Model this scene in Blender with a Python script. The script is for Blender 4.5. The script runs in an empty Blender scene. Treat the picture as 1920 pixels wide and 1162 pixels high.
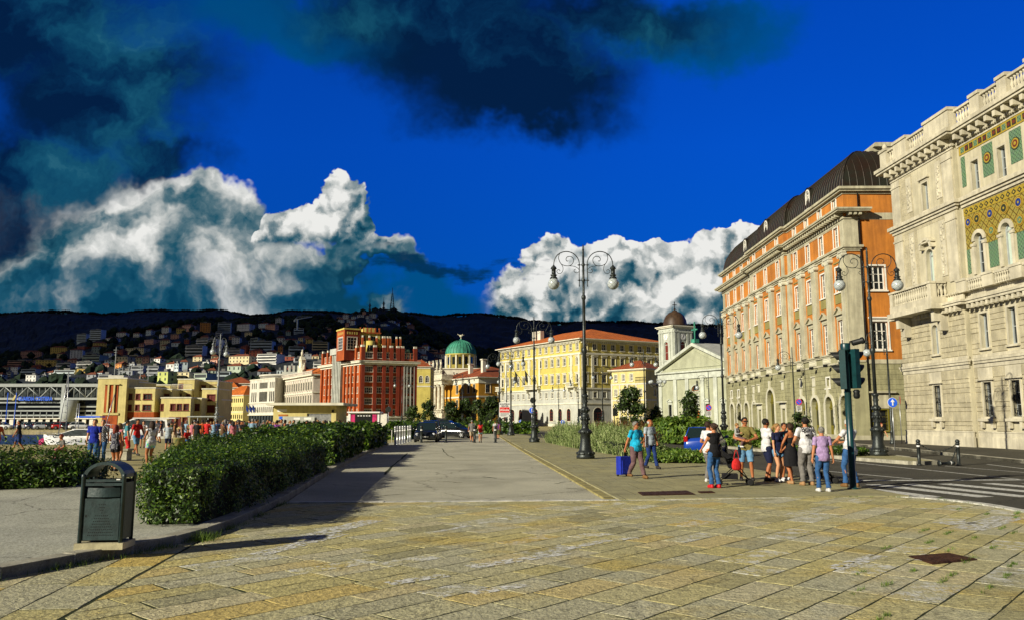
import bpy, bmesh, math, random
from mathutils import Matrix, Vector, noise
R = math.radians
random.seed(7)
scene = bpy.context.scene
COL = scene.collection

# ---------------------------------------------------------------- camera
FPX = 1500.0; PITCH = math.atan(205 / 1500); EYE = 1.79
cam_data = bpy.data.cameras.new('camera')
cam_data.sensor_width = 36; cam_data.lens = FPX / 1920 * 36
cam_data.clip_start = 0.1; cam_data.clip_end = 20000
cam = bpy.data.objects.new('camera', cam_data)
cam.location = (0, 0, EYE); cam.rotation_euler = (R(90) + PITCH, 0, 0)
COL.objects.link(cam); scene.camera = cam
_c, _s = math.cos(PITCH), math.sin(PITCH)
def at(px, py, Y):
    """world point on the sight line through a photo pixel at distance Y"""
    v = 581 - py
    Z = Y * (v * _c + FPX * _s) / (FPX * _c - v * _s)
    return Vector(((px - 960) * (Y * _c + Z * _s) / FPX, Y, Z + EYE))
def gnd(px, py, z=0.0):
    v = 581 - py
    Y = -(EYE - z) / ((v * _c + FPX * _s) / (FPX * _c - v * _s))
    return at(px, py, Y)

# ---------------------------------------------------------------- light
SUN_H = Vector((0.795, 0.607, 0))          # horizontal direction in which light travels
SUN_EL = R(22)
ld = Vector((SUN_H.x * math.cos(SUN_EL), SUN_H.y * math.cos(SUN_EL), -math.sin(SUN_EL)))
sun_data = bpy.data.lights.new('sun', 'SUN')
sun_data.energy = 5.0; sun_data.angle = R(0.5); sun_data.color = (1.0, 0.92, 0.74)
sun = bpy.data.objects.new('sun', sun_data)
sun.rotation_euler = ld.to_track_quat('-Z', 'Y').to_euler(); sun.location = (-30, -30, 40)
COL.objects.link(sun)
scene.view_settings.view_transform = 'Standard'; scene.view_settings.look = 'None'
scene.view_settings.exposure = 0.42; scene.view_settings.gamma = 1
scene.render.engine = 'CYCLES'

# ---------------------------------------------------------------- node helper
class NT:
    def __init__(s, tree, dim='3D'): s.dim = dim; s.t = tree; s.n = tree.nodes; s.l = tree.links
    def new(s, kind, **kw):
        nd = s.n.new(kind)
        for k, v in kw.items(): setattr(nd, k, v)
        return nd
    def put(s, nd, i, v):
        if v is None: return
        if isinstance(v, bpy.types.NodeSocket): s.l.new(v, nd.inputs[i])
        else:
            if isinstance(v, (tuple, list)) and len(v) == 3 and nd.inputs[i].type == 'RGBA': v = (*v, 1)
            nd.inputs[i].default_value = v
    def m(s, op, a, b=None, c=None, clamp=False):
        nd = s.new('ShaderNodeMath', operation=op, use_clamp=clamp)
        s.put(nd, 0, a); s.put(nd, 1, b); s.put(nd, 2, c); return nd.outputs[0]
    def vm(s, op, a, b=None, out=0):
        nd = s.new('ShaderNodeVectorMath', operation=op)
        s.put(nd, 0, a)
        if op == 'SCALE': s.put(nd, 3, b)
        else: s.put(nd, 1, b)
        return nd.outputs[out]
    def mix(s, f, a, b, mode='MIX'):
        nd = s.new('ShaderNodeMix', data_type='RGBA', blend_type=mode)
        s.put(nd, 0, f); s.put(nd, 6, a); s.put(nd, 7, b); return nd.outputs[2]
    def ramp(s, f, stops, interp='LINEAR'):
        nd = s.new('ShaderNodeValToRGB'); cr = nd.color_ramp; cr.interpolation = interp
        while len(cr.elements) < len(stops): cr.elements.new(0.5)
        for e, (p, c) in zip(cr.elements, stops):
            e.position = p; e.color = c if len(c) == 4 else (*c, 1)
        s.put(nd, 0, f); return nd.outputs[0]
    def rng(s, v, a, b, c=0.0, d=1.0, smooth=True):
        nd = s.new('ShaderNodeMapRange', interpolation_type='SMOOTHSTEP' if smooth else 'LINEAR')
        s.put(nd, 0, v); s.put(nd, 1, a); s.put(nd, 2, b); s.put(nd, 3, c); s.put(nd, 4, d); return nd.outputs[0]
    def noise(s, vec, scale, detail=4, rough=0.55, dist=0.0, out=0):
        nd = s.new('ShaderNodeTexNoise', noise_dimensions=s.dim); s.put(nd, 'Vector', vec); s.put(nd, 'Scale', scale)
        s.put(nd, 'Detail', detail); s.put(nd, 'Roughness', rough); s.put(nd, 'Distortion', dist); return nd.outputs[out]
    def voro(s, vec, scale, feature='F1', out='Distance', detail=0, rand=1.0, smooth=None):
        nd = s.new('ShaderNodeTexVoronoi', feature=feature, voronoi_dimensions=s.dim); s.put(nd, 'Vector', vec); s.put(nd, 'Scale', scale)
        s.put(nd, 'Randomness', rand)
        if detail: s.put(nd, 'Detail', detail); s.put(nd, 'Roughness', 0.55)
        if smooth is not None: s.put(nd, 'Smoothness', smooth)
        return nd.outputs[out]
    def mapping(s, vec, loc=(0, 0, 0), rot=(0, 0, 0), scale=(1, 1, 1), typ='POINT'):
        nd = s.new('ShaderNodeMapping', vector_type=typ)
        s.put(nd, 0, vec); nd.inputs[1].default_value = loc
        nd.inputs[2].default_value = rot
        nd.inputs[3].default_value = scale; return nd.outputs[0]
# ---------------------------------------------------------------- sky (world)
world = bpy.data.worlds.new('World'); scene.world = world; world.use_nodes = True
SKY_STRENGTH = 0.1
def build_world():
    t = world.node_tree; t.nodes.clear(); q = NT(t, '2D')
    world.cycles.sampling_method = 'MANUAL'; world.cycles.sample_map_resolution = 256
    out = q.new('ShaderNodeOutputWorld'); bg = q.new('ShaderNodeBackground')
    q.l.new(bg.outputs[0], out.inputs[0])
    sky = q.new('ShaderNodeTexSky', sky_type='NISHITA', sun_disc=False)
    sky.sun_elevation = SUN_EL
    sky.sun_rotation = math.atan2(-SUN_H.x, -SUN_H.y)
    sky.air_density = 1.0; sky.dust_density = 0.3; sky.ozone_density = 3.0
    base0 = q.mix(1.0, sky.outputs[0], (0.005, 0.27, 1.1), 'MULTIPLY')
    tc = q.new('ShaderNodeTexCoord'); D = tc.outputs['Generated']
    sp = q.new('ShaderNodeSeparateXYZ'); q.put(sp, 0, D)
    ay = q.m('MAXIMUM', q.m('ABSOLUTE', sp.outputs[1]), 0.12)
    u = q.m('DIVIDE', sp.outputs[0], ay); v = q.m('DIVIDE', sp.outputs[2], ay)
    cb = q.new('ShaderNodeCombineXYZ'); q.put(cb, 0, u); q.put(cb, 1, v); q.put(cb, 2, 0.0)
    P = cb.outputs[0]
    base = q.vm('MULTIPLY', base0, q.ramp(v, [(0.0, (0.5, 0.5, 0.42)), (0.1, (0.55, 0.5, 0.45)), (0.35, (0.9, 0.85, 0.85)), (0.6, (1, 1, 1))]))
    base = q.vm('SCALE', base, q.rng(u, 0.1, 0.75, 1.0, 0.86))
    def uv(px, py):
        p = at(px, py, 1.0); return p.x, p.z - EYE
    wob = q.vm('SCALE', q.vm('SUBTRACT', q.noise(P, 7, 5, 0.6, out=1), (0.5, 0.5, 0.5)), 0.11)
    wob2 = q.vm('SCALE', q.vm('SUBTRACT', q.noise(P, 2.6, 6, 0.62, out=1), (0.5, 0.5, 0.5)), 0.28)
    Pw = q.vm('ADD', P, wob); Pd = q.vm('ADD', P, wob2)
    def blobs(vec, lst):
        r = None
        for b in lst:
            px, py, rx, ry = b[:4]; ang = b[4] if len(b) > 4 else 0
            c = uv(px, py)
            mp = q.mapping(vec, (c[0], c[1], 0), (0, 0, R(ang)), (rx * 1.12 / 1500, ry * 1.12 / 1500, 1), 'TEXTURE')
            val = q.m('SUBTRACT', 1.0, q.vm('LENGTH', mp, out=1))
            r = val if r is None else q.m('SMOOTH_MAX', r, val, 0.25)
        return r
    # cauliflower relief
    def billow(vec):
        a = q.voro(vec, 15, 'F1'); b = q.voro(vec, 34, 'F1'); c = q.voro(vec, 80, 'F1')
        s1 = q.m('MULTIPLY_ADD', b, 0.42, q.m('MULTIPLY', a, 0.6))
        return q.m('SUBTRACT', 1.0, q.m('MULTIPLY_ADD', c, 0.24, s1))
    ws = q.vm('SCALE', q.vm('SUBTRACT', q.noise(P, 13, 6, 0.65, out=1), (0.5, 0.5, 0.5)), 0.05)
    Pb = q.vm('ADD', P, ws)
    B0 = billow(Pb); B1 = billow(q.vm('ADD', Pb, (-0.010, 0.012, 0)))
    relief = q.m('SUBTRACT', B0, B1)
    K = 1 / (SKY_STRENGTH * 2 ** scene.view_settings.exposure); KC = (K, K, K)
    STOPS = [(0.0, (0.004, 0.045, 0.085)), (0.2, (0.015, 0.09, 0.14)), (0.36, (0.08, 0.16, 0.20)), (0.52, (0.24, 0.30, 0.32)), (0.7, (0.48, 0.51, 0.50)), (0.95, (0.84, 0.84, 0.81))]
    # soft grey and teal cloud bank at the left
    Ps = q.mapping(Pd, scale=(1, 1.5, 1))
    bank = blobs(Pd, [(20, 490, 240, 100), (250, 460, 200, 90), (420, 430, 110, 60), (420, 540, 230, 80), (80, 570, 240, 70), (560, 540, 150, 70), (640, 580, 160, 50), (730, 478, 110, 22, -5)])
    n1 = q.noise(Ps, 5.0, 6, 0.55)
    n1b = q.noise(q.vm('ADD', Ps, (-0.03, 0.03, 0)), 5.0, 6, 0.55)
    mb_ = q.rng(q.m('MULTIPLY_ADD', q.m('SUBTRACT', n1, 0.5), 1.0, q.m('MULTIPLY', bank, 1.4)), -0.3, 0.12)
    vt = q.rng(v, uv(500, 560)[1], uv(500, 400)[1], -0.14, 0.06)
    patch = q.m('MULTIPLY', q.rng(blobs(Pd, [(70, 430, 130, 40), (240, 395, 130, 30), (430, 378, 80, 24), (150, 480, 150, 40), (435, 530, 55, 60), (740, 470, 80, 20)]), -0.4, 0.5), 0.3)
    bl = q.m('ADD', q.m('ADD', q.m('MULTIPLY', q.m('SUBTRACT', n1, n1b), 1.6), q.m('MULTIPLY', q.m('SUBTRACT', n1, 0.5), 0.9)), q.m('ADD', q.m('ADD', vt, patch), 0.36))
    bl = q.m('ADD', bl, q.m('MULTIPLY', relief, 0.35))
    c1 = q.mix(mb_, base, q.vm('MULTIPLY', q.ramp(bl, STOPS), KC))
    # crisp cumulus towers
    CL = [(645, 375, 46, 52), (600, 420, 84, 42), (545, 445, 58, 34), (668, 430, 44, 60), (640, 470, 90, 34), (560, 480, 90, 40),
        (1025, 500, 52, 58), (1075, 490, 44, 38), (1150, 490, 62, 52), (1100, 575, 150, 75), (1010, 585, 110, 50), (1210, 500, 60, 34), (1240, 478, 44, 18), (1240, 590, 150, 66),
        (1310, 510, 60, 50), (1360, 480, 52, 42), (1400, 450, 40, 26), (1360, 575, 110, 90), (940, 605, 100, 34), (1170, 455, 34, 20)]
    C0 = blobs(Pw, CL)
    CS = [(645, 375, 46, 52), (600, 430, 84, 50), (1025, 500, 52, 58), (1150, 490, 62, 52), (1360, 490, 60, 48), (1290, 540, 80, 50)]
    macro = q.m('SUBTRACT', blobs(Pw, CS), blobs(q.vm('ADD', Pw, (-0.014, 0.020, 0)), CS))
    edge = q.m('MULTIPLY_ADD', q.m('SUBTRACT', B0, 0.5), 0.5, q.m('MULTIPLY', C0, 1.6))
    mc = q.rng(edge, -0.2, -0.08)
    low = q.m('MAXIMUM', q.rng(v, uv(500, 470)[1], uv(500, 430)[1]), q.rng(u, -0.05, 0.02))
    lum = q.m('ADD', q.m('MULTIPLY', relief, 1.35), q.m('MULTIPLY', macro, 0.5))
    lum = q.m('ADD', lum, q.m('ADD', q.m('MULTIPLY', low, 0.3), q.rng(u, -0.05, 0.02, 0.28, 0.44)))
    lum = q.m('ADD', lum, q.m('MULTIPLY', q.m('SUBTRACT', q.noise(Pw, 5, 5, 0.55), 0.5), 0.55))
    mc = q.m('MULTIPLY', mc, q.m('MAXIMUM', q.rng(low, 0.0, 0.5), 0.0))
    c1 = q.mix(mc, c1, q.vm('MULTIPLY', q.ramp(lum, STOPS), KC))
    # teal veil low over the hills
    veil = blobs(Pd, [(200, 590, 520, 90), (650, 570, 240, 90), (840, 560, 170, 60), (560, 60, 300, 100), (1250, 60, 260, 80)])
    mv = q.m('MULTIPLY', q.rng(veil, 0.0, 0.55), 0.75)
    mv = q.m('MULTIPLY', q.m('MULTIPLY', mv, q.m('SUBTRACT', 1.0, q.m('MULTIPLY', mc, 0.55))), q.m('SUBTRACT', 1.0, q.m('MULTIPLY', mb_, 0.6)))
    c1 = q.mix(mv, c1, (0.0, 0.075 * K, 0.17 * K))
    # long thin dark streaks
    st_ = q.m('MULTIPLY_ADD', q.m('SUBTRACT', q.noise(q.mapping(P, scale=(1, 4, 1)), 9, 6, 0.65), 0.5), 2.6, q.m('MULTIPLY', blobs(Pw, [(810, 505, 150, 24)]), 1.2))
    c1 = q.mix(q.m('MULTIPLY', q.rng(st_, 0.0, 0.75), 0.93), c1, (0.001 * K, 0.03 * K, 0.085 * K))
    # dark cloud masses
    dark = blobs(Pd, [(60, 60, 300, 190), (200, 210, 190, 150), (60, 340, 140, 110), (300, 330, 110, 50), (20, 430, 60, 60),
        (760, 20, 300, 80), (860, 90, 250, 100), (950, 160, 210, 100), (960, 215, 120, 50), (1120, 40, 200, 60), (10, 400, 80, 70), (120, 350, 150, 60)])
    nd_ = q.noise(Pd, 4.5, 7, 0.6)
    dk = q.m('MULTIPLY_ADD', q.m('SUBTRACT', nd_, 0.5), 0.9, q.m('MULTIPLY', dark, 1.5))
    md = q.rng(dk, -0.5, 0.8)
    teal = blobs(Pd, [(260, 60, 200, 110), (250, 200, 120, 60), (330, 240, 90, 110), (200, 330, 220, 90), (300, 130, 70, 120), (620, 30, 200, 60), (1150, 60, 160, 80), (80, 20, 120, 60)])
    tl = q.m('ADD', q.m('MULTIPLY', teal, 0.45), q.m('MULTIPLY', q.m('SUBTRACT', q.noise(Pd, 9, 7, 0.62), 0.42), 1.9))
    dcol = q.ramp(tl, [(0.0, (0.001, 0.012, 0.045)), (0.25, (0.002, 0.026, 0.075)), (0.5, (0.004, 0.055, 0.115)), (0.75, (0.008, 0.085, 0.15)), (1.0, (0.03, 0.15, 0.21))])
    dcol = q.vm('MULTIPLY', dcol, KC)
    c2 = q.mix(q.m('MULTIPLY', md, 0.975), c1, dcol)
    # Nishita sky is physically bright: clouds are given in the same units
    # unseen sky overhead and behind, darkened to lower the ambient light
    hz = q.m('MAXIMUM', q.rng(sp.outputs[2], 0.5, 0.72), q.rng(sp.outputs[1], 0.1, -0.35))
    lowk = q.rng(sp.outputs[2], 0.02, 0.3)
    c2 = q.mix(q.m('MULTIPLY', hz, 0.94), c2, (0.045 * K, 0.05 * K, 0.07 * K))
    q.l.new(c2, bg.inputs[0]); bg.inputs[1].default_value = SKY_STRENGTH
build_world()
# ---------------------------------------------------------------- mesh builder
class MB:
    def __init__(s): s.v = []; s.f = []; s.mi = []; s.sm = []; s.M = None
    def add(s, vs, fs, m=0, smooth=False):
        b = len(s.v)
        if s.M is not None: vs = [tuple(s.M @ Vector(p)) for p in vs]
        s.v.extend(vs)
        for f in fs: s.f.append([i + b for i in f]); s.mi.append(m); s.sm.append(smooth)
    def box(s, x0, y0, z0, x1, y1, z1, m=0):
        s.add([(x0, y0, z0), (x1, y0, z0), (x1, y1, z0), (x0, y1, z0), (x0, y0, z1), (x1, y0, z1), (x1, y1, z1), (x0, y1, z1)],
              [(0, 3, 2, 1), (4, 5, 6, 7), (0, 1, 5, 4), (1, 2, 6, 5), (2, 3, 7, 6), (3, 0, 4, 7)], m)
    def boss(s, x0, x1, z0, z1, y, d, ch, m=0):
        o = [(x0, y, z0), (x1, y, z0), (x1, y, z1), (x0, y, z1)]
        i = [(x0 + ch, y - d, z0 + ch), (x1 - ch, y - d, z0 + ch), (x1 - ch, y - d, z1 - ch), (x0 + ch, y - d, z1 - ch)]
        s.add(o + i, [(4, 5, 6, 7), (0, 1, 5, 4), (1, 2, 6, 5), (2, 3, 7, 6), (3, 0, 4, 7)], m)
    def poly(s, pts, m=0): s.add(pts, [tuple(range(len(pts)))], m)
    def prism(s, pts, h0, h1, m=0):
        n = len(pts)
        s.add([(p[0], p[1], h0) for p in pts] + [(p[0], p[1], h1) for p in pts],
              [tuple(range(n))[::-1], tuple(range(n, 2 * n))] + [(i, (i + 1) % n, n + (i + 1) % n, n + i) for i in range(n)], m)
    def xprism(s, pts, y0, y1, m=0):
        """outline in x,z pushed from y0 to y1"""
        n = len(pts)
        s.add([(p[0], y0, p[1]) for p in pts] + [(p[0], y1, p[1]) for p in pts],
              [tuple(range(n)), tuple(range(n, 2 * n))[::-1]] + [(i, n + i, n + (i + 1) % n, (i + 1) % n) for i in range(n)], m)
    def lathe(s, prof, n=12, c=(0, 0, 0), m=0, smooth=True, cap=True, sx=1, sy=1):
        vs = []; fs = []
        for r, z in prof:
            for k in range(n):
                a = 2 * math.pi * k / n; vs.append((c[0] + r * math.cos(a) * sx, c[1] + r * math.sin(a) * sy, c[2] + z))
        for j in range(len(prof) - 1):
            for k in range(n):
                k2 = (k + 1) % n; fs.append((j * n + k, j * n + k2, (j + 1) * n + k2, (j + 1) * n + k))
        if cap: fs.append(tuple(range(n))[::-1]); fs.append(tuple(range((len(prof) - 1) * n, len(prof) * n)))
        s.add(vs, fs, m, smooth)
    def tube(s, pts, rad, n=6, m=0, smooth=True, cap=True):
        pts = [Vector(p) for p in pts]; L = len(pts)
        if not isinstance(rad, (list, tuple)): rad = [rad] * L
        vs = []; fs = []; up = None
        for i, p in enumerate(pts):
            t = (pts[min(i + 1, L - 1)] - pts[max(i - 1, 0)])
            if t.length < 1e-9: t = Vector((0, 0, 1))
            t.normalize()
            if up is None: up = Vector((0, 0, 1)) if abs(t.z) < 0.9 else Vector((1, 0, 0))
            b = t.cross(up)
            if b.length < 1e-6: b = t.orthogonal()
            b.normalize(); up = b.cross(t)
            for k in range(n):
                a = 2 * math.pi * k / n; vs.append(tuple(p + (b * math.cos(a) + up * math.sin(a)) * rad[i]))
        for j in range(L - 1):
            for k in range(n):
                k2 = (k + 1) % n; fs.append((j * n + k, j * n + k2, (j + 1) * n + k2, (j + 1) * n + k))
        if cap: fs.append(tuple(range(n))[::-1]); fs.append(tuple(range((L - 1) * n, L * n)))
        s.add(vs, fs, m, smooth)
    def ball(s, c, r, m=0, nu=10, nv=7, sq=(1, 1, 1)):
        prof = [(max(1e-3, math.sin(math.pi * j / nv)) * r, -math.cos(math.pi * j / nv) * r * sq[2]) for j in range(nv + 1)]
        s.lathe(prof, nu, c, m, True, True, sq[0], sq[1])
    def mesh(s, name, mats):
        me = bpy.data.meshes.new(name); me.from_pydata(s.v, [], s.f)
        for k in (mats if isinstance(mats, (list, tuple)) else [mats]): me.materials.append(MAT[k] if isinstance(k, str) else k)
        me.polygons.foreach_set('material_index', s.mi); me.polygons.foreach_set('use_smooth', s.sm)
        me.update(); return me
    def build(s, name, mats, parent=None, loc=(0, 0, 0), rz=0.0):
        return link(name, s.mesh(name, mats), parent, loc, rz)
def link(name, me, parent=None, loc=(0, 0, 0), rz=0.0):
    o = bpy.data.objects.new(name, me); COL.objects.link(o)
    o.location = loc; o.rotation_euler = (0, 0, rz)
    if parent is not None: o.parent = parent
    return o
def thing(name, label, cat, loc=(0, 0, 0), rz=0.0, group=None):
    return tag(link(name, None, None, loc, rz), label, cat, group)
def tag(o, label, cat, group=None, kind=None):
    if label: o['label'] = label
    if cat: o['category'] = cat
    if group: o['group'] = group
    if kind: o['kind'] = kind
    return o
def struct(name, mb, mats, loc=(0, 0, 0)):
    o = mb.build(name, mats, None, loc); o['kind'] = 'structure'; return o
KIDS = {}
def kids(o):
    return [c for c in o.children]
def dup(root, loc, rz=None, label=None, group=None, scale=None):
    def rec(o, parent):
        c = o.copy(); COL.objects.link(c)
        if parent is not None: c.parent = parent
        for k in kids(o): rec(k, c)
        return c
    r = rec(root, None); r.location = loc
    if rz is not None: r.rotation_euler[2] = rz
    if scale: r.scale = (scale,) * 3 if not isinstance(scale, tuple) else scale
    if label: r['label'] = label
    if group: r['group'] = group
    return r

# ---------------------------------------------------------------- materials
MAT = {}
def mk(name, col, rough=0.85, var=0.25, scale=1.2, bump=0.15, bscale=14, metal=0.0, spec=0.3, streak=0.0, col2=None, fine=0.0, extra=None, trans=0):
    m = bpy.data.materials.new(name); m.use_nodes = True; q = NT(m.node_tree); m.node_tree.nodes.clear()
    out = q.new('ShaderNodeOutputMaterial'); b = q.new('ShaderNodeBsdfPrincipled'); q.l.new(b.outputs[0], out.inputs[0])
    P = q.new('ShaderNodeTexCoord').outputs['Object']
    c = (*col, 1)
    cur = None
    if var > 0 or col2:
        n = q.noise(P, scale, 6, 0.62)
        f = q.rng(n, 0.3, 0.7)
        dark = tuple(x * (1 - var) for x in col) if not col2 else col2
        lite = tuple(min(1, x * (1 + var * 0.35)) for x in col)
        cur = q.mix(f, dark, lite)
    if fine > 0:
        n2 = q.noise(P, 40, 3, 0.7)
        g = q.rng(n2, 0.3, 0.7, 1 - fine, 1 + fine * 0.4, False)
        cur = q.vm('SCALE', cur if cur is not None else c[:3], g)
    if streak > 0:
        mp = q.mapping(P, scale=(1.5, 1.5, 0.12))
        n3 = q.noise(mp, 2.2, 5, 0.65)
        g = q.rng(n3, 0.35, 0.65, 1 - streak, 1.0)
        cur = q.vm('SCALE', cur if cur is not None else c[:3], g)
    if extra: cur = extra(q, P, cur if cur is not None else c[:3])
    if cur is None: b.inputs['Base Color'].default_value = c
    else: q.l.new(cur, b.inputs['Base Color'])
    b.inputs['Roughness'].default_value = rough; b.inputs['Metallic'].default_value = metal
    b.inputs['Specular IOR Level'].default_value = spec
    if trans: b.inputs['Transmission Weight'].default_value = trans
    if bump > 0:
        bn = q.new('ShaderNodeBump'); bn.inputs['Strength'].default_value = bump; bn.inputs['Distance'].default_value = 0.03
        q.l.new(q.noise(P, bscale, 5, 0.65), bn.inputs['Height']); q.l.new(bn.outputs[0], b.inputs['Normal'])
    MAT[name] = m; return m

mk('palace_stone', (0.55, 0.505, 0.355), 0.85, 0.22, 0.6, 0.3, 20, streak=0.18, fine=0.1)
mk('palace_block', (0.50, 0.45, 0.305), 0.9, 0.28, 1.3, 0.8, 26, streak=0.15, fine=0.3)
mk('palace_trim', (0.58, 0.535, 0.40), 0.8, 0.25, 0.9, 0.25, 20, streak=0.22, fine=0.08)
mk('glass', (0.012, 0.016, 0.018), 0.08, 0, bump=0, spec=0.6)
mk('glass_grey', (0.05, 0.06, 0.06), 0.12, 0.5, 2.5, 0, spec=0.6)
mk('white_frame', (0.72, 0.7, 0.62), 0.6, 0.15, 2, 0.1)
mk('grey_frame', (0.33, 0.36, 0.36), 0.6, 0.15, 2, 0.1)
mk('iron', (0.02, 0.02, 0.02), 0.5, 0.3, 3, 0.1, metal=0.6)
def _shut(q, P, c):
    w = q.new('ShaderNodeTexWave', bands_direction='Z'); q.put(w, 0, P); q.put(w, 1, 4.5)
    return q.mix(q.rng(w.outputs[0], 0.2, 0.6), tuple(x * 0.72 for x in (0.5, 0.6, 0.52)), (0.5, 0.6, 0.52))
mk('shutter', (0.5, 0.6, 0.52), 0.6, 0, bump=0, extra=_shut)
def _lattice(line, fill, sc=2.2, rot=45):
    def f(q, P, c):
        mp = q.mapping(P, rot=(0, R(rot), 0), scale=(sc, sc, sc))
        sp = q.new('ShaderNodeSeparateXYZ'); q.put(sp, 0, mp)
        a = q.m('ABSOLUTE', q.m('SUBTRACT', q.m('FRACT', sp.outputs[0]), 0.5)); b = q.m('ABSOLUTE', q.m('SUBTRACT', q.m('FRACT', sp.outputs[2]), 0.5))
        g = q.m('MAXIMUM', a, b)
        spot = q.m('MAXIMUM', q.m('SUBTRACT', 0.5, a), q.m('SUBTRACT', 0.5, b))
        cc = q.mix(q.rng(g, 0.40, 0.44, smooth=False), c, line)
        cc = q.mix(q.rng(q.m('MAXIMUM', a, b), 0.1, 0.07, smooth=False), cc, line)
        n = q.voro(P, 45, 'F1', 'Color')
        return q.mix(0.25, cc, n, 'SOFT_LIGHT')
    return f
mk('mosaic_gold', (0.27, 0.20, 0.03), 0.5, 0.3, 5, 0.1, extra=_lattice((0.10, 0.06, 0.008), None, 2.6), col2=(0.26, 0.22, 0.05))
mk('mosaic_green', (0.12, 0.19, 0.12), 0.5, 0.3, 5, 0.1, extra=_lattice((0.03, 0.055, 0.035), None, 5.5), col2=(0.14, 0.26, 0.12))
mk('mosaic_red', (0.14, 0.03, 0.015), 0.5, 0.2, 5, 0)
mk('mosaic_blue', (0.015, 0.04, 0.22), 0.4, 0.5, 9, 0)
mk('mosaic_yellow', (0.36, 0.26, 0.03), 0.5, 0.2, 5, 0)
mk('mosaic_dark', (0.03, 0.035, 0.02), 0.5, 0.2, 5, 0)
mk('orange_wall', (0.56, 0.205, 0.03), 0.9, 0.3, 0.5, 0.25, 10, streak=0.25, fine=0.15, col2=(0.42, 0.155, 0.03))
mk('sage_wall', (0.36, 0.345, 0.20), 0.9, 0.25, 0.6, 0.25, 12, streak=0.2, fine=0.1)
mk('sage_panel', (0.27, 0.24, 0.085), 0.9, 0.2, 0.8, 0.2, 12)
mk('sage_trim', (0.50, 0.47, 0.33), 0.85, 0.25, 0.8, 0.2, 15, streak=0.25)
mk('sage_block', (0.34, 0.325, 0.18), 0.9, 0.3, 1.2, 0.5, 18, streak=0.2, fine=0.15)
mk('pale_arch', (0.56, 0.54, 0.42), 0.85, 0.2, 1, 0.2)
mk('olive_door', (0.15, 0.13, 0.012), 0.55, 0.25, 2, 0.15)
mk('roof_metal', (0.022, 0.024, 0.017), 0.5, 0.5, 0.7, 0.25, 6, metal=0.3, col2=(0.03, 0.016, 0.010))
mk('dark_gap', (0.01, 0.01, 0.01), 0.9, 0, bump=0)

# ---------------------------------------------------------------- facades
def wallgrid(mb, x0, x1, z0, z1, ops, depth=0.28, y=0.0, m=0, mr=None):
    """wall skin with real openings; ops = (xc, z0, w, h, arched)"""
    mr = m if mr is None else mr
    ops = [o for o in ops if o[0] - o[2] / 2 > x0 - 1e-6 and o[0] + o[2] / 2 < x1 + 1e-6 and o[1] < z1 and o[1] + o[3] > z0]
    zs = sorted({round(z, 4) for z in [z0, z1] + [min(z1, max(z0, o[1])) for o in ops] + [min(z1, max(z0, o[1] + o[3])) for o in ops]})
    for a, b in zip(zs, zs[1:]):
        if b - a < 1e-4: continue
        mid = (a + b) / 2; cuts = [x0]
        for o in sorted(ops):
            if o[1] < mid < o[1] + o[3]: cuts += [o[0] - o[2] / 2, o[0] + o[2] / 2]
        cuts.append(x1)
        for i in range(0, len(cuts), 2):
            if cuts[i + 1] - cuts[i] > 1e-4:
                mb.poly([(cuts[i], y, a), (cuts[i + 1], y, a), (cuts[i + 1], y, b), (cuts[i], y, b)], m)
    for o in ops:
        xl, xr, a, b = o[0] - o[2] / 2, o[0] + o[2] / 2, max(z0, o[1]), min(z1, o[1] + o[3])
        Y = y + depth
        if o[4]:
            r = o[2] / 2; zc = b - r; K = 10
            arc = [(o[0] + r * math.cos(math.pi * k / K), zc + r * math.sin(math.pi * k / K)) for k in range(K + 1)]
            for k in range(K):
                p, q_ = arc[k], arc[k + 1]
                cx = xr if k < K / 2 else xl
                mb.poly([(p[0], y, p[1]), (cx, y, b), (q_[0], y, q_[1])], m)
                mb.poly([(p[0], y, p[1]), (q_[0], y, q_[1]), (q_[0], Y, q_[1]), (p[0], Y, p[1])], mr)
            b = zc
        mb.poly([(xl, y, a), (xl, Y, a), (xl, Y, b), (xl, y, b)], mr); mb.poly([(xr, y, a), (xr, y, b), (xr, Y, b), (xr, Y, a)], mr)
        mb.poly([(xl, y, a), (xr, y, a), (xr, Y, a), (xl, Y, a)], mr)
        if not o[4]: mb.poly([(xl, y, b), (xl, Y, b), (xr, Y, b), (xr, y, b)], mr)
def arc_pts(xc, zc, r, n=12, a0=0, a1=180):
    return [(xc + r * math.cos(R(a0 + (a1 - a0) * k / n)), zc + r * math.sin(R(a0 + (a1 - a0) * k / n))) for k in range(n + 1)]
def archband(mb, xc, zc, r0, r1, y0, y1, m=0, n=12):
    a = arc_pts(xc, zc, r0, n); b = arc_pts(xc, zc, r1, n)
    for k in range(n): mb.xprism([a[k], b[k], b[k + 1], a[k + 1]], y0, y1, m)
WCACHE = {}
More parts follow.
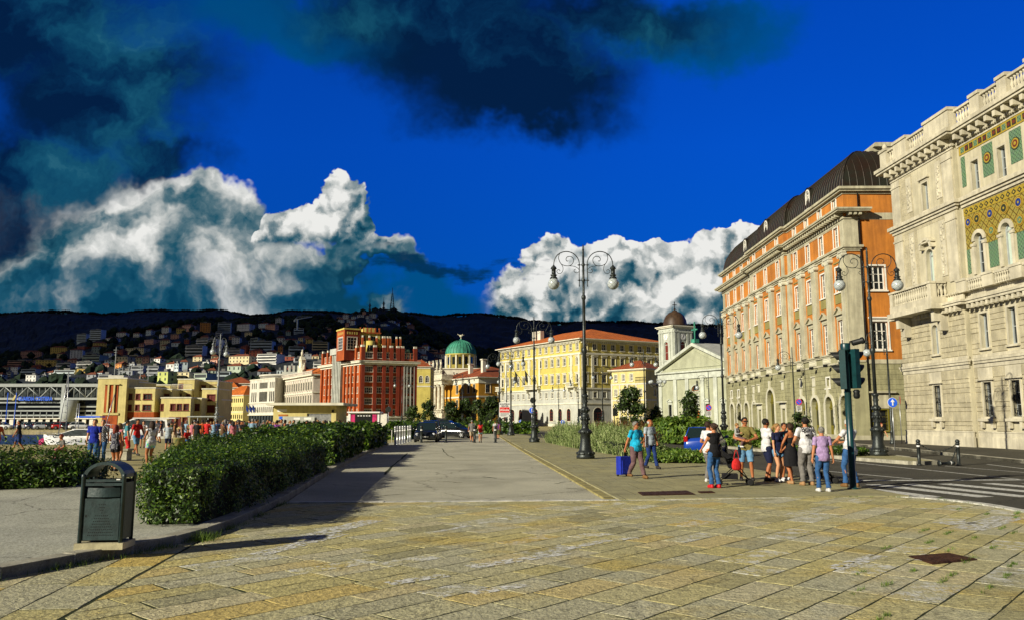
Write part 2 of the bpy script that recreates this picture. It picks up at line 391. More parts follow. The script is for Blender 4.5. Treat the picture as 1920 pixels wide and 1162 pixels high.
def window(root, fr, x, z, w, h, arch=False, cols=2, rows=3, depth=0.28, style='plain', fmat='white_frame', gmat='glass', tmat='white_frame', name='window', grille=False, fw=0.09, y=0.0):
    """window part (its glass) with frame, surround and grille as sub-parts"""
    key = (w, h, arch, cols, rows, depth, style, fmat, gmat, tmat, grille, fw, name)
    if key not in WCACHE:
        g = MB(); f = MB(); t = MB(); ir = MB(); r = w / 2; top = h - r if arch else h
        pts = [(-r, 0), (r, 0)] + (arc_pts(0, top, r) if arch else [(r, h), (-r, h)])
        g.poly([(p[0], depth - 0.01, p[1]) for p in pts])
        a, b = depth - 0.08, depth - 0.015
        f.box(-r, a, 0, -r + fw, b, top); f.box(r - fw, a, 0, r, b, top); f.box(-r + fw, a, 0, r - fw, b, fw)
        if arch: archband(f, 0, top, r - fw, r, a, b); f.box(-r + fw, a + .01, top - fw / 2, r - fw, b, top + fw / 2)
        else: f.box(-r + fw, a, h - fw, r - fw, b, h)
        mw = fw * 0.5
        for k in range(1, cols):
            xx = -r + w * k / cols; f.box(xx - mw * .8, a + .012, fw, xx + mw * .8, b, (top if arch else h) - fw)
        for k in range(1, rows):
            zz = (top if arch else h) * k / rows; f.box(-r + fw, a + .02, zz - mw / 2, r - fw, b + .003, zz + mw / 2)
        T = False
        if style != 'none' and style != 'bare':
            T = True; j = 0.13
            t.box(-r - j, -0.05, 0, -r, 0.02, top); t.box(r, -0.05, 0, r + j, 0.02, top)
            if arch: archband(t, 0, top, r, r + j, -0.05, 0.02)
            else: t.box(-r - j, -0.05, h, r + j, 0.02, h + j)
            t.box(-r - j - .06, -0.16, -0.12, r + j + .06, 0.02, -0.001)
            if style == 'ledge': t.box(-r - j - .12, -0.2, h + j + .12, r + j + .12, 0.02, h + j + .24); t.box(-r - j, -.07, h + j + .001, r + j, .02, h + j + .119)
            if style == 'ped':
                t.box(-r - j - .2, -0.28, h + j + .3, r + j + .2, 0.02, h + j + .4); t.box(-r - j, -.08, h + j + .001, r + j, .02, h + j + .299)
                W2 = r + j + .2
                t.xprism([(-W2, h + j + .401), (W2, h + j + .401), (0, h + j + .401 + W2 * .55)], -0.1, 0.02)
                for sg in (-1, 1):
                    t.xprism([(sg * W2, h + j + .402), (sg * W2, h + j + .5), (0, h + j + .5 + W2 * .55), (0, h + j + .402 + W2 * .55)][::sg], -0.28, -0.101)
            if style == 'seg':
                t.box(-r - j - .25, -0.35, h + j + .25, r + j + .25, 0.02, h + j + .35)
                archband(t, 0, h + j - .1, r + j + .0, r + j + .2, -0.35, 0.02)
        if grille:
            n = max(3, int(w / 0.13))
            for k in range(n + 1):
                xx = -r + .03 + (w - .06) * k / n; ir.tube([(xx, 0.05, 0), (xx, 0.05, h)], 0.016, 4)
            for zz in (0.1, 0.45, h * .45, h * .6, h - .45, h - .1): ir.tube([(-r, 0.045, zz), (r, 0.045, zz)], 0.016, 4)
            for sx in (-.5, 0, .5):
                ir.tube([(sx * r + .11 * math.cos(k * math.pi / 4), .04, h * .52 + .16 * math.sin(k * math.pi / 4)) for k in range(9)], .016, 4)
                ir.tube([(sx * r + .09 * math.cos(k * math.pi / 4), .04, .27 + .13 * math.sin(k * math.pi / 4)) for k in range(9)], .016, 4)
        WCACHE[key] = (g.mesh(name, gmat), f.mesh('frame', fmat) if style != 'bare' else None, t.mesh('surround', tmat) if T else None, ir.mesh('grille', 'iron') if grille else None)
    g, f, t, ir = WCACHE[key]
    o = link(name, g, root, fr.loc(x, y, z) - root.location, fr.rz)
    if f: link('frame', f, o)
    if t: link('surround', t, o)
    if ir: link('grille', ir, o)
    return o
class Frame:
    """facade frame: x runs to the viewer's right, y into the wall, z up"""
    def __init__(s, A, B):
        s.A = Vector((A[0], A[1], 0)); s.B = Vector((B[0], B[1], 0)); d = s.B - s.A
        s.L = d.length; s.u = d / s.L; s.rz = math.atan2(s.u.y, s.u.x); s.v = Vector((-s.u.y, s.u.x, 0))
    def loc(s, x, y, z): return s.A + s.u * x + s.v * y + Vector((0, 0, z))
    def put(s, root, name, mb, mats): return mb.build(name, mats, root, s.A - root.location, s.rz)
def puts(fr, root, name, mb, mats, centers):
    """put(), with one object per centre: each face goes to the nearest one along x"""
    out = [MB() for _ in centers]; seen = [dict() for _ in centers]
    # faces that share vertices stay together
    par = list(range(len(mb.v)))
    def find(i):
        while par[i] != i: par[i] = par[par[i]]; i = par[i]
        return i
    for f in mb.f:
        a = find(f[0])
        for i in f[1:]: par[find(i)] = a
    cen = {}
    for i, p in enumerate(mb.v): c = cen.setdefault(find(i), [0, 0]); c[0] += p[0]; c[1] += 1
    for k, f in enumerate(mb.f):
        c = cen[find(f[0])]; x = c[0] / c[1]; j = min(range(len(centers)), key=lambda q_: abs(centers[q_] - x)); o = out[j]; sn = seen[j]; nf = []
        for i in f:
            if i not in sn: sn[i] = len(o.v); o.v.append(mb.v[i])
            nf.append(sn[i])
        o.f.append(nf); o.mi.append(mb.mi[k]); o.sm.append(mb.sm[k])
    return [fr.put(root, name, o, mats) for o in out if o.f]
def rustic(mb, x0, x1, z0, z1, rows, blen, ops, d, ch, y=0.0, m=0, jit=0.25, gap=0.0):
    z = z0; i = 0; rnd = random.Random(int(x0 * 10 + z0 * 100))
    while z < z1 - 0.05:
        h = min(rows[i % len(rows)], z1 - z); segs = [(x0, x1)]
        for o in ops:
            l, r_ = o[0] - o[2] / 2 - o[5], o[0] + o[2] / 2 + o[5]
            if o[1] - .15 < z + h * .5 < o[1] + o[3] + o[5]:
                ns = []
                for a, b in segs:
                    if r_ <= a or l >= b: ns.append((a, b))
                    else:
                        if l > a + .08: ns.append((a, l))
                        if r_ < b - .08: ns.append((r_, b))
                segs = ns
        for a, b in segs:
            n = max(1, round((b - a) / blen)); off = (0.5 if i % 2 and n > 1 else 0)
            xs = [a] + [a + (b - a) * (k + off) / n + rnd.uniform(-jit, jit) * .2 * blen for k in range(0 if off else 1, n)] + [b]
            for p, q_ in zip(xs, xs[1:]):
                if q_ - p > .06: mb.boss(p + gap, q_ - gap, z + gap, z + h - gap, y, d * rnd.uniform(.7, 1.15), ch, m)
        z += h; i += 1
def dentils(mb, x0, x1, z0, z1, y0, y1, w, gap, m=0):
    n = max(1, int((x1 - x0) / (w + gap))); st = (x1 - x0) / n
    for k in range(n): mb.box(x0 + k * st + st * .25, y0, z0, x0 + k * st + st * .25 + w, y1, z1, m)
BAL = [(.5, 0), (.5, .1), (.28, .13), (.32, .2), (.6, .36), (.55, .46), (.25, .68), (.28, .8), (.5, .86), (.5, 1)]
def balusters(mb, x0, x1, z0, h, y, r=.09, step=.24, m=0, n=8):
    k = max(1, int((x1 - x0) / step)); st = (x1 - x0) / k
    for i in range(k): mb.lathe([(a * r * 2, b * h) for a, b in BAL], n, (x0 + st * (i + .5), y, z0), m)
def capital(mb, x, z, w, y, d, m=0, h=.65):
    mb.box(x - w * .62, y - d - .12, z + h * .78, x + w * .62, y, z + h, m)
    for sg in (-1, 1):
        c = x + sg * w * .55
        for rr, dd in ((h * .3, .14), (h * .17, .19)):
            pts = arc_pts(c, z + h * .42, rr, 12, 0, 330); mb.xprism(pts, y - d - dd, y - .02, m)
    mb.xprism([(x - w * .4, z + h * .1), (x + w * .4, z + h * .1), (x + w * .4, z + h * .77), (x - w * .4, z + h * .77)], y - d - .06, y - .01, m)
# ---------------------------------------------------------------- ground, paving, roads, water
def _asphalt(q, P, c, k=1.0):
    g = q.noise(P, 30, 4, 0.85); v = q.voro(P, 38, 'F1')
    a = q.rng(g, 0.36, 0.64, 0.45, 1.3, False); b = q.rng(v, 0.05, 0.5, 0.7, 1.15, False)
    big = q.rng(q.noise(P, 0.35, 5, 0.6, 0.6), 0.35, 0.65, 0.84, 1.06)
    cr = q.voro(q.vm('ADD', P, q.vm('SCALE', q.noise(P, 1.4, 4, 0.6, out=1), 0.7)), 0.16, 'DISTANCE_TO_EDGE')
    crack = q.rng(cr, 0.0, 0.006, 0.45, 1.0, False)
    stain = q.rng(q.noise(q.mapping(P, scale=(0.35, 1.6, 1)), 0.9, 4, 0.7), 0.62, 0.75, 1.0, 0.72)
    m = q.m('MULTIPLY', q.m('MULTIPLY', a, b), q.m('MULTIPLY', big, q.m('MULTIPLY', crack, stain)))
    return q.vm('SCALE', c, m)
mk('light_asphalt', (0.50, 0.48, 0.36), 0.9, 0.12, 0.6, 0.5, 60, extra=_asphalt)
mk('path_asphalt', (0.46, 0.46, 0.37), 0.9, 0.12, 0.6, 0.5, 60, extra=_asphalt)
mk('dark_asphalt', (0.075, 0.07, 0.05), 0.9, 0.25, 0.4, 0.5, 60, extra=_asphalt)
mk('kerb_stone', (0.42, 0.40, 0.31), 0.85, 0.45, 2.2, 0.5, 18, fine=0.3)
mk('border_stone', (0.62, 0.61, 0.54), 0.85, 0.45, 3, 0.5, 18, fine=0.3)
mk('joint_soil', (0.035, 0.035, 0.012), 1, 0.6, 5, 0.6, 30, col2=(0.02, 0.035, 0.006))
def _paint(q, P, c):
    n = q.noise(P, 9, 7, 0.75)
    return q.mix(q.rng(n, 0.5, 0.6), (0.6, 0.6, 0.55), (0.2, 0.2, 0.17))
mk('road_paint', (0.6, 0.6, 0.55), 0.8, 0, bump=0.2, extra=_paint)
def _slab(q, P, c):
    g = q.new('ShaderNodeNewGeometry'); rnd = g.outputs['Random Per Island']
    base = q.ramp(rnd, [(0.0, (0.38, 0.355, 0.19)), (0.2, (0.45, 0.405, 0.19)), (0.4, (0.40, 0.385, 0.25)), (0.58, (0.48, 0.42, 0.17)), (0.74, (0.30, 0.28, 0.15)), (0.85, (0.45, 0.43, 0.29)), (1, (0.50, 0.38, 0.11))])
    och = q.rng(q.noise(P, 0.55, 5, 0.6), 0.5, 0.68)
    base = q.mix(q.m('MULTIPLY', och, 0.5), base, (0.50, 0.36, 0.06))
    n = q.noise(q.vm('ADD', P, q.vm('SCALE', g.outputs['Position'], 0.0)), 9, 7, 0.72)
    m1 = q.rng(n, 0.32, 0.68, 0.55, 1.22, False)
    pit = q.rng(q.noise(P, 34, 4, 0.75), 0.36, 0.5, 0.35, 1.0)
    pit = q.m('MULTIPLY', pit, q.rng(q.voro(q.vm('ADD', P, q.vm('SCALE', q.noise(P, 3, 4, 0.6, out=1), 0.5)), 0.9, 'DISTANCE_TO_EDGE'), 0.0, 0.012, 0.55, 1.0, False))
    base = q.vm('SCALE', base, q.m('MULTIPLY', q.m('MULTIPLY', m1, pit), 1.3))
    r2 = q.m('FRACT', q.m('MULTIPLY', rnd, 37.3))
    wp = q.m('MULTIPLY', q.rng(r2, 0.90, 0.91), q.rng(q.noise(P, 3.2, 8, 0.9), 0.5, 0.56))
    return q.mix(wp, base, (0.62, 0.62, 0.55))
mk('slab_stone', (0.3, 0.27, 0.12), 0.85, 0, bump=1.0, bscale=16, extra=_slab)
def _quay(q, P, c):
    mp = q.mapping(P, rot=(0, 0, R(8))); br = q.new('ShaderNodeTexBrick', offset=0.5)
    q.put(br, 0, mp); q.put(br, 1, (0.42, 0.38, 0.17)); q.put(br, 2, (0.48, 0.40, 0.16)); q.put(br, 3, (0.06, 0.06, 0.03))
    br.inputs['Scale'].default_value = 1; br.inputs['Mortar Size'].default_value = 0.02; br.inputs['Brick Width'].default_value = 1.3; br.inputs['Row Height'].default_value = 0.55
    n = q.rng(q.noise(P, 1.3, 6, 0.7), 0.3, 0.7, 0.7, 1.15, False); n2 = q.rng(q.noise(P, 14, 4, 0.7), 0.3, 0.7, 0.75, 1.1, False)
    return q.vm('SCALE', br.outputs[0], q.m('MULTIPLY', n, n2))
mk('quay_stone', (0.36, 0.33, 0.15), 0.9, 0, bump=0.3, extra=_quay)
def _pave(q, P, c):
    br = q.new('ShaderNodeTexBrick', offset=0.5); q.put(br, 0, q.mapping(P, rot=(0, 0, R(-3.3)))); q.put(br, 1, (0.40, 0.365, 0.18)); q.put(br, 2, (0.34, 0.32, 0.18)); q.put(br, 3, (0.10, 0.09, 0.035))
    br.inputs['Scale'].default_value = 1; br.inputs['Mortar Size'].default_value = 0.008; br.inputs['Brick Width'].default_value = 0.9; br.inputs['Row Height'].default_value = 1.6
    n = q.rng(q.noise(P, 1.1, 6, 0.7), 0.3, 0.7, 0.65, 1.15, False); n2 = q.rng(q.noise(P, 22, 4, 0.7), 0.3, 0.7, 0.7, 1.12, False)
    return q.vm('SCALE', br.outputs[0], q.m('MULTIPLY', n, n2))
mk('pavement_stone', (0.33, 0.30, 0.15), 0.9, 0, bump=0.3, extra=_pave)
mk('quay_wall', (0.42, 0.36, 0.2), 0.9, 0.5, 1, 0.5, 6, streak=0.3)
mk('rust', (0.07, 0.03, 0.015), 0.7, 0.5, 8, 0.6, 40, metal=0.4)

def pl(name, pts, z, mats, h=None):
    mb = MB()
    if h: mb.prism(pts, h, z)
    else: mb.poly([(p[0], p[1], z) for p in pts])
    return struct(name, mb, mats)
# ground sheet with the harbour basin left open
g = MB(); Zg = -0.03
for pts in ([(-6000, -300), (6000, -300), (6000, 60), (-6000, 60)], [(-31, 60), (6000, 60), (6000, 6000), (-53, 6000), (-53, 141)],
            [(-6000, 141), (-53, 141), (-53, 6000), (-6000, 6000)]):
    g.poly([(p[0], p[1], Zg) for p in pts])
struct('ground', g, ['quay_stone'])
w = MB()
for a, b in (((-6000, 60), (-31, 60)), ((-31, 60), (-53, 141)), ((-53, 141), (-6000, 141))):
    w.poly([(*a, -1.5), (*b, -1.5), (*b, Zg), (*a, Zg)])
o = w.build('quay_wall', ['quay_wall']); tag(o, 'low sunlit stone quay wall round the harbour basin', 'quay wall')
wm = bpy.data.materials.new('sea_water'); wm.use_nodes = True
q = NT(wm.node_tree); b = wm.node_tree.nodes['Principled BSDF']
b.inputs['Base Color'].default_value = (0.002, 0.03, 0.13, 1); b.inputs['Roughness'].default_value = 0.3
bn = q.new('ShaderNodeBump'); bn.inputs['Strength'].default_value = 0.7; bn.inputs['Distance'].default_value = 0.25
q.l.new(q.noise(q.mapping(q.new('ShaderNodeTexCoord').outputs['Object'], scale=(1, 2.2, 1)), 0.9, 5, 0.6), bn.inputs['Height']); q.l.new(bn.outputs[0], b.inputs['Normal'])
MAT['sea_water'] = wm
pl('water', [(-3000, 59), (-30, 59), (-50, 142), (-3000, 142)], -0.75, ['sea_water'])

# light promenade road, lamp pavement, dark street
pl('promenade_road', [(-4.9, 17.75), (2.45, 18.3), (1.45, 36.0), (0.2, 60), (-1.7, 100), (-2.2, 116), (-9, 116), (-9.6, 60), (-7.7, 43), (-6.2, 28), (-5.2, 20)], 0.0, ['light_asphalt'])
pl('street', [(8.0, 15), (45, -5), (60, 40), (60, 67), (29, 70), (29, 120), (-3, 130), (-1, 70), (3.6, 64), (5.5, 34), (9.3, 28), (9.3, 19.2)], -0.012, ['dark_asphalt'])
pl('lamp_pavement', [(2.4, 18.3), (7.9, 19.15), (9.3, 19.15), (9.2, 24), (8.7, 29.5), (8.0, 33.5), (7.0, 46), (4.2, 66), (1.0, 100), (-1.7, 100), (0.2, 60), (1.45, 36.0)], 0.03, ['pavement_stone'], -0.1)
kb = MB()
def strip(mb, pts, w, z0, z1, m=0, seg=1.0, seed=1):
    """row of kerb stones along a line"""
    rnd = random.Random(seed)
    for a, b in zip(pts, pts[1:]):
        a = Vector((*a, 0)); b = Vector((*b, 0)); d = b - a; L = d.length; d /= L; n = Vector((-d.y, d.x, 0)); k = max(1, round(L / seg))
        for i in range(k):
            p = a + d * (L * i / k + .006); q_ = a + d * (L * (i + 1) / k - .006); j = rnd.uniform(-.006, .006)
            mb.prism([(p.x, p.y), (q_.x, q_.y), (q_.x + n.x * w, q_.y + n.y * w), (p.x + n.x * w, p.y + n.y * w)], z0, z1 + j, m)
strip(kb, [(2.3, 18.45), (1.33, 36), (0.08, 60), (-1.8, 100)], 0.22, -.1, .045, seed=4)
mk('yellow_kerb', (0.36, 0.31, 0.12), 0.85, 0.5, 2.2, 0.4, 18, fine=0.3)
struct('pavement_kerb', kb, ['yellow_kerb'])
EDGE = [(-4.9, 17.72), (2.45, 18.28), (7.9, 19.16), (8.9, 19.2), (9.5, 18.85), (9.85, 18.1), (10.0, 17.2), (9.97, 15.9), (9.6, 13.5), (8.6, 10.0)]
bs = MB(); strip(bs, EDGE, 0.24, -.1, .012, 0, 1.1, 2); struct('border_strip', bs, ['border_stone'])
# palace side pavement, traffic island
PK = [(20.0, 24), (21.2, 33.6), (22.75, 46.6), (23.7, 54), (24.3, 60), (24.6, 112)]
pl('palace_pavement', PK + [(60, 112), (60, 66), (60, 20), (26, 20)], 0.13, ['dark_asphalt'], -0.1)
k2 = MB(); strip(k2, PK, -0.3, -.1, .14, 0, 1.0, 5); struct('palace_kerb', k2, ['kerb_stone'])
ISL = [(16.2, 32.9), (17.3, 33.2), (18.1, 38), (18.2, 62), (17.6, 100), (10.2, 100), (12.0, 67), (14.4, 45), (15.3, 37)]
pl('traffic_island', ISL, 0.12, ['pavement_stone'], -0.1)
k3 = MB(); strip(k3, ISL + ISL[:1], -0.2, -.1, .13, 0, 1.0, 6); struct('island_kerb', k3, ['kerb_stone'])
# road markings
mkb = MB()
def qpx(pts, z=-.008): mkb.poly([tuple(gnd(*p, z)) for p in pts])
def cx_(x, y): return 1560 + x / 5.333, 780 + y / 5.333
def line(a, b, w):
    A = gnd(*a); B = gnd(*b); d = (B - A); d.normalize(); n = Vector((-d.y, d.x, 0)) * w / 2
    mkb.poly([tuple(p + Vector((0, 0, -.008))) for p in (A - n, B - n, B + n, A + n)])
line(cx_(-600, 375), cx_(2100, 648), .13); line(cx_(-300, 520), cx_(800, 620), .13); line(cx_(240, 636), cx_(2300, 628), .32)
line(cx_(1100, 490), cx_(2100, 570), .1); line(cx_(1550, 475), cx_(2100, 540), .12); line(cx_(-1300, 640), cx_(-500, 700), .13)
for a, b in (((300, 712), (1010, 800)), ((400, 674), (1540, 800)), ((760, 672), (1960, 800)), ((1120, 668), (2100, 760)), ((1560, 664), (2200, 722)), ((1960, 664), (2400, 702))):
    line(cx_(*a), cx_(*b), .5)
struct('road_marking', mkb, ['road_paint'])

# cracks and tyre marks in the promenade, worn paint on the slabs
ck = MB(); rnd = random.Random(2)
def crack(pts, w, z=.004):
    P_ = [gnd(*p) for p in pts]; Q_ = []
    for a, b in zip(P_, P_[1:]):
        for k in range(6): Q_.append(a.lerp(b, k / 6) + Vector((rnd.gauss(0, .03), rnd.gauss(0, .05), 0)))
    Q_.append(P_[-1])
    for a, b in zip(Q_, Q_[1:]):
        d = (b - a).normalized(); n = Vector((-d.y, d.x, 0)) * w * rnd.uniform(.5, 1.3); ck.poly([(a.x - n.x, a.y - n.y, z), (b.x - n.x, b.y - n.y, z), (b.x + n.x, b.y + n.y, z), (a.x + n.x, a.y + n.y, z)])
for pts, w in (([(718, 889), (745, 866), (764, 849)], .05), ([(772, 901), (820, 901), (866, 904)], .03), ([(830, 840), (838, 852), (852, 858)], .03), ([(880, 870), (905, 872)], .02), ([(1060, 914), (1100, 917)], .03), ([(905, 893), (930, 896)], .05), ([(700, 930), (760, 925)], .03), ([(960, 880), (1010, 888), (1060, 884)], .02), ([(1080, 900), (1040, 906)], .02)): crack(pts, w)
struct('road_crack', ck, ['joint_soil'])
def _worn(name, col, lo, hi):
    mk(name, col, .85, .2, 6, .2); q = NT(MAT[name].node_tree); o_ = [n for n in q.n if n.type == 'OUTPUT_MATERIAL'][0]; sh = o_.inputs[0].links[0].from_socket; P = q.new('ShaderNodeTexCoord').outputs['Object']
    x_ = q.new('ShaderNodeMixShader'); t_ = q.new('ShaderNodeBsdfTransparent'); q.put(x_, 0, q.rng(q.noise(P, 9, 8, .8), lo, hi)); q.l.new(sh, x_.inputs[1]); q.l.new(t_.outputs[0], x_.inputs[2]); q.l.new(x_.outputs[0], o_.inputs[0])
_worn('worn_paint', (.72, .72, .66), .47, .53)
wp_ = MB()
for a, b, w in (((1036, 1033), (1142, 1012), .09), ((880, 1063), (1060, 1036), .12), ((1154, 1011), (1196, 1008), .1), ((1562, 1066), (1648, 1041), .12), ((1764, 981), (1818, 978), .2), ((1812, 992), (1896, 968), .25), ((885, 1112), (985, 1096), .09), ((728, 1094), (836, 1078), .1), ((1700, 1048), (1738, 1051), .04), ((1720, 953), (1768, 953), .05), ((800, 1000), (880, 985), .06), ((560, 1010), (700, 975), .2), ((480, 1040), (640, 1000), .15)):
    A = gnd(*a); B = gnd(*b); d = (B - A).normalized(); n = Vector((-d.y, d.x, 0)) * w; wp_.poly([(A.x - n.x, A.y - n.y, .006), (B.x - n.x, B.y - n.y, .006), (B.x + n.x, B.y + n.y, .006), (A.x + n.x, A.y + n.y, .006)])
struct('worn_paint', wp_, ['worn_paint'])
# stone slabs of the forecourt
def clip(poly, a, b):
    out = []; n = len(poly)
    def side(p): return (b[0] - a[0]) * (p[1] - a[1]) - (b[1] - a[1]) * (p[0] - a[0])
    for i in range(n):
        p, q_ = poly[i], poly[(i + 1) % n]; sp, sq = side(p), side(q_)
        if sp >= 0: out.append(p)
        if sp * sq < 0: t_ = sp / (sp - sq); out.append((p[0] + (q_[0] - p[0]) * t_, p[1] + (q_[1] - p[1]) * t_))
    return out
sl = MB(); rnd = random.Random(11); TUFTS = []
def slabs(az, hull, wr, lr, seed):
    rnd = random.Random(seed)
    e = (math.sin(R(az)), math.cos(R(az))); nn = (e[1], -e[0])
    U = [p[0] * e[0] + p[1] * e[1] for p in hull]; V = [p[0] * nn[0] + p[1] * nn[1] for p in hull]
    v = min(V)
    while v < max(V):
        w = rnd.uniform(*wr); u = min(U) - rnd.uniform(0, 1)
        while u < max(U):
            l = rnd.uniform(*lr); a, b_, c, d = u, u + l, v, v + w
            sk = rnd.uniform(-.03, .03)
            poly = [(a, c), (b_, c), (b_ + sk, d), (a + sk * .5, d)]
            poly = [(p[0] * e[0] + p[1] * nn[0], p[0] * e[1] + p[1] * nn[1]) for p in poly][::-1]
            for i in range(len(hull)):
                poly = clip(poly, hull[i], hull[(i + 1) % len(hull)])
                if len(poly) < 3: break
            if len(poly) >= 3:
                A = abs(sum(poly[i][0] * poly[(i + 1) % len(poly)][1] - poly[(i + 1) % len(poly)][0] * poly[i][1] for i in range(len(poly)))) / 2
                if A > .03:
                    cx = sum(p[0] for p in poly) / len(poly); cy = sum(p[1] for p in poly) / len(poly); pts = []
                    for i in range(len(poly)):
                        p, q_ = poly[i], poly[(i + 1) % len(poly)]; L = math.hypot(q_[0] - p[0], q_[1] - p[1]); k = max(1, int(L / .16)) if cy < 14 else 1
                        for j in range(k):
                            t_ = j / k; x = p[0] + (q_[0] - p[0]) * t_; y = p[1] + (q_[1] - p[1]) * t_
                            g_ = rnd.uniform(.008, .021); dx, dy = cx - x, cy - y; m_ = math.hypot(dx, dy) or 1
                            pts.append((x + dx / m_ * g_, y + dy / m_ * g_))
                    tl = rnd.uniform(-.0012, .0012), rnd.uniform(-.0012, .0012); z0 = 0.0; n = len(pts)
                    top = []; mid = []
                    for x, y in pts:
                        z = z0 + (x - cx) * tl[0] + (y - cy) * tl[1]; dx, dy = cx - x, cy - y; m_ = math.hypot(dx, dy) or 1
                        mid.append((x, y, z - rnd.uniform(.001, .002))); top.append((x + dx / m_ * .005, y + dy / m_ * .005, z - .0005))
                    lo = [(x, y, -.05) for x, y in pts]
                    sl.add(lo + mid + top, [tuple(range(2 * n, 3 * n))] + [(r_ + i, r_ + (i + 1) % n, r_ + n + (i + 1) % n, r_ + n + i) for r_ in (0, n) for i in range(n)])
                    if rnd.random() < .22: TUFTS.append(poly[0] + (az,))
            u += l
        v += w
HULL1 = [(-3.9, 6.0), (8.0, 6.0), (9.6, 13.5), (9.95, 15.9), (9.97, 17.2), (9.8, 18.05), (9.45, 18.8), (8.9, 19.14), (7.9, 19.1), (-4.9, 17.66), (-4.75, 13.2)]
slabs(41.5, HULL1, (.37, .52), (.62, 1.35), 5)
slabs(-7.5, [(-8, 6.0), (-3.93, 6.0), (-4.78, 13.2), (-8, 13.2)], (.5, .7), (.8, 1.5), 8)
struct('stone_paving', sl, ['slab_stone'])
pl('paving_bed', [(-9, 4), (9, 4), (10.0, 14), (9.9, 17.8), (9.0, 19.1), (7.9, 19.1), (-4.9, 17.7), (-9, 14)], -.006, ['joint_soil'])

# raised path with its curved kerb
KC = [(-7.6, 6.2), (-6.6, 7.9), (-5.8, 9.39), (-5.45, 10.3), (-5.1, 11.1), (-4.85, 11.9), (-4.74, 12.8), (-4.72, 14.0), (-4.82, 15.6), (-4.98, 17.7), (-5.3, 20.5), (-5.75, 24), (-6.2, 28), (-7.0, 36), (-7.7, 43), (-8.5, 54), (-8.9, 58.5)]
pl('path', KC + [(-12, 58.5), (-11, 40), (-10.5, 30), (-10.2, 23), (-11.0, 21.2), (-13.5, 18.8), (-30, 15), (-30, 5)], 0.12, ['path_asphalt'], -.1)
k4 = MB(); strip(k4, KC, 0.24, -.1, .135, 0, .9, 9); struct('path_kerb', k4, ['kerb_stone'])
def cover(name, label, cat, pxs, fr_=.05, group=None):
    P4 = [gnd(*p) for p in pxs]; c = sum(P4, Vector()) / 4; c.z = 0
    t_ = thing(name, label, cat, c, 0, group)
    a = MB(); pts = [(p.x - c.x, p.y - c.y) for p in P4]; a.prism(pts, -.02, .012); a.build('rim', ['rust'], t_)
    a = MB()
    def L(p, q_, s_): return (p[0] + (q_[0] - p[0]) * s_, p[1] + (q_[1] - p[1]) * s_)
    for k in range(9):
        s0, s1 = (k + .25) / 9, (k + .75) / 9
        a.prism([L(L(pts[0], pts[1], s0), L(pts[3], pts[2], s0), fr_ + .02), L(L(pts[0], pts[1], s1), L(pts[3], pts[2], s1), fr_ + .02), L(L(pts[0], pts[1], s1), L(pts[3], pts[2], s1), .95), L(L(pts[0], pts[1], s0), L(pts[3], pts[2], s0), .95)], .0125, .02)
    a.build('grate', ['rust'], t_); return t_
def rr(x, y): return 1300 + x / 3.097, 920 + y / 3.097
cover('drain_cover', 'rusty square iron cover set diagonally in the stone paving', 'drain cover', [rr(1250, 380), rr(1480, 362), rr(1650, 400), rr(1390, 426)])
c_ = cover('drain_cover', 'long dark drain grate behind the pale border strip', 'drain cover', [(1196, 925), (1288, 922), (1304, 929), (1205, 931)]); c_.location.z = .035
c_ = cover('drain_cover', 'small dark drain slot beside the long grate', 'drain cover', [(1308, 924), (1334, 923), (1341, 926), (1314, 926.5)]); c_.location.z = .035
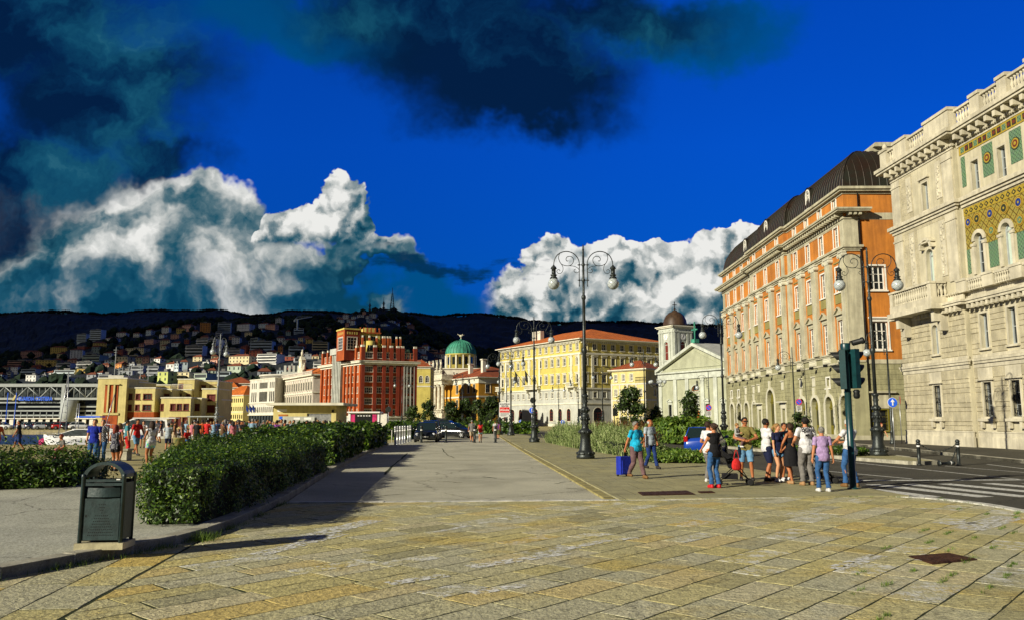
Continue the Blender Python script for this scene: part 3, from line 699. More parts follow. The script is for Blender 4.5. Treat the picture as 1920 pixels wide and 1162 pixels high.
# ---------------------------------------------------------------- pale stone palace at the right
def build_palace():
    A = Vector((27.95, 57.2, 0)); B = A + Vector((0.041, -1, 0)).normalized() * 24
    fr = Frame(A, B); root = thing('stone_palace', 'cream rusticated stone palace with golden mosaic bands and roof balustrade at the right edge', 'building', A)
    RS = 7.7; y1 = 0.3
    C = [9.2, 11.75, 14.3, 16.85, 19.4, 21.95]
    f1 = [(4.1, 1.97, .78, 2.07)] + [(c - .3, 1.97, .8, 2.07) for c in C]
    f2 = [(4.35, 6.08, .66, 1.95)] + [(c - .12, 6.08, .72, 2.1) for c in C]
    f3 = [(4.35, 10.75, .84, 2.38)] + [(c + .05, 10.6, .86, 2.5) for c in C]
    f4 = [(4.35, 15.78, .7, 1.96)] + [(c + .2, 15.75, .72, 1.9) for c in C]
    ops = [(*o, False) for o in f1 + f2[1:] + f4] + [(*o, True) for o in f3 + f2[:1]]
    w = MB(); wallgrid(w, 0, RS, 0, 20.2, ops, .3); wallgrid(w, RS, fr.L, 0, 20.2, ops, .3, y1)
    w.poly([(RS, 0, 0), (RS, y1, 0), (RS, y1, 20.2), (RS, 0, 20.2)])
    w.poly([(0, 0, 0), (0, 14, 0), (0, 14, 20.2), (0, 0, 20.2)]); w.poly([(0, 0, 20.2), (fr.L, 0, 20.2), (fr.L, 14, 20.2), (0, 14, 20.2)])
    w.poly([(fr.L, 0, 0), (fr.L, 14, 0), (fr.L, 14, 20.2), (fr.L, 0, 20.2)]); w.poly([(0, 14, 0), (fr.L, 14, 0), (fr.L, 14, 20.2), (0, 14, 20.2)])
    fr.put(root, 'wall', w, ['palace_stone'])
    # rusticated blocks
    b = MB(); ops5 = [(*o, .16) for o in ops if False]
    o1 = [(o[0], o[1] - .9, o[2], o[3] + 1.3, 0, .2) for o in f1]; o2 = [(o[0], o[1] - .1, o[2], o[3] + .3, 0, .22) for o in f2]
    rows1 = [.3, .26, .62, .26, .28, .62, .3]; 
    for (a, c, yy) in ((0.02, RS - .02, 0), (RS + .02, fr.L, y1)):
        rustic(b, a, c, 1.1, 4.9, rows1, 1.0, o1, .055, .04, yy)
        rustic(b, a, c, 5.75, 8.7, [.34, .3, .66, .3, .34], 1.05, o2, .055, .04, yy)
        rustic(b, a, c, 10.55, 15.1, [.42], 1.25, [(o[0], o[1] - .3, o[2], o[3] + .9, 0, .9) for o in f3], .012, .012, yy) if yy == 0 else None
        rustic(b, a, c, 15.7, 18.9, [.42], 1.25, [(o[0], o[1], o[2], o[3] + .6, 0, 1.2) for o in f4], .012, .012, yy) if yy == 0 else None
    fr.put(root, 'block_facing', b, ['palace_block'])
    t = MB()
    def band(z0, z1, pr, a=-.0, c=None, yb=None):
        for (xa, xb, yy) in ((-pr if True else 0, RS + pr, 0), (RS + pr + .001, fr.L, y1)): t.box(xa, yy - pr, z0, xb, yy + .02, z1)
    band(0, .75, .12); band(.75, 1.02, .07); band(1.02, 1.1, .1)
    band(4.95, 5.18, .05); band(5.2, 5.34, .14); band(5.36, 5.52, .2); band(5.54, 5.72, .09)
    band(8.62, 8.82, .1); band(8.84, 8.98, .55); band(9.0, 9.14, .62)
    band(15.02, 15.2, .1); band(15.22, 15.36, .22); band(15.38, 15.62, .34)
    band(18.98, 19.12, .06); band(19.14, 19.3, .14)
    band(19.72, 19.86, .72); band(19.88, 20.12, .82)
    band(9.16, 9.6, .1); 
    fr.put(root, 'string_course', t, ['palace_trim'])
    t = MB()
    for (a, c, yy) in ((0, RS, 0), (RS + .4, fr.L, y1)):
        dentils(t, a, c, 19.34, 19.70, yy - .62, yy, .26, .5); dentils(t, a, c, 19.16, 19.32, yy - .24, yy - .142, .1, .1)
        dentils(t, a + (2.6 if yy == 0 else 0), c, 8.56, 8.83, yy - .5, yy - .102, .2, .26)
        dentils(t, a, c, 9.62, 9.72, yy - .3, yy - .1, .12, .14)
    fr.put(root, 'bracket_row', t, ['palace_trim'])
    # roof balustrade
    t = MB(); ped = [(-.3, 0.0 + .6), (1.6, 3.3), (5.6, 8.4), (10.2, 11.1), (12.8, 13.6), (15.3, 16.1), (17.8, 18.6), (20.3, 21.1), (22.9, 23.9)]
    for i, (a, c) in enumerate(ped):
        yy = -.35 if a < 7.7 else -.05
        t.box(a, yy - .22, 20.13, c, yy + .35, 21.3); t.box(a - .07, yy - .3, 21.302, c + .07, yy + .42, 21.5)
        if i:
            pa = ped[i - 1][1]; t.box(pa, yy - .15, 20.13, a, yy + .25, 20.32)
            t.box(pa, yy - .15, 21.15, a, yy + .25, 21.301); balusters(t, pa + .05, a - .05, 20.32, .83, yy + .05, .11, .26)
    t.lathe([(.12, 0), (.16, .1), (.2, .25), (.12, .38), (.02, .5)], 8, (.1, -.35, 21.5))
    puts(fr, root, 'roof_balustrade', t, ['palace_trim'], [.6, 4.5, 9.3, 12, 14.5, 17, 19.5, 22])
    # balcony balustrades
    t = MB()
    cs = [7.9] + [(C[i] + C[i + 1]) / 2 for i in range(5)] + [fr.L]
    for c in cs: t.box(c - .5, y1 - .55, 9.6, c + .5, y1, 10.3); t.box(c - .54, y1 - .6, 10.302, c + .54, y1, 10.45)
    for a, c in zip(cs, cs[1:]):
        t.box(a + .5, y1 - .5, 10.25, c - .5, y1 - .3, 10.4); balusters(t, a + .55, c - .55, 9.62, .63, y1 - .4, .085, .2)
    puts(fr, root, 'balustrade', t, ['palace_trim'], C[:5])
    t = MB(); x0, x1, d = .9, 6.1, 1.15
    t.box(x0 - .2, -d - .15, 8.83, x1 + .2, -.56, 9.15); t.box(x0 - .05, -d, 9.151, x1 + .05, -.1, 9.6)
    for xx in (x0 + .2, x1 - .2): t.box(xx - .2, -d, 9.6, xx + .2, -d + .4, 10.5)
    t.box(x0 - .05, -d - .05, 10.501, x1 + .05, -d + .35, 10.64)
    for xx in (x0 - .02, x1 - .28): t.box(xx, -d + .36, 10.501, xx + .3, -.1, 10.64)
    balusters(t, x0 + .45, x1 - .45, 9.6, .9, -d + .15, .1, .26)
    for xx in (x0 + .15, x1 - .15):
        for k in range(3): t.lathe([(a * .2, b * .9) for a, b in BAL], 8, (xx, -d + .55 + .25 * k, 9.6))
    for xx in (x0 + .3, x1 - .5): t.box(xx, -.95, 8.1, xx + .35, 0, 8.82); t.box(xx, -.55, 7.5, xx + .35, 0, 8.1)
    fr.put(root, 'balcony', t, ['palace_trim'])
    # pilasters and reliefs on the first bay
    t = MB()
    for a, c in ((.1, 1.2), (6.5, 7.6)):
        for z0, z1 in ((10.5, 14.9), (15.7, 18.9)): t.box(a, -.09, z0, c, 0, z1); t.box(a - .06, -.14, z1 - .5, c + .06, 0, z1 - .38)
    puts(fr, root, 'pilaster', t, ['palace_trim'], [.65, 7.05])
    t = MB(); rnd = random.Random(3)
    for xc in (2.35, 6.0):
        for z0, z1 in ((11.0, 14.7), (16.2, 18.7)):
            t.box(xc - .32, -.05, z0, xc + .32, 0, z1)
            for k in range(26):
                t.ball((xc + rnd.uniform(-.2, .2), -.06, rnd.uniform(z0 + .2, z1 - .2)), rnd.uniform(.05, .12), 0, 6, 4, (1, .6, 1.3))
    puts(fr, root, 'relief_carving', t, ['palace_trim'], [2.35, 6.0])
    # mosaics (on the recessed part)
    t = MB(); mx0 = RS + .25
    mo = [(o[0], o[1], o[2] + .5, o[3] + .25, True) for o in f3[1:]]
    wallgrid(t, mx0, fr.L, 12.3, 14.95, mo, .01, y1 - .02)
    fr.put(root, 'golden_mosaic', t, ['mosaic_gold'])
    t = MB()
    xs = [mx0] + [c + .05 for c in C]
    for i, c in enumerate(C[:-1]):
        m_ = (C[i] + C[i + 1]) / 2 + .05; t.box(m_ - .42, y1 - .03, 10.75, m_ + .42, y1 - .002, 12.28)
    t.box(mx0, y1 - .03, 10.75, mx0 + .3, y1 - .002, 12.28)
    for i in range(5):
        m_ = (f4[1 + i][0] + f4[2 + i][0]) / 2; t.box(m_ - .5, y1 - .03, 16.3, m_ + .5, y1 - .002, 18.25)
    t.box(mx0 + .1, y1 - .03, 16.3, mx0 + .5, y1 - .002, 18.25)
    puts(fr, root, 'green_mosaic', t, ['mosaic_green'], [8.1] + [c + 1.3 for c in C])
    t = MB()
    t.box(mx0, y1 - .04, 18.4, fr.L, y1 - .002, 18.96, 0)
    k = mx0 + .2
    i = 0
    while k < fr.L - .4:
        t.box(k, y1 - .05, 18.5, k + .34, y1 - .041, 18.86, 3 if i % 3 == 0 else 1)
        if i % 3: t.xprism(arc_pts(k + .17, 18.68, .12, 10, 0, 330), y1 - .06, y1 - .051, 2)
        k += .45; i += 1
    # running guilloche under the string course
    t.box(mx0, y1 - .045, 14.45, fr.L, y1 - .021, 14.9, 0)
    k = mx0 + .3
    while k < fr.L - .4:
        t.xprism([(k - .2, 14.67), (k, 14.5), (k + .2, 14.67), (k, 14.85)], y1 - .055, y1 - .046, 1); t.xprism([(k - .1, 14.67), (k, 14.59), (k + .1, 14.67), (k, 14.76)], y1 - .06, y1 - .056, 0); k += .5
    fr.put(root, 'mosaic_frieze', t, ['mosaic_yellow', 'mosaic_dark', 'mosaic_red', 'mosaic_green'])
    med = MB()
    def disc(xc, zc, r, ms):
        for j, (f_, mi) in enumerate(ms):
            med.xprism([(xc + r * f_ * math.cos(a * math.pi / 10), zc + r * f_ * math.sin(a * math.pi / 10)) for a in range(20)], y1 - .062 - .006 * j, y1 - .03, mi)
    for i, c in enumerate(C):
        for dx, zz, mm in ((-.0 + .05, 13.98, 1), (1.32, 13.98, 4), (1.32, 12.95, 3)):
            disc(c + dx, zz, .38 if zz > 13.5 else .34, [(1, 0), (.86, 2), (.78, 0), (.6, mm), (.2, 0)])
    disc(mx0 + .42, 13.98, .36, [(1, 0), (.86, 2), (.78, 0), (.6, 4), (.2, 0)])
    for i in range(5):
        m_ = (f4[1 + i][0] + f4[2 + i][0]) / 2; disc(m_, 17.4, .36, [(1, 1), (.85, 0), (.6, 2), (.3, 0)])
    puts(fr, root, 'medallion', med, ['mosaic_yellow', 'mosaic_dark', 'mosaic_red', 'mosaic_green', 'mosaic_blue'], [8.3] + [c + d_ for c in C for d_ in (.05, 1.32)])
    t = MB()
    for o in f3[1:]: archband(t, o[0], o[1] + o[3] - o[2] / 2, .43, .66, y1 - .1, y1 + .0, 0, 14)
    for o in f3[1:]:
        for sg in (-1, 1): t.box(o[0] + sg * .55 - .12, y1 - .1, 10.6, o[0] + sg * .55 + .12, y1, 12.5); t.box(o[0] + sg * .55 - .17, y1 - .15, 12.36, o[0] + sg * .55 + .17, y1, 12.52)
    for o in f1:
        yy = 0 if o[0] < RS else y1
        t.box(o[0] - .75, yy - .3, 1.7, o[0] + .75, yy - .056, 1.86)
        for sg in (-1, 1): t.box(o[0] + sg * .5 - .1, yy - .24, 1.3, o[0] + sg * .5 + .1, yy - .056, 1.7)
        t.box(o[0] - .7, yy - .09, 4.25, o[0] + .7, yy - .056, 4.9); t.box(o[0] - .75, yy - .2, 4.15, o[0] + .75, yy - .056, 4.24)
    puts(fr, root, 'window_carving', t, ['palace_trim'], [4.2] + C)
    for i, o in enumerate(f1): window(root, fr, o[0], o[1], o[2], o[3], False, 2, 3, .3, 'plain', 'grey_frame', 'glass', 'palace_trim', grille=True, y=0 if o[0] < RS else y1)
    for i, o in enumerate(f2): window(root, fr, o[0], o[1], o[2], o[3], i == 0, 2, 2, .3, 'plain', 'grey_frame', 'glass', 'palace_trim', y=0 if o[0] < RS else y1)
    for i, o in enumerate(f3): window(root, fr, o[0], o[1], o[2], o[3], True, 2, 3 if i == 1 else 1, .3, 'seg' if i == 0 else 'none', 'grey_frame', 'glass' if i in (1, 4) else 'shutter', 'palace_trim', y=0 if o[0] < RS else y1)
    for i, o in enumerate(f4): window(root, fr, o[0], o[1], o[2], o[3], False, 2, 3, .3, 'ledge' if i == 0 else 'plain', 'grey_frame', 'glass_grey', 'palace_trim', y=0 if o[0] < RS else y1)
build_palace()
# ---------------------------------------------------------------- orange and sage palazzo with a dark curved roof
def build_orange():
    B = Vector((28.5, 67, 0)); A = Vector((28.5 + .012 * 41.7, 67 + 41.7, 0)); fr = Frame(A, B); L = fr.L
    root = thing('orange_palazzo', 'long orange and sage green palazzo with white windows under a dark curved metal roof', 'building', B)
    S = [1.95, 5.45, 8.95, 12.4, 17.0, 21.3, 25.4, 28.7, 32.1, 35.5, 38.9]
    X = [L - s for s in S]
    cx0, cx1 = L - 27.1, L - 14.6           # projecting centre
    def yo(x): return -.35 if cx0 < x < cx1 else 0.0
    arches = [i for i in range(11) if i not in (4, 6)]
    ops = []; win = []
    for i, x in enumerate(X):
        win += [(x, 19.78, .86, 1.25, 'attic'), (x, 16.65, .98, 1.8, 'f4'), (x, 12.72, 1.05, 2.2, 'f3'), (x, 7.6, 1.08, 2.75, 'f2')]
    ops = [(w[0], w[1], w[2], w[3], False) for w in win]
    doors = []
    for i in arches: doors.append((X[i], 0.35, 1.9 if i != 5 else 2.6, 3.5 if i != 5 else 4.7, True))
    for i in (4, 6): doors.append((X[i], 0.35, 1.1, 2.6, False))
    small = [(X[i], 4.62, .8, .9, False) for i in (1, 9, 10)]
    allops = ops + doors + small
    segs = [(0, cx0, 0), (cx0, cx1, -.35), (cx1, L, 0)]
    g = MB(); o_ = MB()
    for a, b, y in segs:
        wallgrid(g, a, b, 0, 7.5, doors + small, .45, y); wallgrid(o_, a, b, 7.5, 21.3, ops, .26, y)
    for x in (cx0, cx1):
        g.poly([(x, 0, 0), (x, -.35, 0), (x, -.35, 7.5), (x, 0, 7.5)]); o_.poly([(x, 0, 7.5), (x, -.35, 7.5), (x, -.35, 21.3), (x, 0, 21.3)])
    o_.poly([(0, 0, 7.5), (0, 16, 7.5), (0, 16, 21.3), (0, 0, 21.3)]); g.poly([(0, 0, 0), (0, 16, 0), (0, 16, 7.5), (0, 0, 7.5)])
    o_.poly([(0, 16, 0), (L, 16, 0), (L, 16, 21.3), (0, 16, 21.3)])
    fr.put(root, 'upper_wall', o_, ['orange_wall']); fr.put(root, 'ground_floor_wall', g, ['sage_wall'])
    b = MB()
    bo = [(d[0], 0, d[2], d[3] + .35, 0, .34) for d in doors] + [(s_[0], s_[1], s_[2], s_[3], 0, .14) for s_ in small]
    for a, c, y in segs: rustic(b, a + .01, c - .01, .55, 6.55, [.40], 1.15, bo, .035, .025, y)
    fr.put(root, 'block_facing', b, ['sage_block'])
    # trim
    t = MB()
    def band(z0, z1, pr):
        t.box(-pr, -pr, z0, cx0 - pr - .001, .02, z1); t.box(cx0 - pr, -.35 - pr, z0, cx1 + pr, .02, z1); t.box(cx1 + pr + .001, -pr, z0, L + pr, .02, z1)
        t.box(L + .001, .021, z0, L + pr, 1.1 + pr, z1)
    band(0, .5, .1); band(6.6, 6.75, .06); band(7.3, 7.42, .14); band(7.44, 7.56, .22)
    band(16.0, 16.14, .1); band(16.16, 16.28, .2); band(16.3, 16.5, .32)
    band(18.62, 18.78, .08); band(18.8, 18.98, .18); band(19.32, 19.44, .85); band(19.46, 19.62, .95)
    for z0, z1, pr in ((21.0, 21.16, .08), (21.2, 21.34, .35), (21.36, 21.58, .5)):
        t.box(-pr, -pr, z0, cx0 - pr - .001, .02, z1); t.box(cx0 - pr, -.35 - pr, z0, cx1 + pr, .02, z1); t.box(cx1 + pr + .001, -pr, z0, L + pr, .02, z1)
        t.box(L + .001, .021, z0, L + pr, 15.5, z1)
    fr.put(root, 'cornice', t, ['sage_trim'])
    t = MB()
    for a, c, y in segs:
        dentils(t, a, c, 19.04, 19.31, y - .7, y - .0, .22, .34); dentils(t, a, c, 18.5, 18.61, y - .1, y, .1, .22)
    for k in range(3): t.box(L + .05, .2 + k * .42, 19.04, L + .7, .42 + k * .42, 19.31)
    fr.put(root, 'bracket_row', t, ['sage_trim'])
    # pilasters
    p = MB(); cap = MB()
    P = [(.5, .8), (3.7, 1.15), (7.2, 1.15), (10.7, 1.15), (14.2, .9), (15.2, .8), (19.15, 1.15), (23.35, 1.15), (26.6, .8), (27.6, .7), (30.4, 1.1), (33.8, 1.1), (37.2, 1.1), (40.9, .8)]
    for s_, w in P:
        x = L - s_; y = yo(x)
        if s_ == .5: x = L - .42
        p.box(x - w / 2, y - .28, 7.95, x + w / 2, y, 15.65); p.box(x - w / 2 - .1, y - .39, 7.57, x + w / 2 + .1, y, 7.76); p.box(x - w / 2 - .06, y - .34, 7.761, x + w / 2 + .06, y, 7.949)
        capital(cap, x, 15.4, w, y, .26)
        if s_ in (.5, 14.2, 15.2, 26.6, 27.6, 40.9): p.box(x - w / 2, y - .12, 16.51, x + w / 2, y, 18.6)
    p.box(L + .001, -.16, 7.57, L + .16, 1.1, 15.65); p.box(L + .001, -.12, 16.51, L + .12, 1.1, 18.6)
    puts(fr, root, 'pilaster', p, ['sage_trim'], [L - a for a, _ in P]); puts(fr, root, 'capital', cap, ['pale_arch'], [L - a for a, _ in P])
    # panels between storeys
    t = MB(); bl = MB()
    for x in X:
        y = yo(x)
        t.box(x - .78, y - .05, 11.75, x + .78, y, 12.56); t.box(x - .8, y - .07, 15.1 + .2, x + .8, y, 15.4)
        bl.box(x - .85, y - .1, 6.78, x + .85, y, 7.28); 
        for k in range(7): bl.lathe([(a * .14, b * .36) for a, b in BAL], 6, (x - .6 + .2 * k, y - .12, 6.85))
    puts(fr, root, 'sage_panel', t, ['sage_panel'], X); puts(fr, root, 'baluster_panel', bl, ['pale_arch'], X)
    # arches round the ground floor openings
    t = MB()
    for d in doors:
        y = yo(d[0]); r = d[2] / 2
        if d[4]:
            zc = d[1] + d[3] - r; archband(t, d[0], zc, r, r + .3, y - .09, y + .0, 0, 14)
            for sg in (-1, 1): t.box(d[0] + sg * (r + .15) - .15, y - .09, .5, d[0] + sg * (r + .15) + .15, y, zc)
            t.xprism([(d[0] - .14, zc + r), (d[0] + .14, zc + r), (d[0] + .26, zc + r + .95), (d[0] - .26, zc + r + .95)], y - .17, y)
        else:
            for sg in (-1, 1): t.box(d[0] + sg * (r + .13) - .13, y - .09, .5, d[0] + sg * (r + .13) + .13, y, 2.95)
            t.box(d[0] - r - .26, y - .1, 2.951, d[0] + r + .26, y, 3.5); t.box(d[0] - r - .5, y - .5, 3.55, d[0] + r + .5, y, 3.7)
    for i in range(11):
        if i not in (1, 9, 10, 5): t.box(X[i] - .36, yo(X[i]) - .08, 4.9, X[i] + .36, yo(X[i]), 5.75); t.box(X[i] - .44, yo(X[i]) - .2, 5.751, X[i] + .44, yo(X[i]), 5.85)
    puts(fr, root, 'arch_surround', t, ['pale_arch'], X)
    for d in doors:
        y = yo(d[0]); r = d[2] / 2; m_ = MB(); zt = d[1] + d[3]
        if d[4]:
            zc = zt - r; m_.poly([(d[0] - r, y + .4, .05), (d[0] + r, y + .4, .05)] + [(p_[0], y + .4, p_[1]) for p_ in arc_pts(d[0], zc, r)])
            m_.box(d[0] - r, y + .33, zc - .08, d[0] + r, y + .39, zc + .08); m_.box(d[0] - .05, y + .33, .1, d[0] + .05, y + .39, zc - .08)
            for sg in (-1, 1):
                m_.box(d[0] + sg * r * .5 - r * .3, y + .36, 1.1, d[0] + sg * r * .5 + r * .3, y + .395, 1.2)
        else: m_.poly([(d[0] - r, y + .4, .05), (d[0] + r, y + .4, .05), (d[0] + r, y + .4, zt), (d[0] - r, y + .4, zt)])
        dd = fr.put(root, 'door', m_, ['olive_door'])
        if d[4]:
            q_ = MB()
            for sg in (-1, 1):
                for k in (-1, 1): q_.box(d[0] + sg * r * .5 + k * r * .17 - .09, y + .355, 1.3, d[0] + sg * r * .5 + k * r * .17 + .09, y + .358, zc - .2)
            q_.build('pane', ['glass'], dd)
    for w in win:
        y = yo(w[0])
        if w[4] == 'attic': window(root, fr, w[0], w[1], w[2], w[3], False, 2, 2, .16, 'plain', y=y, fw=.1)
        if w[4] == 'f4': window(root, fr, w[0], w[1], w[2], w[3], False, 2, 3, .2, 'plain', y=y, fw=.1)
        if w[4] == 'f3': window(root, fr, w[0], w[1], w[2], w[3], False, 2, 4, .2, 'plain', y=y, fw=.11)
        if w[4] == 'f2': window(root, fr, w[0], w[1], w[2], w[3], False, 2, 5, .2, 'ped', y=y, fw=.11, tmat='sage_trim')
    for s_ in small: window(root, fr, s_[0], s_[1], s_[2], s_[3], False, 2, 2, .3, 'plain')
    lt = MB()
    for i, x in enumerate(X):
        for k in (-.0,):
            y = yo(x + 1.2); lt.tube([(x + 1.2, y, 6.5), (x + 1.2, y - .6, 6.55)], .03, 5); lt.box(x + 1.05, y - .8, 6.42, x + 1.35, y - .5, 6.66)
    puts(fr, root, 'floodlight', lt, ['iron'], [x + 1.2 for x in X])
    # camera facing side
    fs = Frame((B.x, B.y), (B.x + 15, B.y)); sw = MB(); sg_ = MB()
    sops = [(2.5, 12.6, 1.35, 2.1, False), (2.5, 7.6, 1.35, 2.4, False)]
    wallgrid(sw, 0, 15, 6.75, 21.3, sops, .28); gops = [(2.1, .9, 1.2, 1.7, False)]
    wallgrid(sg_, 0, 15, 0, 6.75, gops, .28)
    fs.put(root, 'side_wall', sw, ['orange_wall']); fs.put(root, 'side_base_wall', sg_, ['sage_wall'])
    b = MB(); rustic(b, 1.15, 15, .5, 6.4, [.42], 1.0, [(2.1, .9, 1.2, 3.1, 0, .2)], .03, .022)
    fs.put(root, 'side_block_facing', b, ['sage_block'])
    t = MB(); t.box(1.3, -.03, 18.75, 15, .0, 19.35); t.box(1.2, -.08, 6.45, 15, 0, 6.8); t.box(1.2, -.1, 0, 15, 0, .5)
    t.box(1.45, -.05, 2.7, 3.0, -.0, 3.9); t.box(1.2, -.3, 4.0, 3.4, 0, 4.14)
    fs.put(root, 'side_band', t, ['sage_trim'])
    window(root, fs, *sops[0][:4], False, 3, 3, .2, 'plain', fw=.11); window(root, fs, *sops[1][:4], False, 3, 3, .2, 'ledge', fw=.11, tmat='white_frame')
    window(root, fs, *gops[0][:4], False, 2, 3, .2, 'plain', 'olive_door', grille=True, tmat='olive_door')
    pp = MB(); pp.tube([(1.22, -.14, .1), (1.22, -.14, 21)], .06, 6); fs.put(root, 'drainpipe', pp, ['iron'])
    # roof: swept rings, with hips at both ends
    def shell(x0, x1, ya, yb, z0, H, ins, name, rib=True, e0=True, e1=True, rise=.6):
        mb = MB(); K = 9; rings = []
        for k in range(K + 1):
            a = math.pi / 2 * k / K; i_ = ins * (1 - math.cos(a)) ; z = z0 + H * math.sin(a)
            ia = i_ * 1.0
            rings.append((x0 + (ia if e0 else 0), x1 - (ia if e1 else 0), ya + ia, yb - ia, z))
        for r0, r1 in zip(rings, rings[1:]):
            c0 = [(r0[0], r0[2], r0[4]), (r0[1], r0[2], r0[4]), (r0[1], r0[3], r0[4]), (r0[0], r0[3], r0[4])]
            c1 = [(r1[0], r1[2], r1[4]), (r1[1], r1[2], r1[4]), (r1[1], r1[3], r1[4]), (r1[0], r1[3], r1[4])]
            for j in range(4): mb.add([c0[j], c0[(j + 1) % 4], c1[(j + 1) % 4], c1[j]], [(0, 1, 2, 3)], 0, False)
        r = rings[-1]; mb.poly([(r[0], r[2], r[4]), (r[1], r[2], r[4]), (r[1], r[3], r[4]), (r[0], r[3], r[4])])
        o = fr.put(root, name, mb, ['roof_metal'])
        if rib:
            rb = MB(); n = int((x1 - x0) / .62)
            for k in range(1, n):
                x = x0 + (x1 - x0) * k / n; pts = []
                for rr in rings:
                    if rr[0] <= x <= rr[1]: pts.append((x, rr[2] - .02, rr[4] + .01))
                if len(pts) > 1: rb.tube(pts, .035, 4, 0, False)
            n = int((yb - ya) / .62)
            for k in range(1, n):
                y = ya + (yb - ya) * k / n; pts = []
                for rr in rings:
                    if rr[2] <= y <= rr[3]: pts.append((rr[1] + .02, y, rr[4] + .01))
                if len(pts) > 1 and e1: rb.tube(pts, .035, 4, 0, False)
            for (xa, sg) in ((1, 0),):
                rb.tube([(rr[1], rr[2], rr[4] + .02) for rr in rings], .06, 4, 0, False)
            rb.build('standing_seam', ['roof_metal'], o)
        return o
    rf = shell(.1, L - .1, .1, 15.5, 21.6, 4.3, 3.6, 'roof')
    shell(cx0 - .1, cx1 + .1, -.3, 6, 21.6, 4.3, 3.6, 'central_roof')
    for s_ in (8.9, 21.2, 31.0):
        x = L - s_; y = yo(x); d = MB()
        wallgrid(d, x - .75, x + .75, 21.8, 24.1, [(x, 22.05, .86, 1.8, True)], .12, y + .25)
        z_c = 24.1 - .75
        arc = arc_pts(x, z_c, .82, 10)
        for p_, q_ in zip(arc, arc[1:]): d.poly([(p_[0], y + .2, p_[1]), (q_[0], y + .2, q_[1]), (q_[0], y + 3.5, q_[1]), (p_[0], y + 3.5, p_[1])])
        for sg in (-1, 1): d.poly([(x + sg * .82, y + .2, 21.65), (x + sg * .82, y + 3.5, 21.65), (x + sg * .82, y + 3.5, z_c), (x + sg * .82, y + .2, z_c)])
        fr.put(root, 'dormer', d, ['roof_metal'])
        window(root, fr, x, 22.05, .86, 1.8, True, 2, 3, .12, 'plain', y=y + .25, fw=.1)
    t = MB(); t.box(L - 8, 4.2, 25.5, L - 3.5, 8.5, 26.35); t.box(L - 8.4, 4.4, 26.351, L - 3.1, 8.9, 26.6); t.box(L - 8.2, 4.6, 26.602, L - 3.3, 8.7, 26.8)
    fr.put(root, 'rooftop_housing', t, ['sage_trim'])
    for yy in (3, 5): pass
    rl = MB(); rl.tube([(L - 3.3, 8.5, 26.6), (L - 3.3, 12.5, 26.6)], .05, 5)
    for yy in (7.5, 10.5): rl.tube([(L - 3.3, yy, 26.3), (L - 3.3, yy, 27.2)], .03, 4); rl.ball((L - 3.3, yy, 27.3), .14)
    fr.put(root, 'roof_rail', rl, ['iron'])
build_orange()
# ---------------------------------------------------------------- town buildings in the middle distance
mk('yellow_wall', (0.56, 0.47, 0.12), 0.9, 0.2, 0.5, 0.2, 10, streak=0.12)
mk('grey_stucco', (0.46, 0.47, 0.42), 0.9, 0.2, 0.5, 0.2, 10, streak=0.15)
mk('pale_trim', (0.62, 0.60, 0.48), 0.85, 0.2, 1, 0.1)
mk('cream_wall', (0.62, 0.53, 0.22), 0.9, 0.2, 0.5, 0.2, 10, streak=0.12)
mk('ochre_wall', (0.55, 0.28, 0.03), 0.9, 0.2, 0.5, 0.2, 10, streak=0.12)
mk('green_wall', (0.37, 0.385, 0.27), 0.9, 0.2, 0.5, 0.2, 10, streak=0.12)
mk('brick_shaded', (0.24, 0.035, 0.014), 0.9, 0.3, 0.4, 0.2, 8, streak=0.3, col2=(0.17, 0.028, 0.012))  # darker brick for faces turned from the sun, shade put into the colour
mk('brick_orange', (0.42, 0.095, 0.022), 0.9, 0.3, 0.4, 0.2, 8, streak=0.3, col2=(0.31, 0.065, 0.016))
mk('white_wall', (0.60, 0.58, 0.50), 0.9, 0.2, 0.5, 0.2, 10, streak=0.2)
mk('pink_white', (0.60, 0.54, 0.46), 0.9, 0.2, 0.5, 0.2, 10, streak=0.2)
mk('copper_green', (0.06, 0.30, 0.20), 0.6, 0.35, 0.8, 0.2, 8, streak=0.3)
mk('brown_copper', (0.07, 0.04, 0.022), 0.5, 0.4, 1.2, 0.2, 8, streak=0.3)
mk('church_stone', (0.50, 0.53, 0.46), 0.9, 0.2, 0.8, 0.2, 10, streak=0.2)
mk('statue_stone', (0.60, 0.56, 0.42), 0.9, 0.4, 1.5, 0.3, 10)
def _tiles(q, P, c):
    mp = q.mapping(P, scale=(1, 1, 1)); w = q.new('ShaderNodeTexBrick', offset=0.5); q.put(w, 0, mp)
    w.inputs['Scale'].default_value = 1; w.inputs['Brick Width'].default_value = 0.5; w.inputs['Row Height'].default_value = 0.8; w.inputs['Mortar Size'].default_value = 0.04
    q.put(w, 1, (1, 1, 1)); q.put(w, 2, (0.72, 0.72, 0.72)); q.put(w, 3, (0.45, 0.4, 0.4))
    return q.mix(1.0, c, w.outputs[0], 'MULTIPLY')
mk('roof_tile', (0.62, 0.16, 0.02), 0.9, 0.3, 0.4, 0.4, 4, extra=_tiles, col2=(0.50, 0.13, 0.02))
mk('roof_tile_dark', (0.34, 0.075, 0.02), 0.9, 0.4, 0.4, 0.4, 4, extra=_tiles, col2=(0.22, 0.06, 0.02))
mk('maroon', (0.14, 0.02, 0.012), 0.6, 0.2, 2, 0.1)
mk('pale_shutter', (0.5, 0.42, 0.32), 0.7, 0.2, 2, 0.1)
mk('wood_door', (0.42, 0.14, 0.02), 0.6, 0.3, 3, 0.2)
mk('clock_white', (0.75, 0.75, 0.7), 0.6, 0, bump=0)

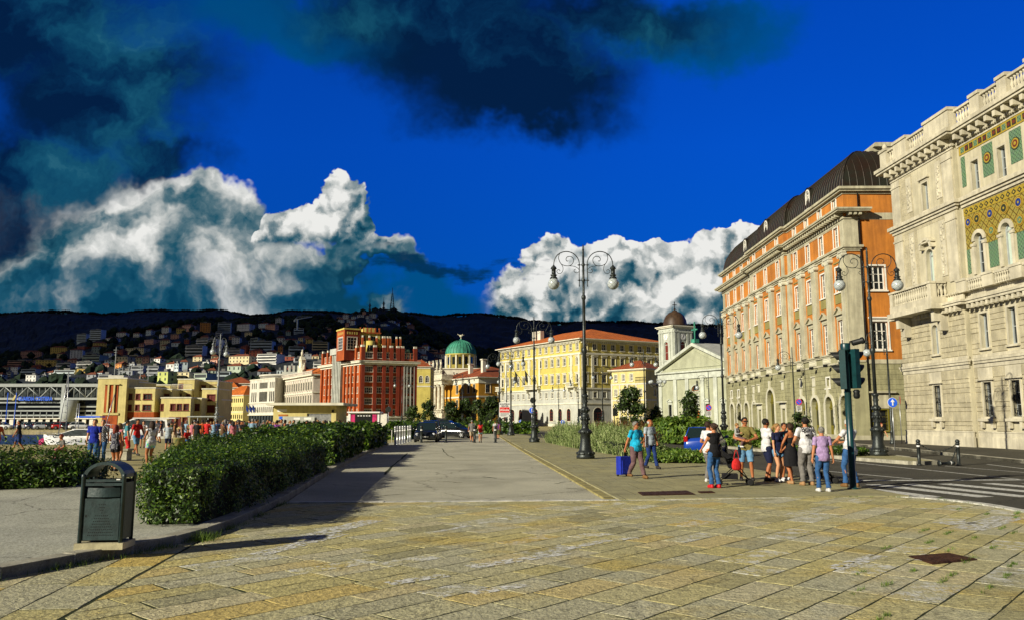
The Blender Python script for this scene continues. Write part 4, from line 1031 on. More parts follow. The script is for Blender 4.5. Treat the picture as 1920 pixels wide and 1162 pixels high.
def P2(px, Y): p = at(px, 786, Y); return (p.x, p.y)
def hiproof(P, z, rise, over, root, mat='roof_tile', name='roof', rot=0):
    c = sum((Vector((*p, 0)) for p in P), Vector()) / 4
    e1 = Vector((P[1][0] - P[0][0], P[1][1] - P[0][1], 0)); e2 = Vector((P[2][0] - P[1][0], P[2][1] - P[1][1], 0)); L1, L2 = e1.length, e2.length; e1 /= L1; e2 /= L2
    if L1 < L2: e1, e2, L1, L2 = e2, e1, L2, L1
    a, b = L1 / 2 + over, L2 / 2 + over; r = a - b
    k = [c - e1 * a - e2 * b, c + e1 * a - e2 * b, c + e1 * a + e2 * b, c - e1 * a + e2 * b]; rg = [c - e1 * r, c + e1 * r]
    mb = MB(); V = [(p.x - root.location.x, p.y - root.location.y, z) for p in k] + [(p.x - root.location.x, p.y - root.location.y, z + rise) for p in rg]
    mb.add(V, [(0, 1, 5, 4), (1, 2, 5), (2, 3, 4, 5), (3, 0, 4)], 0)
    mb.add([(v[0], v[1], z - .18) for v in V[:4]] + V[:4], [(3, 2, 1, 0), (0, 1, 5, 4), (1, 2, 6, 5), (2, 3, 7, 6), (3, 0, 4, 7)], 1)
    return mb.build(name, [mat, 'pale_trim'], root)
def bldg(name, label, P, H, faces, zones, bands=(), roof=None, rmat='roof_tile', base=0, trim='pale_trim', cat='building', group=None, root=None, cap=True):
    """P: four footprint corners, P[0]>P[1] left visible face, P[1]>P[2] right visible face.
       faces: per face a list of rows (z, h, w, xs or n, style, cols, rows, arch, frame mat, glass mat, depth)"""
    root = root or thing(name, label, cat, (P[1][0], P[1][1], 0), 0, group)
    for fi in range(4):
        fr = Frame(P[fi], P[(fi + 1) % 4]); rows = faces[fi] if fi < len(faces) else []
        if fi >= 2:
            m = MB(); m.poly([(0, 0, base), (fr.L, 0, base), (fr.L, 0, H), (0, 0, H)]); fr.put(root, 'wall', m, [zones[-1][2]]); continue
        ops = []; wl = []
        for r in rows:
            z, h, w, xs = r[0], r[1], r[2], r[3]; style = r[4] if len(r) > 4 else 'plain'; cols, rws = (r[5], r[6]) if len(r) > 6 else (2, 2)
            arch = r[7] if len(r) > 7 else False; fm = r[8] if len(r) > 8 else 'white_frame'; gm = r[9] if len(r) > 9 else 'glass'; tm = r[10] if len(r) > 10 else trim
            if isinstance(xs, int): xs = [fr.L * (k + .5) / xs for k in range(xs)]
            for x in xs: ops.append((x, z, w, h, arch)); wl.append((x, z, w, h, arch, cols, rws, style, fm, gm, tm))
        for z0, z1, mt in zones:
            m = MB(); wallgrid(m, 0, fr.L, z0, z1, ops, .2); fr.put(root, 'wall', m, [mt])
        if bands:
            for b in bands:
                m = MB(); m.box(-b[2], -b[2], b[0], fr.L + (b[2] if fi == 0 else b[2]), .02 if fi == 0 else .021, b[1] - (.004 if fi else 0)); fr.put(root, 'string_course', m, [b[3] if len(b) > 3 else trim])
        for x, z, w, h, arch, cols, rws, style, fm, gm, tm in wl:
            window(root, fr, x, z, w, h, arch, cols, rws, .2, style, fm, gm, tm, fw=.1)
    if roof: hiproof(P, H, roof[0], roof[1], root, rmat)
    elif cap:
        m = MB(); rl = root.location; m.poly([(p[0] - rl.x, p[1] - rl.y, H - .3) for p in P]); m.build('roof', ['grey_stucco'], root)
    return root
def rect(Pa, Pb, depth):
    """footprint behind the visible face Pa>Pb"""
    a = Vector((*Pa, 0)); b = Vector((*Pb, 0)); u = (b - a).normalized(); v = Vector((-u.y, u.x, 0)) * depth
    return [(a.x, a.y), (b.x, b.y), (b.x + v.x, b.y + v.y), (a.x + v.x, a.y + v.y)]
def rect2(Pc, Pl, Pr):
    """corner building: left end, corner, right end"""
    return [Pl, Pc, Pr, (Pl[0] + Pr[0] - Pc[0], Pl[1] + Pr[1] - Pc[1])]

# --- big yellow palazzo with an orange hipped roof
Q = rect2(P2(1090, 160), P2(938, 186), P2(1244, 169.5))
n = 14
r1 = [(15.7, 1.35, .9, n), (12.6, 1.6, .95, n, 'ledge'), (9.0, 1.8, 1.0, n, 'ledge'), (5.9, 1.25, .85, n), (1.1, 2.6, 1.35, [x for x in (2.2, 5.4, 8.6, 14.8, 20.5, 23.6, 26.6)], 'plain', 2, 3, True, 'maroon')]
r2 = [(15.7, 1.35, .95, 9), (12.6, 1.6, 1.0, 9, 'ledge'), (9.0, 1.8, 1.05, 9, 'ledge'), (5.9, 1.25, .9, 9), (1.0, 2.9, 2.2, [4, 10, 15], 'plain', 2, 3, True, 'maroon')]
yb = bldg('yellow_palazzo', 'large yellow palazzo with grey lower floors and a bright orange hipped roof', Q, 18.0, [r1, r2],
     [(0, 7.8, 'grey_stucco'), (7.8, 18.0, 'yellow_wall')], [(0, .5, .08), (4.6, 4.9, .15), (7.65, 7.95, .18), (14.75, 15.15, .16), (17.5, 17.75, .35), (17.76, 17.98, .6)], (3.4, .9))
fr = Frame(Q[0], Q[1])
t = MB()
for x in (fr.L - .5, fr.L - 3.1, 2.5, .5, 16.2, 12.2): t.box(x - .3, -.14, 8, x + .3, 0, 14.7)
puts(fr, yb, 'pilaster', t, ['pale_trim'], [fr.L - .5, fr.L - 3.1, 2.5, .5, 16.2, 12.2])
t = MB(); fr2 = Frame(Q[1], Q[2])
for x in (.5, 2.8): t.box(x - .3, -.14, 8, x + .3, 0, 14.7)
puts(fr2, yb, 'pilaster', t, ['pale_trim'], [.5, 2.8])
for x0, x1 in ((fr.L - 4.0, fr.L - 1.0), (11.5, 16.8), (-.5, 1.9)):
    t = MB(); t.box(x0, -1.1, 8.0, x1, 0, 8.2); balusters(t, x0 + .1, x1 - .1, 8.2, .7, -1.0, .12, .35, 0, 6); t.box(x0, -1.1, 8.9, x1, -.9, 9.05)
    for x in (x0 + .3, x1 - .5): t.box(x, -.7, 7.2, x + .25, 0, 7.99)
    fr.put(yb, 'balcony', t, ['pale_trim'])
t = MB(); dentils(t, 0, fr.L, 17.1, 17.48, -.35, 0, .2, .3); fr.put(yb, 'bracket_row', t, ['pale_trim'])
t = MB(); dentils(t, 0, fr2.L, 17.1, 17.48, -.35, 0, .2, .3); fr2.put(yb, 'bracket_row', t, ['pale_trim'])
t = MB()
for x in (6.0, 8.0): t.box(x, 5, 19.4, x + 1.2, 6, 21.9)
puts(fr, yb, 'chimney', t, ['pale_trim'], [6.6, 8.6])
for x in (11.9, 15.9):
    t = MB(); t.tube([(x, -.9, 8.9), (x - 1.6, -2.6, 12.2)], .05, 5); t.poly([(x - 1.2, -2.2, 11.4), (x - 1.6, -2.6, 12.2), (x - 1.5, -2.5, 9.9), (x - 1.1, -2.1, 9.3)]); fr.put(yb, 'flagpole', t, ['iron'])

# --- small yellow house with a roof terrace
Q = rect2(P2(1212, 134), P2(1147, 140), P2(1250, 139))
fr = Frame(Q[0], Q[1]); xs = [fr.L * k for k in (.14, .37, .6, .86)]
rr_ = lambda z, h, xs: (z, h, .65, xs, 'plain', 2, 2)
sy = bldg('yellow_house', 'small pale yellow house with a dark red hipped roof beside the church', Q, 10.3, [[rr_(8.2, 1.2, xs[:3]), rr_(5.6, 1.2, xs), rr_(2.9, 1.3, xs), rr_(.6, 1.4, xs[1:])], [rr_(5.6, 1.2, [3.0]), rr_(2.9, 1.3, [3.0])]],
     [(0, 10.3, 'cream_wall')], [(7.55, 7.8, .06, 'white_wall'), (4.75, 5.0, .06, 'white_wall'), (10.0, 10.25, .3)], (1.7, .5), 'roof_tile_dark')
t = MB()
for x in [0.15] + [fr.L * k for k in (.255, .485, .73)] + [fr.L - .15]: t.box(x - .16, -.05, 0, x + .16, 0, 7.55)
fr.put(sy, 'pilaster', t, ['white_wall'])
t = MB(); t.tube([(fr.L - 2.2, -.1, 8.3), (fr.L + .2, -.1, 8.3)], .03, 4); t.tube([(fr.L - 2.2, -.1, 8.8), (fr.L + .2, -.1, 8.8)], .03, 4)
for k in range(9): t.tube([(fr.L - 2.2 + .3 * k, -.1, 7.8), (fr.L - 2.2 + .3 * k, -.1, 8.8)], .025, 4)
fr.put(sy, 'terrace_rail', t, ['iron'])

# --- church with pediment front and bell tower
a = P2(1237, 150); d = Vector((8.2, -16, 0)).normalized(); Lc = 20.5
b = (a[0] + d.x * Lc, a[1] + d.y * Lc); Q = rect(a, b, 26); fr = Frame(Q[0], Q[1])
ch = thing('church', 'pale green neoclassical church front with a wide pediment and cross', 'church', (b[0], b[1], 0))
ops = [(3.2, 2.4, .9, 2.1, False), (7.2, 2.4, .9, 2.1, False), (13.3, 2.4, .9, 2.1, False), (17.3, 2.4, .9, 2.1, False), (10.25, .2, 1.8, 3.2, False), (10.25, 6.8, 2.0, 1.0, True)]
m = MB(); wallgrid(m, 0, Lc, 0, 10.4, ops, .3); fr.put(ch, 'wall', m, ['green_wall'])
m = MB()
for p in ([(0, 0, 0), (0, 26, 0), (0, 26, 10), (0, 0, 10)], [(Lc, 0, 0), (Lc, 26, 0), (Lc, 26, 10), (Lc, 0, 10)]): m.poly(p)
m.poly([(0, .3, 10.4), (Lc, .3, 10.4), (Lc / 2, .3, 14.6)]); fr.put(ch, 'tympanum_wall', m, ['green_wall'])
m = MB()
m.box(-.3, -.3, 9.0, Lc + .3, 0, 9.4); m.box(-.15, -.12, 9.41, Lc + .15, .05, 10.1); m.box(-.5, -.5, 10.11, Lc + .5, .3, 10.4)
for sg in (0, 1):
    x0 = -.5 if sg == 0 else Lc + .5; s = 1 if sg == 0 else -1
    m.xprism([(x0, 10.41), (Lc / 2, 14.7), (Lc / 2, 15.25), (x0, 10.95)][::s], -.5, .35)
for x in (.6, 4.9, 8.2, 12.3, 15.6, 19.9): m.box(x - .45, -.2, 0, x + .45, 0, 8.99)
m.xprism([(3.5, 10.9), (Lc - 3.5, 10.9), (Lc / 2, 13.8)], .15, .29, 1)
m.box(9.2, -.08, 4.3, 11.3, 0, 6.3); m.box(9.6, -.1, 4.7, 10.9, -.081, 5.9, 1)
m.xprism([(9.0, 3.7), (11.5, 3.7), (10.25, 4.25)], -.5, 0)
fr.put(ch, 'pediment_trim', m, ['church_stone', 'green_wall'])
for o in ops[:4]: window(ch, fr, o[0], o[1], o[2], o[3], False, 3, 4, .3, 'ped', 'iron', 'glass', 'church_stone', fw=.08)
window(ch, fr, *ops[5][:4], True, 4, 1, .3, 'plain', 'wood_door', 'glass', 'church_stone', fw=.08)
m = MB(); m.box(9.35, .2, .2, 11.15, .3, 3.4); fr.put(ch, 'door', m, ['wood_door'])
m = MB(); rz_ = [(-.5, 10.95), (Lc / 2, 15.3), (Lc + .5, 10.95)]
for (xa, za), (xb, zb) in zip(rz_, rz_[1:]): m.poly([(xa, .3, za), (xb, .3, zb), (xb, 26, zb), (xa, 26, za)])
fr.put(ch, 'roof', m, ['grey_stucco'])
m = MB(); m.box(Lc / 2 - .5, -.2, 15.26, Lc / 2 + .5, .8, 15.9); m.box(Lc / 2 - .09, .2, 15.9, Lc / 2 + .09, .38, 19.0); m.box(Lc / 2 - .75, .2, 17.5, Lc / 2 + .75, .38, 17.7)
for k in range(8): m.ball((Lc / 2 + .3 * math.cos(k * .785), .3, 17.6 + .3 * math.sin(k * .785)), .09, 0, 5, 4)
fr.put(ch, 'cross', m, ['copper_green'])
# bell tower
tc = P2(1267, 151); d2 = Vector((.89, .456, 0)); e2 = Vector((.456, -.89, 0))
Pc = Vector((*tc, 0)); W = 4.5; Pl = Pc - e2 * W; Pr = Pc + d2 * W
Q = rect2((Pc.x, Pc.y), (Pl.x, Pl.y), (Pr.x, Pr.y))
row = [(13.0, 3.6, 1.2, [W / 2], 'plain', 1, 2, True, 'church_stone', 'maroon', 'church_stone')]
bt = bldg('bell_tower', 'church bell tower with clock faces and a dark brown copper dome', Q, 19.6, [row, row], [(0, 19.6, 'church_stone')], [(11.6, 11.9, .2), (19.2, 19.4, .3), (19.4, 19.6, .5), (12.9, 13.0, .1)], cat='tower')
for fr in (Frame(Q[0], Q[1]), Frame(Q[1], Q[2])):
    m = MB()
    for x in (.35, 1.15, W - 1.15, W - .35): m.box(x - .22, -.15, 12.0, x + .22, 0, 18.8)
    m.box(0, -.2, 18.3, W, 0, 18.6); balusters(m, W / 2 - .8, W / 2 + .8, 12.0, .8, -.1, .12, .3, 0, 6)
    fr.put(bt, 'pilaster', m, ['church_stone'])
    m = MB(); m.xprism([(W / 2 + .62 * math.cos(k * math.pi / 9), 17.5 + .62 * math.sin(k * math.pi / 9)) for k in range(18)], -.1, 0); c = fr.put(bt, 'clock', m, ['clock_white'])
    m = MB(); m.xprism([(W / 2 - .04, 17.5), (W / 2 + .04, 17.5), (W / 2 + .2, 17.95), (W / 2 + .12, 17.97)], -.13, -.11); m.xprism([(W / 2 - .03, 17.55), (W / 2 + .03, 17.5), (W / 2 - .2, 17.15), (W / 2 - .26, 17.2)], -.13, -.11)
    for k in range(12): m.box(W / 2 + .52 * math.cos(k * math.pi / 6) - .03, -.12, 17.5 + .52 * math.sin(k * math.pi / 6) - .05, W / 2 + .52 * math.cos(k * math.pi / 6) + .03, -.101, 17.5 + .52 * math.sin(k * math.pi / 6) + .05)
    m.build('clock_hand', ['iron'], c)
cc = (Pl + Pr) / 2 - bt.location; m = MB()
m.lathe([(2.35, 19.6), (2.3, 20.0), (2.15, 20.9), (1.75, 21.7), (1.1, 22.3), (.45, 22.55), (.45, 22.75), (.1, 22.8)], 20, (cc.x, cc.y, 0)); m.build('dome', ['brown_copper'], bt)
m = MB(); m.ball((cc.x, cc.y, 23.0), .2); m.box(cc.x - .06, cc.y - .06, 23, cc.x + .06, cc.y + .06, 24.4); m.box(cc.x - .4, cc.y - .06, 23.7, cc.x + .4, cc.y + .06, 23.85); m.build('cross', ['iron'], bt)

# --- ochre palace with portico, statues and a green dome
pc = P2(897, 200); pl_ = P2(777, 235); pr_ = (pc[0] + 14, pc[1] + 8.1)
Q = rect2(pc, pl_, pr_); fr = Frame(Q[0], Q[1]); L = fr.L
xl = [L * k for k in (.07, .15, .23)]; xr_ = [L * k for k in (.70, .78, .86, .94)]
rw = lambda xs: [(8.3, 2.2, 1.1, xs, 'plain', 2, 2, False, 'iron'), (4.6, 2.0, 1.1, xs, 'plain', 2, 2, False, 'iron'), (1.0, 2.0, 1.1, xs, 'plain', 2, 2, False, 'iron'), (11.3, .45, .5, xs, 'bare', 1, 1, False, 'iron')]
dp = bldg('domed_palace', 'ochre palace with a tall white column portico topped by statues and a green copper dome', Q, 12.3, [rw(xl + xr_), [(8.3, 2.2, 1.3, 3, 'ledge'), (4.4, 2.2, 1.3, 3, 'ledge'), (1.0, 2.2, 1.3, 3)]],
     [(0, 7.3, 'ochre_wall'), (7.3, 10.8, 'ochre_wall'), (10.8, 12.3, 'pale_trim')], [(7.1, 7.5, .12), (10.7, 10.9, .1), (12.0, 12.28, .5)], (3.3, .6), 'roof_tile_dark')
p0, p1 = L * .29, L * .63
m = MB(); m.box(p0, -3.0, 0, p1, 0, 3.2); m.box(p0 - .3, -3.3, 10.9, p1 + .3, -.0, 12.0); m.box(p0 - .7, -3.7, 12.0, p1 + .7, 0, 12.4); m.box(p0 - .2, -3.2, 12.4, p1 + .2, 0, 13.6); m.box(p0 - .3, -3.3, 14.55, p1 + .3, -2.9, 14.75)
balusters(m, p0, p1, 13.6, .95, -3.1, .16, .5, 0, 6); balusters(m, p0, p1, 3.2, .9, -3.1, .16, .5, 0, 6); m.box(p0, -3.2, 4.1, p1, -2.9, 4.25)
fr.put(dp, 'portico', m, ['statue_stone'])
for k in range(6):
    x = p0 + .8 + (p1 - p0 - 1.6) * k / 5; m = MB(); m.lathe([(.75, 3.2), (.75, 3.6), (.58, 3.8), (.56, 6), (.48, 9.9), (.5, 10.1), (.8, 10.5), (.85, 10.9)], 14, (x, -2.4, 0)); fr.put(dp, 'column', m, ['statue_stone'])
for k in range(6):
    x = p0 + .8 + (p1 - p0 - 1.6) * k / 5; m = MB(); m.box(x - .4, -3.4, 14.2, x + .4, -2.7, 14.9)
    m.lathe([(.34, 14.9), (.4, 15.6), (.28, 16.2), (.38, 16.7), (.3, 17.0), (.12, 17.15), (.2, 17.35), (.18, 17.6), (.02, 17.7)], 8, (x, -3.05, 0)); m.tube([(x + .3, -3.1, 16.8), (x + .62, -3.25, 16.3), (x + .45, -3.4, 15.8)], .1, 5); m.tube([(x - .3, -3.1, 16.8), (x - .55, -3.2, 17.2), (x - .5, -3.2, 17.7)], .09, 5)
    fr.put(dp, 'statue', m, ['statue_stone'])
dc = Vector((*P2(863, 228), 0)) - dp.location
m = MB(); m.box(dc.x - 7, dc.y - 7, 10, dc.x + 7, dc.y + 7, 15.6); m.box(dc.x - 7.3, dc.y - 7.3, 15.6, dc.x + 7.3, dc.y + 7.3, 15.9); m.build('dome_base', ['pale_trim'], dp)
m = MB(); m.lathe([(4.15, 15.6), (4.15, 20.0), (4.45, 20.05), (4.45, 20.35)], 28, (dc.x, dc.y, 0), 0); dr = m.build('drum', ['yellow_wall'], dp)
m = MB()
for k in range(14):
    a_ = k * 2 * math.pi / 14; m = MB(); m.M = Matrix.Translation((dc.x, dc.y, 0)) @ Matrix.Rotation(a_, 4, 'Z'); m.box(-.4, -4.22, 17.2, .4, -4.1, 19.4); m.build('window', ['glass'], dr)
    m = MB(); m.M = Matrix.Translation((dc.x, dc.y, 0)) @ Matrix.Rotation(a_, 4, 'Z'); m.box(.75, -4.4, 15.6, 1.1, -4.0, 20.0); m.build('pilaster', ['pale_trim'], dr)
m = MB(); m.lathe([(4.4, 20.36)] + [(4.35 * math.cos(a_ * math.pi / 20), 20.4 + 4.1 * math.sin(a_ * math.pi / 20)) for a_ in range(0, 10)] + [(.4, 24.5), (.4, 24.8), (.05, 24.9)], 28, (dc.x, dc.y, 0)); dm = m.build('dome', ['copper_green'], dp)
m = MB()
for k in range(28):
    a_ = k * 2 * math.pi / 28; m.tube([(dc.x + 4.38 * math.cos(b_ * math.pi / 20) * math.cos(a_), dc.y + 4.38 * math.cos(b_ * math.pi / 20) * math.sin(a_), 20.42 + 4.12 * math.sin(b_ * math.pi / 20)) for b_ in range(0, 10)], .06, 4)
m.build('rib', ['copper_green'], dm)
m = MB(); m.tube([(dc.x, dc.y, 24.8), (dc.x, dc.y, 25.4)], .12, 6); m.ball((dc.x, dc.y, 25.8), .35, 0, 8, 6, (1.4, .8, 1)); m.tube([(dc.x - 1.1, dc.y, 26.4), (dc.x - .2, dc.y, 25.9), (dc.x + .2, dc.y, 25.9), (dc.x + 1.0, dc.y, 26.2)], [.03, .16, .16, .03], 5); m.tube([(dc.x + .2, dc.y, 25.9), (dc.x + .5, dc.y, 26.4)], .1, 5)
m.build('eagle', ['statue_stone'], dp)
m = MB()
for x, h in ((L * .72, 16.2), (L * .90, 17.0)): m.box(x - .5, 3, 12.5, x + .5, 4, h); m.box(x - .7, 2.8, h, x + .7, 4.2, h + .25)
puts(fr, dp, 'chimney', m, ['pale_trim'], [L * .72, L * .90])
bldg('yellow_palazzo', 'narrow yellow brown house with arched windows between the red building and the domed palace', rect(P2(770, 262), P2(806, 262), 12), 19.0, [[(13.8, 2.2, 1.2, 3, 'plain', 2, 2, True)]], [(0, 19, 'yellow_wall')], [(18.3, 18.6, .2), (12.4, 12.8, .1)], (2.4, .6), 'roof_tile_dark')

# --- red brick building with a tower and turrets
pc = P2(676, 190); Q = rect2(pc, P2(601, 210), P2(778, 195.5)); f0 = Frame(Q[0], Q[1]); f1_ = Frame(Q[1], Q[2]); L0, L1 = f0.L, f1_.L
zr = [2.9, 5.45, 8.1, 10.75, 13.1, 16.4]; 
xa = [L0 * k for k in (.10, .21, .29)]; xb = [L0 * k for k in (.66, .74, .82, .93)]; xc_ = [L1 * k for k in (.13, .33, .47, .60)]
fm = lambda xs, w, c: [(z - .0, 1.35, w, xs, 'plain', c, 2, False, 'white_frame', 'pale_shutter') for z in zr]
fg = lambda xs, w, c: [(z - .0, 1.35, w, xs, 'plain', c, 2, False, 'white_frame', 'glass') for z in zr]
rb = bldg('red_building', 'tall red brick corner building with a square tower, turrets and pale cornice', Q, 17.9, [fm(xa, .9, 2) + fm(xb, .9, 2), fg(xc_[:1], 1.9, 4) + fg(xc_[1:], 1.35, 3) + [(z, 1.5, .8, [L1 * k for k in (.79, .86, .93)], 'none', 2, 2, False, 'white_frame', 'glass') for z in zr]],
     [(0, 2.4, 'grey_stucco'), (2.4, 17.9, 'brick_orange')], [(2.3, 2.7, .3), (14.75, 15.2, .35), (15.22, 15.6, .9), (15.61, 15.8, 1.0)])
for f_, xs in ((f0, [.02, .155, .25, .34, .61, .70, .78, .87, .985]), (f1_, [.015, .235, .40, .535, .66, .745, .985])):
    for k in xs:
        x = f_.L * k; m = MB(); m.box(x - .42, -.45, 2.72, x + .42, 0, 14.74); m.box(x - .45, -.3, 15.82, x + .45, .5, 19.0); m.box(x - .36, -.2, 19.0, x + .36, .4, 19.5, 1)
        f_.put(rb, 'buttress', m, ['brick_shaded' if f_ is f1_ else 'brick_orange', 'pale_trim'])
m = MB(); m.box(L1 * .76, -.5, 2.75, L1 * .785, 0, 14.7); m.box(L1 * .82, -.5, 2.75, L1 * .835, 0, 14.7); m.box(L1 * .89, -.5, 2.75, L1 * .905, 0, 14.7); m.box(L1 * .955, -.5, 2.75, L1 * .97, 0, 14.7)
for z in zr[:-1]: m.box(L1 * .785, -.2, z + 1.5, L1 * .955, 0, z + 2.0)
f1_.put(rb, 'pale_bay', m, ['grey_stucco'])
m = MB(); m.box(L0 * .37, -1.0, 0, L0 * .58, 0, 17.9); m.box(L0 * .35, -1.5, 17.9, L0 * .60, 0, 19.4, 0)
for k in (.39, .43, .47, .51, .55): m.box(L0 * k, -1.2, 2, L0 * (k + .012), -1.0, 17.8)
f0.put(rb, 'pale_bay', m, ['grey_stucco'])
for k in (.41, .45, .49, .53):
    for z in zr + [15.0]: m = MB(); m.box(L0 * k + .05, -1.03, z, L0 * (k + .02), -1.0, z + 1.7); f0.put(rb, 'window', m, ['glass'])
tp = Vector((*P2(641.5, 192), 0)); tl = Vector((*P2(627, 197), 0)); tr = Vector((*P2(671, 194), 0))
QT = rect2((tp.x, tp.y), (tl.x, tl.y), (tr.x, tr.y)); tw = MB()
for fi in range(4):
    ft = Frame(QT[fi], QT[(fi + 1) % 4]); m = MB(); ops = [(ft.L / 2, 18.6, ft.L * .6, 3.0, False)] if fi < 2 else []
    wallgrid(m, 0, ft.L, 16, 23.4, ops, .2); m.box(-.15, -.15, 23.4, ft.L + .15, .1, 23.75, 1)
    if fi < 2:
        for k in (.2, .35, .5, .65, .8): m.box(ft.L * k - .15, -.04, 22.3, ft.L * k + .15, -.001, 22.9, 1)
    ft.put(rb, 'tower_wall', m, ['brick_orange' if fi == 0 else 'brick_shaded', 'yellow_wall'])
    if fi < 2: window(rb, ft, ops[0][0], ops[0][1], ops[0][2], ops[0][3], False, 3, 4, .2, 'plain', fw=.12)
m = MB(); rl = rb.location; m.poly([(p[0] - rl.x, p[1] - rl.y, 23.5) for p in QT]); m.build('tower_roof', ['grey_stucco'], rb)
m = MB()
m.box(4.0, 4, 17.5, 16, 12, 19.8, 0); m.lathe([(3.0, 17.5), (3.0, 20.6)], 16, (4.5, 3.4, 0), 0); m.box(1.5, 6, 19.8, 11.5, 12, 22.9, 0); m.box(1.2, 5.7, 22.9, 11.8, 12.3, 23.2, 1); m.box(4.5, 7, 23.2, 9.5, 11, 24.4, 0)
for x in (1.8, 3.4, 5.2, 7.0, 9.0, 11): m.box(x - .25, 5.8, 23.2, x + .25, 6.3, 24.3, 1)
m.box(12.5, 4.5, 19.8, 16.5, 9, 21.8, 2); m.box(17, 2.5, 17.5, L1 - 1.5, 8, 20.4, 0)
for x in (.8, 4, 7.5, 10.5, 14, 17.2, 19, L1 - 2, L1 - .5): m.box(x - .4, 1.2, 17.5, x + .4, 2.0, 21.4, 1); m.box(x - .3, 1.3, 21.4, x + .3, 1.9, 21.9, 3)
m.v = [(v[0] * L1 / 26, v[1], v[2]) for v in m.v]
f1_.put(rb, 'penthouse', m, ['yellow_wall', 'brick_orange', 'glass_grey', 'pale_trim'])
for x, z in ((3.6, 18.2), (5.3, 18.2), (9, 18.0), (12, 18.0), (14.6, 18.0), (3.2, 20.9), (8.0, 20.9), (19, 18.4), (21, 18.4)):
    x = x * L1 / 26; m = MB(); yy = {18.2: .35, 18.0: 3.98, 20.9: 5.98, 18.4: 2.48}[z]; m.box(x - .5, yy - .06, z, x + .5, yy, z + 1.3); m.box(x - .03, yy - .09, z, x + .03, yy - .061, z + 1.3, 1); f1_.put(rb, 'window', m, ['glass', 'white_frame'])

# --- pink-white palazzo with a clock gable
Q = rect2(P2(585, 215), P2(527, 243), (P2(585, 215)[0] + 10, 219)); f0 = Frame(Q[0], Q[1]); L0 = f0.L
ws_ = [L0 * (k + .7) / 13.4 for k in range(13)]
wp = bldg('white_palazzo', 'ornate pinkish white palazzo with arched windows and a statue topped clock gable', Q, 14.0, [[(9.8, 2.3, 1.1, ws_, 'plain', 1, 2, True, 'iron'), (6.0, 2.5, 1.1, ws_, 'plain', 1, 2, True, 'iron'), (2, 2.3, 1.1, ws_, 'plain', 1, 2, True, 'iron')], [(9.8, 2.3, 1.4, 2, 'ped', 2, 2, False, 'iron'), (6.0, 2.5, 1.4, 2, 'ped', 2, 2, False, 'iron')]],
     [(0, 14.0, 'pink_white')], [(8.9, 9.2, .2), (5.0, 5.3, .2), (12.9, 13.2, .15), (13.6, 13.98, .7)], (2.6, .3), 'roof_tile')
m = MB(); balusters(m, .2, L0 - .2, 14.0, .8, -.3, .16, .5, 0, 6); m.box(0, -.45, 14.8, L0, -.1, 14.95)
for k in range(14): x = L0 * (k + .2) / 13.4; m.box(x - .18, -.12, 0, x + .18, 0, 12.9)
f0.put(wp, 'balustrade', m, ['pink_white'])
m = MB(); x = L0 * .62; m.box(x - 2.4, -.3, 14, x + 2.4, .8, 15.6); m.box(x - 1.4, -.3, 15.6, x + 1.4, .8, 18.4); m.xprism([(x - 1.7, 18.4), (x + 1.7, 18.4), (x, 19.6)], -.4, .8); m.xprism([(x - 2.6, 15.6), (x - 1.4, 15.6), (x - 1.4, 17.4)], -.2, .7); m.xprism([(x + 1.4, 15.6), (x + 2.6, 15.6), (x + 1.4, 17.4)], -.2, .7)
for xx, z in ((x, 19.5), (x - 2.6, 15.6), (x + 2.6, 15.6)): m.lathe([(.3, 0), (.4, .8), (.35, 1.3), (.15, 1.5), (.24, 1.75), (.02, 2.0)], 8, (xx, .2, z))
cg = f0.put(wp, 'clock_gable', m, ['statue_stone']); m = MB(); m.xprism([(x + .8 * math.cos(k * math.pi / 9), 17 + .8 * math.sin(k * math.pi / 9)) for k in range(18)], -.38, -.3); m.box(x - .04, -.42, 17, x + .04, -.385, 17.6, 1); m.box(x, -.42, 16.96, x + .45, -.385, 17.04, 1); m.build('clock', ['clock_white', 'iron'], cg)

# --- plain grey modern building, with the curved pale building behind
Q = rect2(P2(513, 238), P2(466, 252), (P2(513, 238)[0] + 7, 252)); f0 = Frame(Q[0], Q[1]); L0 = f0.L
a_ = [L0 * k for k in (.1, .18, .26)]; b_ = [L0 * (.42 + .045 * k) for k in range(7)]; c_ = [L0 * k for k in (.82, .89, .96)]
gb = bldg('grey_office_building', 'plain pale grey office block with long window bands and a dark ground floor', Q, 14.2, [[(11.2, 1.8, .6, a_ + c_, 'bare', 1, 1, False, 'iron'), (11.2, 1.8, .7, b_, 'bare', 1, 1, False, 'iron'), (7.2, 3.0, .75, a_ + b_ + c_, 'bare', 1, 2, False, 'iron'), (4.0, 1.6, .7, 13, 'bare', 1, 1, False, 'iron'), (.6, 2.4, 1.0, 9, 'bare', 1, 1, False, 'iron')], [(9.0, 3.5, .4, [5.5], 'bare', 1, 3, False, 'iron'), (5.0, 2.8, .4, [5.5], 'bare', 1, 3, False, 'iron')]],
     [(0, 3.2, 'glass_grey'), (3.2, 14.2, 'white_wall')], [(6.7, 6.9, .25), (13.9, 14.2, .12), (3.1, 3.4, .3)])
m = MB()
for k in range(3): m.tube([(L0 * (.12 + .13 * k), -.2, 4.2), (L0 * (.12 + .13 * k) - .6, -1.6, 6.4)], .05, 4); m.poly([(L0 * (.12 + .13 * k) - .6, -1.6, 6.4), (L0 * (.12 + .13 * k) - .3, -.9, 5.3), (L0 * (.12 + .13 * k) - .2, -1.0, 3.9), (L0 * (.12 + .13 * k) - .7, -1.6, 4.8)], 1)
puts(f0, gb, 'flagpole', m, ['iron', 'mosaic_blue'], [L0 * (.12 + .13 * k) for k in range(3)])
